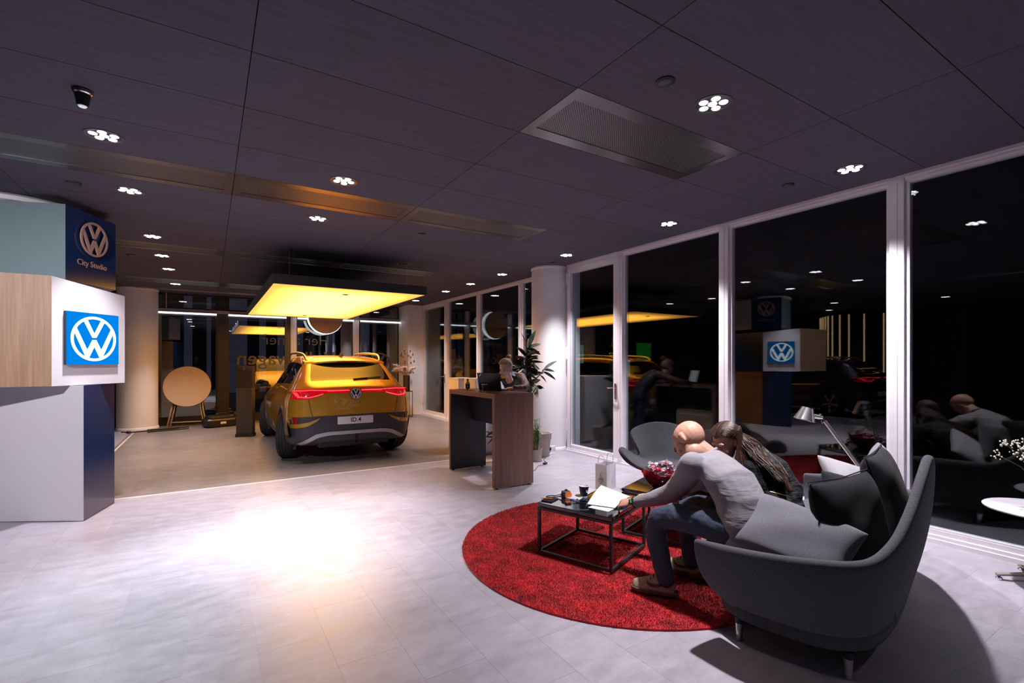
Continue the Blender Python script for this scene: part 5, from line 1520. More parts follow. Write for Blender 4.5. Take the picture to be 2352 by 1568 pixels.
pl_ = thing('rubber_plant', 'tall rubber plant with dark glossy leaves in beige pot by the column', 'plant', pp)
po = obj('pot', MB().lathe([(0.125, 0.001), (0.14, 0.006), (0.165, 0.26), (0.178, 0.27), (0.182, 0.37), (0.166, 0.37), (0.155, 0.33)], (0, 0, 0), 36), M_CLAY, pl_, smooth=40)
obj('soil', MB().lathe([(0.155, 0.325), (0.05, 0.335), (0.001, 0.335)], (0, 0, 0), 24, cap0=False), M_SOIL, po)
def pw(u, v, D=7.62): return at_depth(u, v, D) - pp
trunk = [Vector((0, 0, 0.33)), pw(1220, 985, 7.6), pw(1217, 930, 7.6), pw(1212, 880, 7.6), pw(1208, 830, 7.6), pw(1211, 800, 7.6), pw(1213, 778, 7.6)]
m = MB(); m.tube(trunk, [0.028, 0.022, 0.020, 0.017, 0.013, 0.010, 0.006], 10); obj('trunk', m, M_BARK, pl_, smooth=True)
m = MB(); m.tube([trunk[3], pw(1228, 872, 7.55), pw(1243, 858, 7.5), pw(1250, 848, 7.5)], [0.012, 0.009, 0.007, 0.005], 8); obj('branch', m, M_BARK, pl_, smooth=True)
m = MB(); m.tube([trunk[2], pw(1222, 905, 7.55), pw(1232, 888, 7.5)], [0.012, 0.008, 0.005], 8); obj('branch', m, M_BARK, pl_, smooth=True)
# leaves: (base px, tip px, half width m, material, depth shift of the tip)
LEAVES = [((1211, 800), (1228, 758), .040, 0, 0), ((1211, 800), (1202, 765), .022, 1, .05), ((1210, 812), (1205, 778), .045, 0, -.12), ((1210, 815), (1240, 803), .036, 2, -.12), ((1209, 818), (1190, 796), .038, 0, -.1),
          ((1209, 825), (1237, 817), .03, 0, -.1), ((1209, 828), (1185, 815), .034, 1, -.05), ((1208, 832), (1248, 828), .036, 0, -.1), ((1208, 838), (1182, 850), .035, 1, -.05), ((1208, 845), (1180, 835), .036, 0, -.15),
          ((1210, 850), (1238, 848), .04, 0, -.16), ((1210, 855), (1186, 870), .04, 2, -.16), ((1211, 862), (1240, 868), .038, 0, -.12), ((1212, 870), (1190, 880), .040, 0, -.1), ((1212, 870), (1230, 880), .036, 2, -.16),
          ((1248, 850), (1274, 826), .034, 2, -.1), ((1250, 850), (1275, 850), .038, 2, -.14), ((1247, 853), (1278, 869), .034, 0, -.08), ((1244, 858), (1252, 842), .03, 0, .05), ((1240, 862), (1258, 876), .034, 2, -.15),
          ((1228, 876), (1205, 880), .05, 2, -.15), ((1230, 888), (1248, 890), .034, 0, -.05), ((1231, 890), (1233, 911), .045, 2, -.16), ((1226, 893), (1207, 890), .05, 2, -.12), ((1216, 900), (1196, 880), .036, 0, -.05),
          ((1205, 975), (1184, 1010), .03, 0, .1), ((1212, 842), (1226, 832), .034, 0, -.2), ((1206, 848), (1196, 826), .036, 0, -.18), ((1211, 872), (1222, 852), .034, 0, -.2), ((1209, 860), (1198, 846), .034, 2, -.2),
          ((1140, 990), (1116, 998), .035, 0, 0), ((1142, 1002), (1112, 986), .012, 0, 0), ((1140, 1004), (1114, 1002), .012, 0, 0), ((1142, 1000), (1118, 1016), .018, 0, 0)]
_lr = random.Random(17)
for q in range(18):
    v_ = _lr.uniform(795, 885); s_ = _lr.choice((-1, 1)); t_ = _lr.uniform(-0.5, 0.7)
    LEAVES.append(((1210, v_), (1210 + s_ * _lr.uniform(18, 36), v_ + t_ * 26), _lr.uniform(.03, .042), _lr.choice((0, 0, 0, 2)), _lr.uniform(-0.22, 0.1)))
for k, (a, b, w, mi, dz) in enumerate(LEAVES):
    A = pw(a[0], a[1], 7.6); B = pw(b[0], b[1], 7.6 + dz)
    d_ = B - A; L_ = d_.length
    me = leaf_mesh(L_ * 1.03, w, 0.12 if k % 3 else 0.2)
    o = obj('leaf', me, (M_LEAF, M_LEAFR, M_LEAFG)[mi], pl_, smooth=True)
    q = d_.to_track_quat('X', 'Z'); o.rotation_mode = 'QUATERNION'; o.rotation_quaternion = q @ Quaternion((1, 0, 0), random.choice((-1, 1)) * random.uniform(0.6, 1.35)); o.location = A
# small leafy herb
hp = Vector((4.20, 6.03, 0))
hb = thing('potted_herb', 'small feathery green plant in a pale pot beside the counter', 'plant', hp)
po = obj('pot', MB().lathe([(0.085, 0.012), (0.09, 0.016), (0.098, 0.17), (0.10, 0.178), (0.094, 0.178), (0.088, 0.15)], (0, 0, 0), 30), M_CLAY, hb, smooth=40)
obj('saucer', MB().lathe([(0.095, 0.001), (0.105, 0.02), (0.098, 0.02), (0.09, 0.0115)], (0, 0, 0), 30), M_CLAY, hb, smooth=40)
obj('soil', MB().lathe([(0.088, 0.155), (0.001, 0.16)], (0, 0, 0), 20, cap0=False), M_SOIL, po)
M_HERB = pmat('herb_green', (0.13, 0.24, 0.055), 0.5, noise=(30, 0.3))
rnd = random.Random(21); hm = MB(); sm = MB()
for k in range(26):
    a = rnd.random() * 2 * pi; lean = rnd.uniform(0.02, 0.11); hgt = rnd.uniform(0.22, 0.50)
    e = Vector((lean * cos(a), lean * sin(a), 0.16 + hgt)); b0 = Vector((0.035 * cos(a), 0.035 * sin(a), 0.155))
    sm.tube([b0, b0.lerp(e, 0.5) + Vector((0, 0, 0.02)), e], 0.0018, 4)
    for q in range(26):
        s = rnd.uniform(0.2, 1.0); p = b0.lerp(e, s); d_ = Vector((rnd.gauss(0, 1), rnd.gauss(0, 1), rnd.uniform(0, 1.2))).normalized() * rnd.uniform(0.03, 0.07)
        w_ = d_.cross(Vector((0, 0, 1))).normalized() * 0.006
        hm.add([p, p + d_ * 0.5 + w_, p + d_, p + d_ * 0.5 - w_], [(0, 1, 2, 3)])
obj('stems', sm, M_STEMG, hb); obj('foliage', hm, M_HERB, hb)['kind'] = 'stuff'
# sockets and cables by the column
sk = thing('power_socket', 'white double power socket at the foot of the white column', 'socket', at_z(1268, 1030, 0.10), radians(32 - 180 + 148))
obj('plate', MB().box(-0.075, 0.075, 0.0, 0.03, -0.04, 0.04), M_PAPER, sk, bevel=0.004)
for x_ in (-0.037, 0.037):
    obj('insert', MB().cyl((x_, -0.0005, 0.0), (x_, -0.004, 0.0), 0.022, n=18), M_BLACK if x_ < 0 else M_PAPER, sk)
cp0 = at_z(1266, 1032, 0.09)
def floor_cable(name, lab, pts, r=0.004, mat=None):
    o0 = Vector(pts[0]); mb = MB(); mb.tube(spline([tuple(Vector(p) - o0) for p in pts], 6), r, 6)
    o = obj(name, mb, mat or M_BLACK, None, smooth=True); o.location = o0
    return tag(o, lab, 'cable')
floor_cable('power_cable', 'black cable running from the socket to a small charger', [cp0 + Vector((-0.02, -0.02, 0)), at_z(1259, 1045, 0.006), at_z(1249, 1055, 0.006), at_z(1256, 1062, 0.006)])
cg = thing('charger', 'small black power adapter lying on the floor by the column', 'adapter', at_z(1252, 1066, 0.0), 0.5)
obj('block', MB().box(-0.035, 0.035, -0.022, 0.022, 0.001, 0.028), M_GREYP, cg, bevel=0.004)
obj('plug_lip', MB().box(0.0352, 0.042, -0.012, 0.012, 0.006, 0.022), M_BLACK, cg)
floor_cable('charger_cable', 'thin cable winding from the charger under the counter', [at_z(1249, 1068, 0.004), at_z(1236, 1070, 0.004), at_z(1228, 1080, 0.004), at_z(1219, 1077, 0.004), at_z(1214, 1072, 0.004)], 0.003)
floor_cable('white_cable', 'white loose cable on the floor beside the plant pots', [at_z(1262, 1036, 0.05), at_z(1266, 1046, 0.004), at_z(1258, 1050, 0.004), at_z(1246, 1046, 0.004), at_z(1238, 1048, 0.004)], 0.0035, M_PAPER)

# ------------------------------------------------------------------ dried flowers on a wire stand, right of the car
fv = Vector((4.60, 12.80, 0)); 
fs = thing('plant_stand', 'thin black wire plant stand beside the far door', 'stand', fv)
hgt = 0.70
for sx in (-1, 1):
    for sy in (-1, 1):
        obj('leg', MB().box(sx * 0.125 - 0.006, sx * 0.125 + 0.006, sy * 0.125 - 0.006, sy * 0.125 + 0.006, 0.0, hgt - 0.012), M_BLKSTEEL, fs)
for z in (0.0, hgt - 0.012):
    for s in (-1, 1):
        obj('rail', MB().box(-0.119, 0.119, s * 0.125 - 0.006, s * 0.125 + 0.006, z, z + 0.012), M_BLKSTEEL, fs); obj('rail', MB().box(s * 0.125 - 0.006, s * 0.125 + 0.006, -0.119, 0.119, z, z + 0.012), M_BLKSTEEL, fs)
obj('shelf', MB().box(-0.131, 0.131, -0.131, 0.131, hgt, hgt + 0.006), M_BLKSTEEL, fs)
vz = thing('tall_vase', 'tall dark vase with dried grasses on the wire stand', 'vase', fv + Vector((0, 0, hgt + 0.0065)))
obj('vase', MB().lathe([(0.085, 0.0), (0.09, 0.005), (0.09, 0.43), (0.084, 0.43), (0.08, 0.02)], (0, 0, 0), 28, cap1=False), pmat('brown_vase', (0.05, 0.022, 0.014), 0.5, noise=(8, 0.1)), vz, smooth=40)
M_DRY = pmat('dried_grass', (0.42, 0.22, 0.13), 0.8, noise=(30, 0.3)); M_DRYP = pmat('pampas_plume', (0.62, 0.42, 0.31), 0.85, noise=(30, 0.2)); M_TEASEL = pmat('teasel_head', (0.20, 0.09, 0.05), 0.9, noise=(60, 0.3), bump=(120, 0.8))
rnd = random.Random(9)
for k in range(46):
    plume = k < 14; tea = 14 <= k < 28
    a = rnd.random() * 2 * pi; rr = rnd.uniform(0.12, 0.34) if plume else rnd.uniform(0.02, 0.22); hgt2 = rnd.uniform(0.56, 0.80) if plume else rnd.uniform(0.75, 1.15)
    e = Vector((rr * cos(a), rr * sin(a), hgt2)); b0 = Vector((0.04 * cos(a), 0.04 * sin(a), 0.3))
    pts = spline([tuple(b0), tuple(b0.lerp(e, 0.55) + Vector((0, 0, 0.08))), tuple(e + (Vector((0.05 * cos(a), 0.05 * sin(a), -0.06)) if plume else Vector((0, 0, 0))))], 5)
    st = MB(); st.tube(pts, 0.0022, 5); so_ = obj('stalk', st, M_DRY, vz)
    hd_ = MB()
    if plume:
        for q in range(220):
            s = rnd.uniform(0.40, 1.0); p = Vector(pts[int(s * (len(pts) - 1))]); d_ = Vector((rnd.gauss(0, 1), rnd.gauss(0, 1), rnd.gauss(-0.3, 0.6))).normalized() * rnd.uniform(0.04, 0.10); w_ = d_.orthogonal().normalized() * 0.005
            hd_.add([p - w_, p + w_, p + d_], [(0, 1, 2)])
        obj('plume', hd_, M_DRYP, so_)['kind'] = 'stuff'
    elif tea:
        hd_.ell(e, (0.020, 0.020, 0.042), nu=10, nv=8); obj('seed_head', hd_, M_TEASEL, so_, smooth=True)
    else:
        for q in range(26):
            s = rnd.uniform(0.6, 1.0); p = Vector(pts[int(s * (len(pts) - 1))]); d_ = Vector((rnd.gauss(0, 0.6), rnd.gauss(0, 0.6), 1)).normalized() * rnd.uniform(0.03, 0.06); w_ = d_.orthogonal().normalized() * 0.003
            hd_.add([p - w_, p + w_, p + d_], [(0, 1, 2)])
        obj('ear', hd_, M_DRY, so_)['kind'] = 'stuff'

# ------------------------------------------------------------------ information pillar, folding table, bag and tripod at the back
kp = Vector((0.63, 11.15, 0))
ks = thing('charging_post', 'slim dark grey charging post left of the car', 'post', kp, radians(-20))
obj('foot_plate', MB().box(-0.16, 0.16, -0.11, 0.11, 0.0, 0.06), M_BLKSTEEL, ks)
M_POST = pmat('post_grey', (0.045, 0.040, 0.042), 0.45, noise=(8, 0.08))
obj('column', MB().box(-0.15, 0.15, -0.09, 0.09, 0.06, 0.98), M_POST, ks, bevel=0.004)
hd2 = obj('head', MB().box(-0.151, 0.151, -0.091, 0.091, 0.985, 1.42), pmat('post_dark', (0.03, 0.026, 0.027), 0.3, noise=(8, 0.08)), ks, bevel=0.004)
obj('lock', MB().cyl((0.0, -0.092, 1.36), (0.0, -0.10, 1.36), 0.02, n=16), M_CHROME, hd2)
ft = thing('folding_table', 'folded round beige table leaning on the back window', 'table', (-0.42, 13.66, 0), radians(-3))
M_BEIGE = pmat('beige_tabletop', (0.60, 0.45, 0.30), 0.5, noise=(5, 0.03)); M_TEDGE = pmat('dark_brown_edge', (0.06, 0.04, 0.025), 0.5, noise=(10, 0.1)); M_TLEG = pmat('sand_metal', (0.45, 0.34, 0.22), 0.45, noise=(10, 0.04))
lean = radians(9); Ml = Matrix.Translation((0, -0.08, 0.93)) @ Matrix.Rotation(radians(90) - lean, 4, 'X')
m = MB().lathe([(0.47, -0.012), (0.475, -0.01), (0.475, 0.006)], (0, 0, 0), 56, M=None); m.v = [tuple(Ml @ Vector(v)) for v in m.v]; tp_ = obj('table_top', m, M_TEDGE, ft)
m = MB().lathe([(0.47, 0.0065), (0.468, 0.012), (0.001, 0.013)], (0, 0, 0), 56); m.v = [tuple(Ml @ Vector(v)) for v in m.v]; obj('surface', m, M_BEIGE, tp_, smooth=40)
for s in (-1, 1):
    for q in (0, 1):
        m = MB(); m.tube([(s * (0.24 + 0.05 * q), -0.02 - 0.03 * q, 0.6), (s * (0.25 + 0.05 * q), -0.05 - 0.03 * q, 0.45), (s * (0.33 + 0.05 * q), -0.16 - 0.03 * q, 0.003)], 0.017, 8); obj('leg', m, M_TLEG, ft, smooth=True)
m = MB(); m.tube([(-0.325, -0.15, 0.11), (0.325, -0.15, 0.11)], 0.012, 8); obj('crossbar', m, M_TLEG, ft, smooth=True)
tb = thing('tripod', 'folded black tripod lying on the floor by the white back column', 'tripod', at_z(375, 986, 0.035), radians(17))
m = MB()
for k in range(3):
    a = 2 * pi * k / 3 + 0.3
    lgm = MB(); off_ = Vector((0, 0.028 * cos(a), 0.028 * sin(a)))
    lgm.cyl(off_ + Vector((-0.28, 0, 0)), off_ + Vector((0.30, 0, 0)), 0.018, n=10); lgm.cyl(off_ + Vector((0.30, 0, 0)), off_ + Vector((0.48, 0, 0)), 0.013, n=10); obj('leg', lgm, M_BLACK, tb, smooth=40)
hm_ = MB(); hm_.cyl((-0.28, 0, 0), (-0.55, 0, 0), 0.016, n=10); hm_.ell((-0.6, 0, 0.005), (0.05, 0.03, 0.03)); hm_.cyl((-0.6, 0, 0.0), (-0.72, 0.03, 0.02), 0.012, n=8); obj('head', hm_, M_BLACK, tb, smooth=40)
bgp = at_z(505, 979, 0.0)
bk = thing('equipment_bag', 'low black equipment case with white label on the floor by the post', 'case', bgp, radians(20))
m = MB(); m.loft([[Vector((x * k * 0.33, y * k * 0.2, z)) for x, y in ((-1, -.8), (-.8, -1), (.8, -1), (1, -.8), (1, .8), (.8, 1), (-.8, 1), (-1, .8))] for k, z in ((0.86, 0.002), (1.0, 0.05), (1.0, 0.16), (0.9, 0.20))])
M_CASE = pmat('case_black', (0.02, 0.017, 0.015), 0.35, noise=(15, 0.15)); obj('lower_shell', m, M_CASE, bk, bevel=0.01)
obj('label', MB().box(-0.06, 0.06, -0.2025, -0.2005, 0.08, 0.13), M_PLATE, bk)
m = MB(); m.loft([[Vector((x * k * 0.28, y * k * 0.17, z)) for x, y in ((-1, -.8), (-.8, -1), (.8, -1), (1, -.8), (1, .8), (.8, 1), (-.8, 1), (-1, .8))] for k, z in ((1.0, 0.201), (0.95, 0.25), (0.7, 0.27))]); obj('upper_tray', m, M_CASE, bk, bevel=0.008)
m = MB(); m.tube(spline([(-0.12, -0.1, 0.26), (-0.1, -0.1, 0.31), (0.1, -0.1, 0.31), (0.12, -0.1, 0.26)], 4), 0.012, 6); obj('handle', m, M_CASE, bk, smooth=True)
# ------------------------------------------------------------------ people
def skin_mat(name, c):
    return pmat(name, c, 0.48, spec=0.35, sss=0.12, noise=(9, 0.05, 4), bump=(160, 0.06))
M_SKIN = skin_mat('skin_warm', (0.50, 0.265, 0.195)); M_SKINP = skin_mat('skin_pale', (0.62, 0.39, 0.31))
M_STUB = pmat('shaved_hair', (0.44, 0.265, 0.21), 0.7, noise=(300, 0.22))
M_EYE = pmat('eye_white', (0.7, 0.68, 0.66), 0.15, noise=(10, 0.03)); M_IRIS = pmat('iris_dark', (0.03, 0.025, 0.02), 0.1, noise=(30, 0.1))
M_LIP = pmat('lips', (0.48, 0.17, 0.15), 0.45, noise=(40, 0.08)); M_BROW = pmat('eyebrow', (0.10, 0.055, 0.035), 0.8, noise=(60, 0.2))
M_SWEAT = fabric_mat('grey_sweater', (0.20, 0.19, 0.21), (0.265, 0.25, 0.28), 420, bump=0.15, sheen=0.1, folds=(5.0, 0.55, (0.5, 0.3, 0.4), (0.7, 1.0, 3.2)))
M_DENIM = fabric_mat('dark_denim', (0.018, 0.025, 0.046), (0.06, 0.075, 0.115), 420, bump=0.3, sheen=0.05, folds=(7.0, 0.5, (0.3, 0.2, 0.6), (2.2, 1.2, 1.0)))
M_JACKET = pmat('black_bomber_nylon', (0.007, 0.007, 0.009), 0.75, spec=0.2, noise=(20, 0.2), bump=(22, 0.6, 0.02), stretch=(0.6, 0.6, 2.6))
M_VEST = pmat('navy_quilt', (0.010, 0.013, 0.028), 0.55, noise=(20, 0.2), bump=(40, 0.6, 0.008))
M_SHIRT = pmat('brown_blouse', (0.12, 0.050, 0.045), 0.7, noise=(16, 0.2), bump=(40, 0.5, 0.006))
M_HAIRB = pmat('long_brown_hair', (0.034, 0.015, 0.010), 0.42, spec=0.4, noise=(90, 0.45), stretch=(1, 1, 0.25))
M_HAIRL = pmat('blond_hair', (0.30, 0.17, 0.085), 0.42, noise=(90, 0.35))
M_SUEDE = pmat('beige_suede', (0.33, 0.25, 0.17), 0.85, noise=(40, 0.12), bump=(200, 0.2))
M_SOLE = pmat('brown_sole', (0.11, 0.06, 0.06), 0.6, noise=(30, 0.1)); M_SWOOSH = pmat('dark_brown_leather', (0.06, 0.03, 0.03), 0.5, noise=(30, 0.1)); M_LACE = pmat('olive_lace', (0.045, 0.04, 0.018), 0.8, noise=(60, 0.2))
M_SOCK = pmat('black_sock', (0.006, 0.006, 0.007), 0.9, noise=(60, 0.2))
V3 = lambda *a: Vector(a)
def body_tube(mb, st, lateral, n=18):
    """st: [(centre, half width along the lateral axis, half depth)]"""
    lateral = Vector(lateral).normalized(); rings = []
    P = [Vector(s[0]) for s in st]
    for i, (c_, a, b) in enumerate(st):
        d_ = (P[min(i + 1, len(P) - 1)] - P[max(i - 1, 0)]).normalized()
        s = lateral - d_ * lateral.dot(d_)
        if s.length < 1e-3: s = d_.orthogonal()
        s.normalize(); t = s.cross(d_).normalized()
        rings.append([P[i] + s * a * cos(2 * pi * k / n) + t * b * sin(2 * pi * k / n) for k in range(n)])
    mb.loft(rings); return mb
def limb(mb, pts, radii, n=14, k=4):
    """tapering limb through joints"""
    q = spline([tuple(p) for p in pts], k)
    r = [x[0] for x in spline([(x,) for x in radii], k)]
    mb.tube(q, r, n)
    mb.ell(pts[0], radii[0], nu=12, nv=8); mb.ell(pts[-1], radii[-1], nu=12, nv=8)
    return mb
def frame(fwd, up):
    y = Vector(fwd).normalized(); z = Vector(up); z = (z - y * z.dot(y)).normalized(); x = y.cross(z)
    return Matrix((x, y, z)).transposed()      # columns: right, forward, up
def head_shapes(mb, C_, fwd, up, s=1.0, female=False):
    F_ = frame(fwd, up); P = lambda x, y, z: C_ + F_ @ (Vector((x, y, z)) * s)
    E_ = lambda p, r, R_=None: mb.ell(P(*p), tuple(q * s for q in r), F_ if R_ is None else F_ @ R_, 20, 14)
    E_((0, -0.012, 0.028), (0.078, 0.098, 0.092))                 # skull
    E_((0, 0.03, 0.0), (0.068, 0.066, 0.085))                     # face block
    E_((0, 0.032, -0.062), (0.056 if not female else 0.050, 0.058, 0.056))         # jaw
    E_((0, 0.076, -0.098), (0.024, 0.020, 0.020))                 # chin
    E_((0, 0.082, 0.030), (0.050, 0.014, 0.016))                  # brow
    for q in (-1, 1):
        E_((q * 0.040, 0.066, -0.025), (0.024, 0.024, 0.026))     # cheeks
        E_((q * 0.078, -0.005, -0.008), (0.010, 0.020, 0.034), Matrix.Rotation(q * 0.35, 3, 'Z'))   # ears
        E_((q * 0.083, -0.014, 0.010), (0.008, 0.016, 0.018))
        E_((q * 0.011, 0.096, -0.036), (0.009, 0.011, 0.008))     # nostrils
    mb.tube([P(0, 0.090, 0.022), P(0, 0.102, -0.006), P(0, 0.112, -0.030)], [0.009 * s, 0.010 * s, 0.013 * s], 10)
    E_((0, 0.110, -0.031), (0.013, 0.012, 0.011))
    E_((0, 0.084, -0.068), (0.026, 0.014, 0.014))                 # mouth mound
    return P
def face_parts(root_body, C_, fwd, up, s, female=False, lid=0.5, hairm=None):
    """eyes, brows and lips as own meshes on the body"""
    F_ = frame(fwd, up); P = lambda x, y, z: C_ + F_ @ (Vector((x, y, z)) * s)
    for q in (-1, 1):
        e = obj('eye', MB().ell(P(q * 0.031, 0.0855, 0.004), (0.0125 * s, 0.009 * s, 0.0055 * s), F_, 12, 8), M_EYE, root_body, smooth=True)
        obj('iris', MB().ell(P(q * 0.031, 0.0922, 0.0025), (0.005 * s, 0.004 * s, 0.0048 * s), F_, 10, 6), M_IRIS, e, smooth=True)
        b = MB(); b.tube([P(q * 0.014, 0.0985, 0.022), P(q * 0.030, 0.0965, 0.0275), P(q * 0.050, 0.080, 0.021)], [0.0022 * s, 0.0032 * s, 0.0014 * s], 6); obj('eyebrow', b, hairm or M_BROW, root_body, smooth=True)
        l = MB(); l.tube([P(q * 0.017, 0.0905, 0.008), P(q * 0.031, 0.0965, 0.0105), P(q * 0.046, 0.0855, 0.007)], 0.0018 * s, 6); obj('eyelashes', l, M_BROW, e, smooth=True)
    l = MB(); l.tube([P(-0.023, 0.0905, -0.066), P(-0.008, 0.0995, -0.0625), P(0, 0.0985, -0.0640), P(0.008, 0.0995, -0.0625), P(0.023, 0.0905, -0.066)], [0.0015 * s, 0.0042 * s, 0.0040 * s, 0.0042 * s, 0.0015 * s], 8)
    l.tube([P(-0.020, 0.091, -0.068), P(0, 0.0975, -0.0735), P(0.020, 0.091, -0.068)], [0.0015 * s, 0.0052 * s, 0.0015 * s], 8)
    obj('lips', l, M_LIP, root_body, smooth=True)
def hand_shapes(mb, wrist, fwd, back, side, curl=0.6, spread=0.12, s=1.0, thumb_in=0.5):
    """wrist point, direction of the knuckles, back-of-hand normal; side=+1: thumb on the +x side of frame(fwd, back)"""
    F_ = frame(fwd, back); P = lambda x, y, z: wrist + F_ @ (Vector((x, y, z)) * s)
    st = [(P(0, -0.01, 0), 0.027 * s, 0.019 * s), (P(0, 0.02, 0.001), 0.032 * s, 0.018 * s), (P(0, 0.055, 0.002), 0.041 * s, 0.0155 * s), (P(0, 0.086, 0.0), 0.040 * s, 0.012 * s)]
    body_tube(mb, st, F_ @ Vector((1, 0, 0)), 14)
    lens = (0.070, 0.080, 0.074, 0.058)
    for k in range(4):
        x = side * (0.030 - 0.020 * k); a = side * spread * (1.5 - k) * 0.5; L_ = lens[k]
        p = P(x, 0.080, 0.001); pts = [p]; ang = -curl * 0.25; rr = [0.0098 * s]
        dirn = Vector((sin(a), cos(a), 0))
        for (q, f_) in ((0.42, 0.8), (0.32, 1.0), (0.26, 0.8)):
            ang -= curl * f_ * 0.55
            dl = Vector((dirn.x * cos(ang), dirn.y * cos(ang), sin(ang)))
            p = p + F_ @ (dl * L_ * q * s); pts.append(p); rr.append(rr[-1] * 0.92)
        mb.tube(pts, rr, 10); mb.ell(pts[-1], rr[-1], nu=10, nv=6)
        for pp_, r_ in zip(pts[:-1], rr): mb.ell(pp_, r_ * 1.05, nu=10, nv=6)
    b0 = P(side * 0.026, 0.014, -0.006); b1 = P(side * (0.056 - 0.012 * thumb_in), 0.042, -0.014 - 0.012 * thumb_in); b2 = P(side * (0.062 - 0.028 * thumb_in), 0.072, -0.02 - 0.02 * thumb_in); b3 = P(side * (0.058 - 0.036 * thumb_in), 0.094, -0.022 - 0.022 * thumb_in)
    mb.tube([b0, b1, b2, b3], [0.016 * s, 0.0125 * s, 0.0105 * s, 0.0085 * s], 10); mb.ell(b3, 0.0085 * s, nu=10, nv=6); mb.ell(b1, 0.0126 * s, nu=10, nv=6)
    return P
_tx = {}
def fold_tex(size, depth=2):
    k = ('f', size, depth)
    if k not in _tx:
        t = bpy.data.textures.new('folds', 'CLOUDS'); t.noise_scale = size; t.noise_depth = depth; _tx[k] = t
    return _tx[k]
def garment(mb, voxel=0.008, smooth=6, folds=0.0, size=0.09):
    ex = [('DISPLACE', dict(texture=fold_tex(size), strength=folds, mid_level=0.5, texture_coords='GLOBAL')), ('SMOOTH', dict(factor=0.5, iterations=2))] if folds else []
    return fused(mb, voxel, smooth, 0.5, ex)
def shoe(parent, heel, toe, side, L_=0.295):
    """sneaker; heel/toe floor points (world, z is the ground height)"""
    d_ = (Vector(toe) - Vector(heel)); d_.z = 0; d_.normalize(); F_ = Matrix((d_.cross(Vector((0, 0, 1))), d_, Vector((0, 0, 1)))).transposed()
    F4 = F_.to_4x4(); F4.translation = Vector(heel)
    outl = [(0.0, 0.030), (0.05, 0.036), (0.12, 0.036), (0.19, 0.046), (0.245, 0.045), (0.28, 0.030), (0.295, 0.0)]
    k = L_ / 0.295
    right = [(w * 0.96, y * k) for y, w in outl]; left = [(-w * 1.02, y * k) for y, w in outl]
    poly = right + left[-2::-1]
    sh_ = bpy.data.objects.new('shoe', None); link(sh_); sh_.parent = parent
    m = MB().prism(poly, 0.0, 0.028); m.v = [tuple(F4 @ Vector((v[0], v[1], v[2] + (0.012 * max(0, v[1] - 0.22) / 0.075 if v[2] < 0.01 else 0)))) for v in m.v]
    obj('sole', m, M_SOLE, sh_, bevel=0.006)
    st = [(0.012, 0.024, 0.075), (0.05, 0.033, 0.10), (0.09, 0.034, 0.115), (0.13, 0.035, 0.100), (0.17, 0.040, 0.078), (0.21, 0.043, 0.062), (0.25, 0.040, 0.050), (0.28, 0.024, 0.036)]
    rings = []
    for (y, w, h_) in st:
        rings.append([F4 @ Vector((w * cos(a) * (1 - 0.35 * max(0, sin(a))), y * k, 0.026 + (h_ - 0.0) * max(0, sin(a)) ** 0.8)) for a in [2 * pi * q / 20 for q in range(20)]])
    obj('upper', baked(MB().loft(rings), [('SUBSURF', dict(levels=1, render_levels=1))]), M_SUEDE, sh_)
    for q in (-1, 1):
        sw_ = MB(); pts = []
        for (y, z, w_) in ((0.055, 0.078, 0.002), (0.09, 0.064, 0.006), (0.13, 0.056, 0.009), (0.165, 0.058, 0.0095), (0.185, 0.070, 0.006), (0.182, 0.082, 0.003)):
            # width of the upper at this place
            ww = 0.034 + 0.008 * max(0, (y - 0.1) / 0.1)
            a = math.asin(min(0.98, (z - 0.026) / 0.10)); x_ = ww * cos(a) * (1 - 0.35 * sin(a)) + 0.004
            pts.append((Vector((q * x_, y * k, z)), w_))
        r0 = [F4 @ (p + Vector((0, 0, w_))) for p, w_ in pts]; r1 = [F4 @ (p - Vector((0, 0, w_))) for p, w_ in pts]
        n_ = F_ @ Vector((q * 0.003, 0, 0)); sw_.grid([r0, r1]); sw_.grid([[p - n_ * 2 for p in r0], [p - n_ * 2 for p in r1]]); sw_.grid([r0, [p - n_ * 2 for p in r0]]); sw_.grid([r1, [p - n_ * 2 for p in r1]])
        obj('side_stripe', sw_, M_SWOOSH, sh_, smooth=40)
    for q in range(5):
        y = 0.125 + 0.019 * q; z = 0.026 + (0.104 - 0.022 * q * 0.62)
        lc = MB(); lc.tube([F4 @ Vector((-0.022, y * k, z - 0.012)), F4 @ Vector((0, (y + 0.004) * k, z)), F4 @ Vector((0.022, y * k, z - 0.012))], 0.0034, 6); obj('lace', lc, M_LACE, sh_, smooth=True)
    return sh_

# ---- man on the sofa, leaning over the table
man = thing('person', 'bald man in grey sweater and jeans bending over papers on the sofa', 'person', (2.63, 1.70, 0.44))
o_ = man.location.copy()
Pv = V3(2.635, 1.66, 0.555); S1 = V3(2.645, 1.69, 0.675); S2 = V3(2.660, 1.765, 0.775); S3 = V3(2.675, 1.865, 0.840); Nk = V3(2.690, 1.930, 0.890)
Hd = at_depth(1586, 1014, 3.13)
lat = V3(-0.973, -0.232, 0)
Ls, Le, Lw = V3(2.515, 1.925, 0.868), V3(2.600, 2.150, 0.640), V3(2.552, 2.425, 0.512)
Rs, Re, Rw = V3(2.875, 1.985, 0.805), V3(2.905, 2.215, 0.650), V3(2.785, 2.470, 0.515)
Lh, Lk, La = V3(2.545, 1.690, 0.535), V3(2.440, 2.125, 0.505), V3(2.445, 2.075, 0.13)
Rh, Rk, Ra = V3(2.725, 1.725, 0.535), V3(2.790, 2.170, 0.505), V3(2.815, 2.165, 0.13)
hf = V3(-0.22, 0.46, -0.86); hu = V3(0.22, 0.90, 0.42)
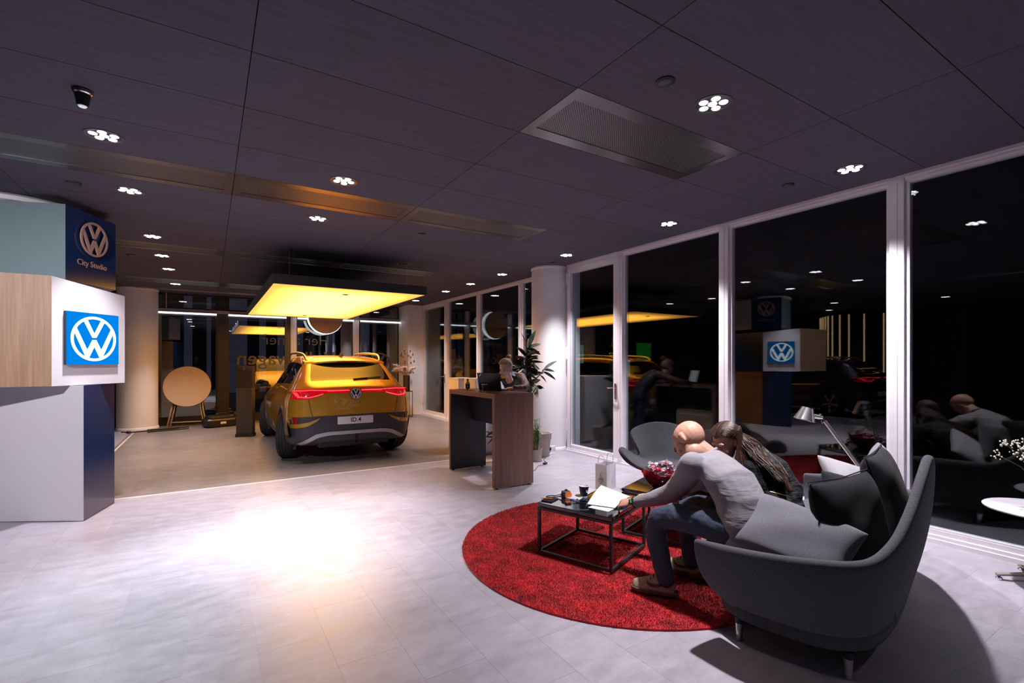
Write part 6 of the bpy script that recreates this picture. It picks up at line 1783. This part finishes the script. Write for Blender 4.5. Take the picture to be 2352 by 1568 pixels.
def man_torso(mb, g):
    body_tube(mb, [(Pv + V3(0.01, -0.02, -0.085), 0.150 + g, 0.115 + g), (Pv, 0.165 + g, 0.125 + g), (S1, 0.160 + g, 0.118 + g), (S2, 0.175 + g, 0.112 + g), (S3, 0.155 + g, 0.088 + g), (Nk + V3(0, 0.005, 0.0), 0.070 + g, 0.062 + g)], lat)
mb = MB(); man_torso(mb, -0.012)
mb.tube([S3, Nk, Nk.lerp(Hd, 0.45), Hd + V3(0.015, -0.02, -0.02)], [0.080, 0.070, 0.066, 0.062], 16)
head_shapes(mb, Hd, hf, hu, 1.13)
limb(mb, [Ls, Le, Lw], [0.052, 0.042, 0.028]); limb(mb, [Rs, Re, Rw], [0.052, 0.042, 0.028])
limb(mb, [Lh, Lk, La], [0.080, 0.055, 0.040]); limb(mb, [Rh, Rk, Ra], [0.080, 0.055, 0.040])
hand_shapes(mb, Lw + V3(-0.008, 0.03, -0.006), V3(-0.35, 0.90, -0.25), V3(-0.55, -0.05, 0.85), 1, 0.75, 0.10, 0.98, 0.6)
hand_shapes(mb, Rw + V3(-0.008, 0.03, -0.006), V3(-0.62, 0.74, -0.15), V3(0.1, -0.1, 1.0), -1, 0.8, 0.10, 0.98, 0.6)
mb.v = [tuple(Vector(v) - o_) for v in mb.v]
mbody = obj('body', fused(mb, 0.0045, 5), M_SKIN, man)
face_parts(mbody, Hd - o_, hf, hu, 1.13)
F_ = frame(hf, hu); st_ = MB()
mbk = MB().ell((0, -0.0125, 0.0297), (0.0800, 0.1000, 0.0938), None, 40, 28)
keep = []
for f in mbk.f:
    c_ = sum((Vector(mbk.v[i]) for i in f), Vector()) / len(f)
    if -0.05 < c_.z < 0.030 - 0.25 * max(0, c_.y) and c_.y < 0.02: keep.append(f)
st_.add([(Hd - o_) + F_ @ (Vector(v) * 1.06) for v in mbk.v], keep)
mb = MB(); man_torso(mb, 0.016)
body_tube(mb, [(Pv + V3(0.0, -0.01, -0.03), 0.178, 0.140), (Pv + V3(0.012, -0.02, -0.115), 0.172, 0.135)], lat)
limb(mb, [Ls, Le, Lw], [0.082, 0.066, 0.040]); limb(mb, [Rs, Re, Rw], [0.082, 0.066, 0.040])
limb(mb, [Ls.lerp(Nk, 0.75), Ls.lerp(Nk, 0.3), Ls], [0.046, 0.056, 0.068]); limb(mb, [Rs.lerp(Nk, 0.75), Rs.lerp(Nk, 0.3), Rs], [0.046, 0.056, 0.068])
mb.v = [tuple(Vector(v) - o_) for v in mb.v]
obj('sweater', garment(mb, 0.008, 8, 0.012, 0.16), M_SWEAT, man)
cl = MB(); cN = Nk.lerp(Hd, 0.16) - o_; ax_ = (Hd - Nk).normalized(); a1 = ax_.orthogonal().normalized(); a2 = ax_.cross(a1)
cl.tube([cN + (a1 * cos(q * pi / 14) + a2 * sin(q * pi / 14)) * 0.071 - ax_ * 0.012 for q in range(29)], 0.010, 8); obj('collar', cl, M_SWEAT, man, smooth=True)
mb = MB(); body_tube(mb, [(Pv + V3(0.012, -0.02, -0.10), 0.150, 0.12), (Pv + V3(0, 0.0, -0.02), 0.158, 0.122)], lat)
for (h_, k_, a_) in ((Lh, Lk, La), (Rh, Rk, Ra)):
    limb(mb, [h_, k_ + V3(0, -0.005, -0.005), a_ + V3(0, 0, 0.0)], [0.096, 0.074, 0.057])
mb.v = [tuple(Vector(v) - o_) for v in mb.v]
obj('trousers', garment(mb, 0.008, 6, 0.016, 0.06), M_DENIM, man)
for (a_, tx, hx_) in ((La, at_z(1446, 1353, 0.03), at_z(1543, 1371, 0.03)), (Ra, V3(2.77, 2.33, 0.03), V3(2.86, 2.05, 0.03))):
    hl = V3(a_.x, a_.y, 0.032); dr = (tx - hx_); dr.z = 0; dr.normalize()
    shoe(man, hl - dr * 0.075 - o_, hl + dr * 0.2 - o_, 1)
    sk_ = MB(); sk_.tube([hl - o_ + V3(0, 0, 0.07), V3(a_.x, a_.y, 0.15) - o_], 0.046, 14); obj('sock', sk_, M_SOCK, man, smooth=True)
wt = bpy.data.objects.new('watch', None); link(wt); wt.parent = man
wc = Lw + V3(-0.002, 0.014, -0.003) - o_; wd = (Lw - Le).normalized(); wb = V3(-0.80, -0.35, 0.45); wb = (wb - wd * wb.dot(wd)).normalized(); ws = wd.cross(wb)
m = MB(); m.tube([wc + (wb * 0.030 * cos(q * pi / 12) + ws * 0.035 * sin(q * pi / 12)) for q in range(25)], 0.0075, 8, squash=(1, 0.5), up=tuple(wd)); obj('strap', m, M_BLACK, wt, smooth=True)
Mw = Matrix((ws, wd, wb)).transposed().to_4x4(); Mw.translation = wc + wb * 0.032
fc = obj('watch_case', MB().box(-0.017, 0.017, -0.019, 0.019, -0.004, 0.008, Mw), M_BLACK, wt, bevel=0.003)
dg_ = MB(); 
for k in range(4): dg_.box(-0.010 + 0.006 * k, -0.007 + 0.006 * k, -0.006, 0.004, 0.0081, 0.0086, Mw)
obj('digits', dg_, pmat('watch_digits', (0.05, 0.4, 0.2), 0.4, emit=(0.1, 0.9, 0.45), estr=0.6, noise=(10, 0.1)), fc)

# ---- woman beside him with long brown hair
wo = thing('person', 'woman with long brown hair and black bomber jacket hunched on the sofa', 'person', (3.42, 1.85, 0.44))
o_ = wo.location.copy()
Pv = at_depth(1795, 1170, 3.38); S1 = at_depth(1800, 1125, 3.44); S2 = at_depth(1775, 1085, 3.52); S3 = at_depth(1742, 1060, 3.58); Nk = at_depth(1718, 1044, 3.62); Hd = at_depth(1668, 1014, 3.60)
lat = V3(-0.95, -0.31, 0)
Ls = S3 + lat * 0.155 + V3(0, 0.02, -0.035); Rs = S3 - lat * 0.155 + V3(0, 0.03, -0.02)
Le = at_depth(1738, 1150, 3.42); Lw = V3(3.12, 2.42, 0.56); Re = Rs + V3(0.03, 0.20, -0.25); Rw = V3(3.40, 2.52, 0.54)
Lh = Pv + lat * 0.08 + V3(0, 0.02, -0.02); Rh = Pv - lat * 0.08 + V3(0, 0.02, -0.02)
Lk = Lh + V3(-0.08, 0.44, 0.0); Rk = Rh + V3(-0.05, 0.45, 0.0); La = V3(Lk.x, Lk.y - 0.03, 0.12); Ra = V3(Rk.x, Rk.y - 0.03, 0.12)
hf = V3(-0.86, 0.03, -0.42); hu = V3(-0.40, 0.02, 0.90)
def wo_torso(mb, g):
    body_tube(mb, [(Pv + V3(0.0, -0.01, -0.05), 0.150 + g, 0.115 + g), (Pv + V3(0, 0, 0.03), 0.145 + g, 0.11 + g), (S1, 0.130 + g, 0.10 + g), (S2, 0.145 + g, 0.105 + g), (S3, 0.130 + g, 0.085 + g), (Nk, 0.065 + g, 0.06 + g)], lat)
mb = MB(); wo_torso(mb, -0.012)
mb.tube([S3, Nk, Nk.lerp(Hd, 0.5), Hd + V3(0.02, -0.01, -0.02)], [0.060, 0.050, 0.047, 0.045], 14)
head_shapes(mb, Hd, hf, hu, 1.10, True)
limb(mb, [Ls, Le, Lw], [0.042, 0.036, 0.024]); limb(mb, [Rs, Re, Rw], [0.042, 0.036, 0.024])
limb(mb, [Lh, Lk, La], [0.075, 0.052, 0.036]); limb(mb, [Rh, Rk, Ra], [0.075, 0.052, 0.036])
hand_shapes(mb, Lw + V3(-0.01, 0.02, -0.01), V3(-0.3, 0.9, -0.3), V3(-0.1, 0, 1), 1, 0.5, 0.10, 0.9); hand_shapes(mb, Rw + V3(-0.01, 0.02, -0.01), V3(-0.5, 0.8, -0.3), V3(0.1, 0, 1), -1, 0.5, 0.10, 0.9)
mb.v = [tuple(Vector(v) - o_) for v in mb.v]
wbody = obj('body', fused(mb, 0.0045, 5), M_SKIN, wo)
face_parts(wbody, Hd - o_, hf, hu, 1.10, True)
mb = MB(); wo_torso(mb, 0.018)
body_tube(mb, [(Pv + V3(0, 0, 0.05), 0.178, 0.142), (Pv + V3(0.0, -0.01, -0.02), 0.170, 0.138), (Pv + V3(0.0, -0.01, -0.055), 0.160, 0.125)], lat)
limb(mb, [Ls, Le, Lw], [0.078, 0.068, 0.042]); limb(mb, [Rs, Re, Rw], [0.074, 0.064, 0.042]); limb(mb, [Nk, S3.lerp(Ls, 0.5), Ls], [0.06, 0.07, 0.075]); limb(mb, [Nk, S3.lerp(Rs, 0.5), Rs], [0.06, 0.07, 0.075])
mb.v = [tuple(Vector(v) - o_) for v in mb.v]
obj('bomber_jacket', garment(mb, 0.008, 5, 0.026, 0.07), M_JACKET, wo)
wb_ = MB(); body_tube(wb_, [(Pv + V3(0.0, -0.01, -0.045) - o_, 0.166, 0.132), (Pv + V3(0.0, -0.01, -0.085) - o_, 0.158, 0.125)], lat, 48)
obj('ribbed_hem', wb_, M_SOCK, wo, smooth=40)
M_GOLD = pmat('brass_zip', (0.75, 0.52, 0.22), 0.3, metal=1.0, noise=(60, 0.15))
for (a, b) in (((1768, 1128), (1818, 1141)), ((1786, 1170), (1812, 1190)), ((1846, 1164), (1838, 1180))):
    z_ = MB(); A = at_depth(a[0], a[1], 3.20) - o_; B = at_depth(b[0], b[1], 3.20) - o_
    z_.tube([A, A.lerp(B, 0.5), B], 0.0022, 6); zo = obj('zip', z_, M_GOLD, wo, smooth=True)
mb = MB(); body_tube(mb, [(Pv + V3(0, 0, -0.06), 0.140, 0.105), (Pv, 0.14, 0.105)], lat)
for (h_, k_, a_) in ((Lh, Lk, La), (Rh, Rk, Ra)): limb(mb, [h_, k_, a_], [0.090, 0.064, 0.05])
mb.v = [tuple(Vector(v) - o_) for v in mb.v]
obj('trousers', garment(mb, 0.009, 6, 0.012, 0.06), M_SOCK, wo)
for a_ in (La, Ra): shoe(wo, V3(a_.x, a_.y - 0.07, 0.035) - o_, V3(a_.x - 0.05, a_.y + 0.2, 0.035) - o_, 1, 0.26)
# hair: scalp cap + locks
F_ = frame(hf, hu); HP = lambda x, y, z: (Hd - o_) + F_ @ (Vector((x, y, z)) * 1.10)
mbk = MB().ell((0, -0.014, 0.032), (0.088, 0.108, 0.100), None, 32, 22); keep = []
for f in mbk.f:
    c_ = sum((Vector(mbk.v[i]) for i in f), Vector()) / len(f)
    if c_.z > 0.075 + 0.35 * (c_.y - 0.02) or c_.y < -0.02 and c_.z > -0.06: keep.append(f)
hc = MB(); hc.add([HP(*v) for v in mbk.v], keep)
hroot = obj('hair', baked(hc, [('SOLIDIFY', dict(thickness=0.008, offset=0.0))]), M_HAIRB, wo)
rnd = random.Random(4)
locks = MB()
back_pts = [at_depth(1712, 1020, 3.62), at_depth(1735, 1045, 3.55), at_depth(1765, 1072, 3.44), at_depth(1795, 1105, 3.34), at_depth(1812, 1135, 3.27)]
for k in range(1500):
    a = rnd.uniform(-1, 1)
    x0 = 0.012 * rnd.uniform(-1, 1); y0 = rnd.uniform(-0.06, 0.075)
    y0 = rnd.uniform(-0.09, 0.088); sy0 = (y0 + 0.014) / 0.112
    sd = 1 if k % 3 else -1                     # more locks fall on the near (left) side
    sgn = -1 if sd > 0 else 1
    m1 = HP(sgn * rnd.uniform(0.056, 0.080), y0 * 0.6 - 0.012, 0.100 + rnd.uniform(-0.012, 0.008)); m2 = HP(sgn * rnd.uniform(0.084, 0.097), -0.040 + y0 * 0.25 + rnd.uniform(-0.03, 0.012), 0.02 + rnd.uniform(-0.02, 0.02))
    def on_skull(ph_, dy):
        sy = max(-0.97, min(0.97, sy0 - dy)); cc = sqrt(1 - sy * sy)
        return HP(sgn * 0.0915 * sin(ph_) * cc, -0.014 + 0.112 * sy, 0.032 + 0.1035 * cos(ph_) * cc)
    start = on_skull(rnd.uniform(0.0, 0.08), 0); m1 = on_skull(0.55 + rnd.uniform(-0.1, 0.1), 0.16); m1b = on_skull(1.1 + rnd.uniform(-0.1, 0.1), 0.42); m2 = on_skull(1.55 + rnd.uniform(-0.25, 0.25), (min(0.9, 0.70 + 0.25 * sy0) if sy0 > 0 else 0.40) + rnd.uniform(-0.15, 0.15))
    t_ = rnd.random()
    if sd > 0 and t_ < 0.55:        # hang down beside the cheek and shoulder
        w_ = rnd.uniform(0, 1)
        e1 = at_depth(1690 + 28 * w_ + rnd.uniform(-4, 4), 1062 + 6 * w_, 3.47) - o_; e2 = at_depth(1698 + 34 * w_ + rnd.uniform(-5, 5), 1100 + rnd.uniform(-10, 20), 3.40) - o_
        pts = [start, m1, m1b, m2, e1, e2]
    else:                            # sweep over the back
        jit = Vector((rnd.gauss(0, 0.014), rnd.gauss(0, 0.014), rnd.gauss(0, 0.008)))
        L_ = rnd.uniform(0.55, 1.0)
        b = [p - o_ + lat * (rnd.uniform(-0.06, 0.10) if sd > 0 else rnd.uniform(-0.10, 0.02)) + jit + V3(-0.01, -0.02, 0.025) for p in back_pts]
        q = max(3, int(len(b) * L_))
        pts = [start, m1, m1b, m2.lerp(HP(0, -0.122, 0.01), 0.55)] + b[:q]
    sp_ = spline([tuple(p) for p in pts], 5); n_ = len(sp_)
    locks.tube(sp_, [0.0026 * (0.35 + 0.9 * sin(pi * min(1, 0.12 + 0.88 * i / n_)) ** 0.6) for i in range(n_)], 5)
obj('locks', locks, M_HAIRB, hroot, smooth=True)['kind'] = 'stuff'
hm2 = MB(); body_tube(hm2, [(HP(0, -0.06, 0.06), 0.05, 0.04)] + [(p - o_ + V3(-0.012, -0.022, 0.018), w_, 0.022) for p, w_ in zip(back_pts, (0.066, 0.066, 0.055, 0.035, 0.008))], lat)
body_tube(hm2, [(HP(-0.06, -0.06, 0.04), 0.02, 0.02), (at_depth(1704, 1058, 3.47) - o_, 0.016, 0.010), (at_depth(1710, 1085, 3.42) - o_, 0.006, 0.004)], lat)
obj('hair_mass', fused(hm2, 0.008, 5), M_HAIRB, hroot)

# ---- woman working at the counter
sw_ = thing('person', 'blond woman in navy quilted vest working behind the bar counter', 'person', (3.91, 6.04, 0))
o_ = sw_.location.copy()
Hd = at_depth(1162, 845, 6.74); Nk = at_depth(1170, 873, 6.80); Pv = V3(3.91, 6.04, 0.92); S1 = V3(3.86, 6.01, 1.05); S2 = V3(3.76, 5.95, 1.19); S3 = V3(3.67, 5.89, 1.275)
lat = V3(0.42, -0.90, 0)          # towards her left
Ls = S3 + lat * 0.17 + V3(0, 0, 0.015); Rs = S3 - lat * 0.17 + V3(0, 0, 0.015)
Le = at_depth(1207, 897, 6.50); Le.z = 1.165; Lw = at_depth(1182, 893, 6.38); Lw.z = 1.155
Re = V3(3.42, 6.12, 1.16); Rw = V3(3.33, 5.86, 1.155)
Lh = Pv + lat * 0.085; Rh = Pv - lat * 0.085
hf = V3(-0.84, -0.42, -0.42); hu = V3(-0.36, -0.16, 0.92)
def sw_torso(mb, g):
    body_tube(mb, [(Pv + V3(0, 0, -0.08), 0.160 + g, 0.115 + g), (Pv, 0.158 + g, 0.112 + g), (S1, 0.135 + g, 0.10 + g), (S2, 0.155 + g, 0.11 + g), (S3, 0.150 + g, 0.085 + g), (S3.lerp(Nk, 0.75), 0.065 + g, 0.055 + g)], lat)
mb = MB(); sw_torso(mb, -0.012)
mb.tube([S3, Nk, Nk.lerp(Hd, 0.5), Hd + V3(0.02, 0.01, -0.02)], [0.062, 0.050, 0.046, 0.044], 14)
head_shapes(mb, Hd, hf, hu, 1.02, True)
limb(mb, [Ls, Le, Lw], [0.042, 0.036, 0.024]); limb(mb, [Rs, Re, Rw], [0.042, 0.036, 0.024])
for q in (-1, 1):
    h_ = Pv + lat * 0.085 * q; limb(mb, [h_, V3(h_.x + 0.0, h_.y, 0.48), V3(h_.x + 0.03, h_.y + 0.01, 0.10)], [0.080, 0.052, 0.036])
hand_shapes(mb, Lw + V3(-0.02, 0.0, 0.0), V3(-0.75, 0.62, -0.05), V3(-0.05, -0.2, 1), 1, 0.5, 0.16, 0.92); hand_shapes(mb, Rw + V3(-0.01, -0.02, 0), V3(-0.3, -0.9, -0.05), V3(0, 0, 1), -1, 0.5, 0.16, 0.92)
mb.v = [tuple(Vector(v) - o_) for v in mb.v]
sbody = obj('body', fused(mb, 0.0040, 9), M_SKINP, sw_)
face_parts(sbody, Hd - o_, hf, hu, 1.02, True, hairm=pmat('light_brow', (0.22, 0.12, 0.07), 0.8, noise=(60, 0.2)))
mb = MB(); limb(mb, [Ls, Le, Lw], [0.062, 0.052, 0.040]); limb(mb, [Rs, Re, Rw], [0.062, 0.052, 0.040]); sw_torso(mb, 0.002)
mb.v = [tuple(Vector(v) - o_) for v in mb.v]
obj('blouse', garment(mb, 0.008, 5, 0.020, 0.045), M_SHIRT, sw_)
mb = MB(); sw_torso(mb, 0.018); limb(mb, [Nk.lerp(S3, 0.5), S3.lerp(Ls, 0.6), Ls], [0.045, 0.056, 0.060]); limb(mb, [Nk.lerp(S3, 0.5), S3.lerp(Rs, 0.6), Rs], [0.045, 0.056, 0.060])
mb.v = [tuple(Vector(v) - o_) for v in mb.v]
obj('vest', garment(mb, 0.008, 5, 0.016, 0.04), M_VEST, sw_)
# skin showing at the open neck
nk = MB(); Fb = frame(V3(-0.86, -0.42, -0.25), V3(-0.3, -0.15, 0.94)); cN = S3.lerp(Nk, 0.45) + Fb @ V3(0, 0.072, -0.012) - o_
nk.ell(cN, (0.020, 0.012, 0.040), Fb, 14, 10); obj('neckline', nk, M_SKINP, sbody, smooth=True)
mb = MB(); body_tube(mb, [(Pv + V3(0, 0, -0.10), 0.162, 0.12), (Pv, 0.16, 0.115)], lat)
for q in (-1, 1):
    h_ = Pv + lat * 0.085 * q; limb(mb, [h_ + V3(0, 0, -0.02), V3(h_.x, h_.y, 0.48), V3(h_.x + 0.03, h_.y + 0.01, 0.09)], [0.092, 0.066, 0.052])
mb.v = [tuple(Vector(v) - o_) for v in mb.v]
obj('trousers', garment(mb, 0.009, 5, 0.01, 0.06), M_DENIM, sw_)
for q in (-1, 1):
    h_ = Pv + lat * 0.085 * q; shoe(sw_, V3(h_.x + 0.09, h_.y + 0.04, 0.0) - o_, V3(h_.x - 0.14, h_.y - 0.06, 0.0) - o_, 1, 0.25)
F_ = frame(hf, hu); HP = lambda x, y, z: (Hd - o_) + F_ @ (Vector((x, y, z)) * 1.02)
mbk = MB().ell((0, -0.013, 0.032), (0.084, 0.104, 0.098), None, 32, 22); keep = []
for f in mbk.f:
    c_ = sum((Vector(mbk.v[i]) for i in f), Vector()) / len(f)
    if c_.z > 0.075 + 0.15 * (c_.y - 0.02) or (c_.y < -0.005 and c_.z > -0.055): keep.append(f)
hc = MB(); hc.add([HP(*v) for v in mbk.v], keep)
hroot = obj('hair', baked(hc, [('SOLIDIFY', dict(thickness=0.006, offset=0.0))]), M_HAIRL, sw_)
lk = MB()
for k in range(120):
    a = rnd.uniform(-1.25, 1.25); x_ = 0.083 * sin(a); r_ = cos(a)
    p0 = HP(x_ * 1.0, 0.070 * r_ + 0.005, 0.060 + 0.045 * r_); p1 = HP(x_ * 0.95, -0.02, 0.075 + 0.058 * r_ + rnd.uniform(-0.004, 0.004)); p2 = HP(x_ * 0.5, -0.10, 0.085 + rnd.uniform(-0.02, 0.02)); p3 = HP(rnd.uniform(-0.02, 0.02), -0.125, 0.095 + rnd.uniform(-0.01, 0.02))
    q = spline([tuple(p) for p in (p0, p1, p2, p3)], 5); lk.tube(q, [0.0032] * len(q), 5)
obj('locks', lk, M_HAIRL, hroot, smooth=True)['kind'] = 'stuff'
bn = MB(); bc_ = HP(0, -0.130, 0.105)
for k in range(60):
    a = rnd.random() * 2 * pi; b = rnd.uniform(-0.8, 0.8); pts = []
    for q in range(9):
        t_ = a + q * 0.45; pts.append(bc_ + F_ @ Vector((0.036 * cos(t_) * cos(b), 0.034 * sin(b) + 0.01 * sin(q), 0.036 * sin(t_) * cos(b))))
    bn.tube(pts, 0.0035, 5)
obj('bun', bn, M_HAIRL, hroot, smooth=True)['kind'] = 'stuff'
# ------------------------------------------------------------------ things the dark glass mirrors: the rest of the hall
M_SLAT = pmat('dark_slat', (0.05, 0.045, 0.045), 0.6, noise=(10, 0.15)); M_WARMLED = emat('warm_led', (1.0, 0.62, 0.28), 2.2)
def arc(k):            # slatted wall curving behind the dark car
    pts = [(-7.2, 4.6), (-7.35, 6.0), (-7.6, 7.3), (-8.0, 8.6), (-8.6, 9.8)]
    q = spline([(a, b, 0) for a, b in pts], 12); return Vector(q[min(len(q) - 1, int(k * (len(q) - 1)))])
NS = 44
slats = thing('slat_wall', 'dark slatted wall with light strips mirrored in the glass', 'wall panel', (-7.6, 7.2, 0))
for k in range(NS):
    p = arc(k / (NS - 1)) - slats.location
    obj('slat', MB().box(p.x - 0.04, p.x + 0.02, p.y - 0.045, p.y + 0.045, 0.05, H - 0.1), M_SLAT, slats)
for k in range(10):
    uu = (2030, 1985, 1950, 1929, 1912, 1902, 1896, 1891, 1887, 1884)[k]; p = at_depth(uu, 720, 14.3 + 0.2 * k); p = Vector((2 * XW - p.x, p.y, 0))
    t = thing('light_strip', 'thin warm vertical light strip on the slatted wall', 'light', (p.x, p.y, 1.1), 0, 'warm light strips on the slatted wall')
    obj('tube', MB().box(-0.008, 0.008, -0.014, 0.014, 0.0, 1.85), M_WARMLED, t); obj('holder', MB().box(-0.02, -0.0085, -0.018, 0.018, -0.01, 1.86), M_SLAT, t)
M_MOSS = pmat('green_moss_glow', (0.03, 0.30, 0.04), 0.9, emit=(0.03, 0.5, 0.05), estr=0.45, noise=(60, 0.5), bump=(70, 1.0, 0.02))  # moss is no lamp; emission added so it shows up in the reflections
for (x, y, w, lab, rz_) in ((-4.7, 13.9, 0.45, 'green moss panel with added glow, mirrored in the glass by the yellow panel', -pi / 2), (-8.9, 12.9, 0.38, 'narrow green moss panel with added glow, mirrored beside the tower', 0.0)):
    t = thing('moss_panel', lab, 'wall panel', (x, y, 0), rz_); obj('frame', MB().box(-0.04, 0.0, -w, w, 0.6, 2.3), M_BLACK, t)
    g = []; rnd = random.Random(int(y * 10)); n_ = 30
    for i in range(n_ + 1): g.append([Vector((0.012 + rnd.random() * 0.05, -w + 0.03 + (2 * w - 0.06) * i / n_, 0.63 + 1.64 * j / n_)) for j in range(n_ + 1)])
    obj('moss', MB().grid(g), M_MOSS, t, smooth=True)['kind'] = 'stuff'
# shelf and wall lettering on the wall behind the camera
M_SHELF = pmat('dark_shelf', (0.05, 0.05, 0.055), 0.5, noise=(8, 0.1))
sf = thing('open_shelf', 'dark open shelf unit mirrored in the rightmost window', 'shelf', (-1.0, -4.75, 0))
for x in (-1.2, 0.0, 1.2): obj('upright', MB().box(x - 0.02, x + 0.02, -0.2, 0.2, 0.0, 2.6), M_SHELF, sf)
for z in (0.1, 0.75, 1.35, 1.95, 2.55): obj('board', MB().box(-1.18, 1.18, -0.2, 0.2, z, z + 0.03), M_SHELF, sf)
tm = text_mesh('Clever', 0.26, 0.01, Matrix.Rotation(radians(90), 4, 'X') @ Matrix.Identity(4), spacing=1.15)
tm.transform(Matrix.Rotation(radians(180), 4, 'Z'))
ls = obj('wall_lettering', tm, pmat('pale_letters', (0.6, 0.55, 0.5), 0.5, emit=(1, 0.9, 0.8), estr=0.25, noise=(10, 0.05))); ls.location = (-2.9, Y_NEAR + 0.02, 2.0); tag(ls, 'pale lettering on the dark wall, mirrored in the window', 'lettering')
# low table with a laptop
lt_ = thing('low_table', 'low black slatted table mirrored in the glass behind the lamp', 'table', (-2.1, 3.5, 0), 0.3)
for k in range(9): obj('slat', MB().box(-0.55, 0.55, -0.25 + 0.06 * k, -0.21 + 0.06 * k, 0.42, 0.45), M_BLKSTEEL, lt_)
for sx in (-1, 1):
    obj('rail', MB().box(sx * 0.52 - 0.02, sx * 0.52 + 0.02, -0.25, 0.27, 0.385, 0.419), M_BLKSTEEL, lt_)
    for sy in (-1, 1): obj('leg', MB().box(sx * 0.52 - 0.02, sx * 0.52 + 0.02, 0.01 + sy * 0.24 - 0.02, 0.01 + sy * 0.24 + 0.02, 0.0, 0.384), M_BLKSTEEL, lt_)
l2 = thing('laptop', 'open laptop with bright page mirrored in the glass behind the lamp', 'laptop', (-2.1, 3.5, 0.451), radians(-80))
obj('base', MB().box(-0.17, 0.17, -0.235, 0.0, 0.0, 0.016), M_BLACK, l2, bevel=0.004)
Ml = Matrix.Translation((0, 0, 0.014)) @ Matrix.Rotation(radians(-16), 4, 'X'); ld_ = obj('lid', MB().box(-0.17, 0.17, 0.0, 0.010, 0.0, 0.228, Ml), M_BLACK, l2, bevel=0.003)
obj('screen', MB().box(-0.155, 0.155, -0.001, -0.0002, 0.018, 0.215, Ml), emat('bright_page', (0.75, 0.95, 0.85), 0.9), ld_)
# photographer behind the camera, mirrored in the back window
ph = thing('person', 'photographer in dark blue top mirrored in the back window', 'person', (-0.55, -0.75, 0))
Hd = V3(0, 0.05, 1.66); Nk = V3(0, 0, 1.50); lat = V3(-1, 0, 0); mb = MB(); clo = MB(); leg = MB()
for (m_, g) in ((mb, -0.012), (clo, 0.012)):
    body_tube(m_, [(V3(0, 0, 0.88), 0.16 + g, 0.11 + g), (V3(0, 0, 1.0), 0.165 + g, 0.115 + g), (V3(0, 0, 1.15), 0.155 + g, 0.11 + g), (V3(0, 0, 1.32), 0.18 + g, 0.12 + g), (V3(0, 0, 1.42), 0.16 + g, 0.10 + g), (V3(0, 0.0, 1.49), 0.07 + g, 0.07 + g)], lat)
mb.tube([V3(0, 0, 1.42), Nk, Hd - V3(0, 0.02, 0.02)], [0.07, 0.06, 0.055], 12); head_shapes(mb, Hd, V3(0.0, 0.9, -0.35), V3(0, 0.3, 0.9), 1.04)
for s in (-1, 1):
    J = [V3(s * 0.19, 0, 1.40), V3(s * 0.25, 0.05, 1.13), V3(s * 0.10, 0.25, 1.16)]; limb(mb, J, [0.05, 0.04, 0.027]); limb(clo, J, [0.064, 0.054, 0.042])
    hand_shapes(mb, J[2] + V3(-s * 0.02, 0.02, 0), V3(-s * 0.5, 0.8, 0), V3(0, 0, 1), -s, 0.6)
    J = [V3(s * 0.09, 0, 0.90), V3(s * 0.10, 0.02, 0.49), V3(s * 0.11, 0, 0.09)]; limb(mb, J, [0.085, 0.055, 0.04]); limb(leg, J, [0.1, 0.07, 0.055])
pb_ = obj('body', fused(mb, 0.007, 4), M_SKIN, ph); obj('jumper', garment(clo, 0.01, 5, 0.012, 0.07), pmat('dark_blue_knit', (0.012, 0.018, 0.06), 0.8, noise=(30, 0.2)), ph); body_tube(leg, [(V3(0, 0, 0.84), 0.15, 0.11), (V3(0, 0, 0.96), 0.15, 0.11)], lat); obj('trousers', garment(leg, 0.01, 5), M_SOCK, ph)
for s in (-1, 1): shoe(ph, V3(s * 0.11, -0.07, 0), V3(s * 0.12, 0.2, 0), 1, 0.28)
hc = MB().ell((0, 0.03, 1.70), (0.084, 0.105, 0.085), None, 20, 12); obj('hair', hc, M_STUB, ph, smooth=True)
# across the street: pale pillars behind the back window
fa = thing('street_facade', 'dark building across the street with dim lit pillars', 'building', (1.5, 30, -0.13))
obj('wall', MB().box(-14, 16, 0.0, 1.0, 0, 9), pmat('night_facade', (0.03, 0.03, 0.036), 0.8, noise=(1, 0.2)), fa)
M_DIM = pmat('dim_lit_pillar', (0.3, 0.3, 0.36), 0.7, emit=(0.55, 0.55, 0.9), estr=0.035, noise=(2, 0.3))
for k, (x, w) in enumerate(((-7.5, .25), (-5.6, .6), (-4.9, .2), (-2.4, .35), (-1.5, .2), (-0.2, .9), (1.0, .3), (1.9, .3), (2.8, .5), (4.6, .3), (6.6, .4))):
    obj('pillar', MB().box(x - w / 2, x + w / 2, -0.35, -0.01, 0, 5.5), M_DIM, fa)
M_DIMG = pmat('dim_teal_window', (0.1, 0.2, 0.2), 0.6, emit=(0.2, 0.7, 0.6), estr=0.12, noise=(6, 0.4))
fb = thing('side_facade', 'dark building outside the glass wall with teal windows', 'building', (19, 5, -0.13))
obj('wall', MB().box(0.0, 1.0, -22, 22, 0, 9), MATS['night_facade'], fb)
for (y, z, w, h_) in ((20.2, 1.2, .5, 1.6), (17.6, 1.5, .9, 1.2), (14.0, .8, 1.2, 1.0)):
    wn = obj('window', MB().box(-0.04, -0.005, y - w / 2, y + w / 2, z, z + h_), M_BLACK, fb); obj('pane', MB().box(-0.05, -0.041, y - w / 2 + 0.05, y + w / 2 - 0.05, z + 0.05, z + h_ - 0.05), M_DIMG, wn)
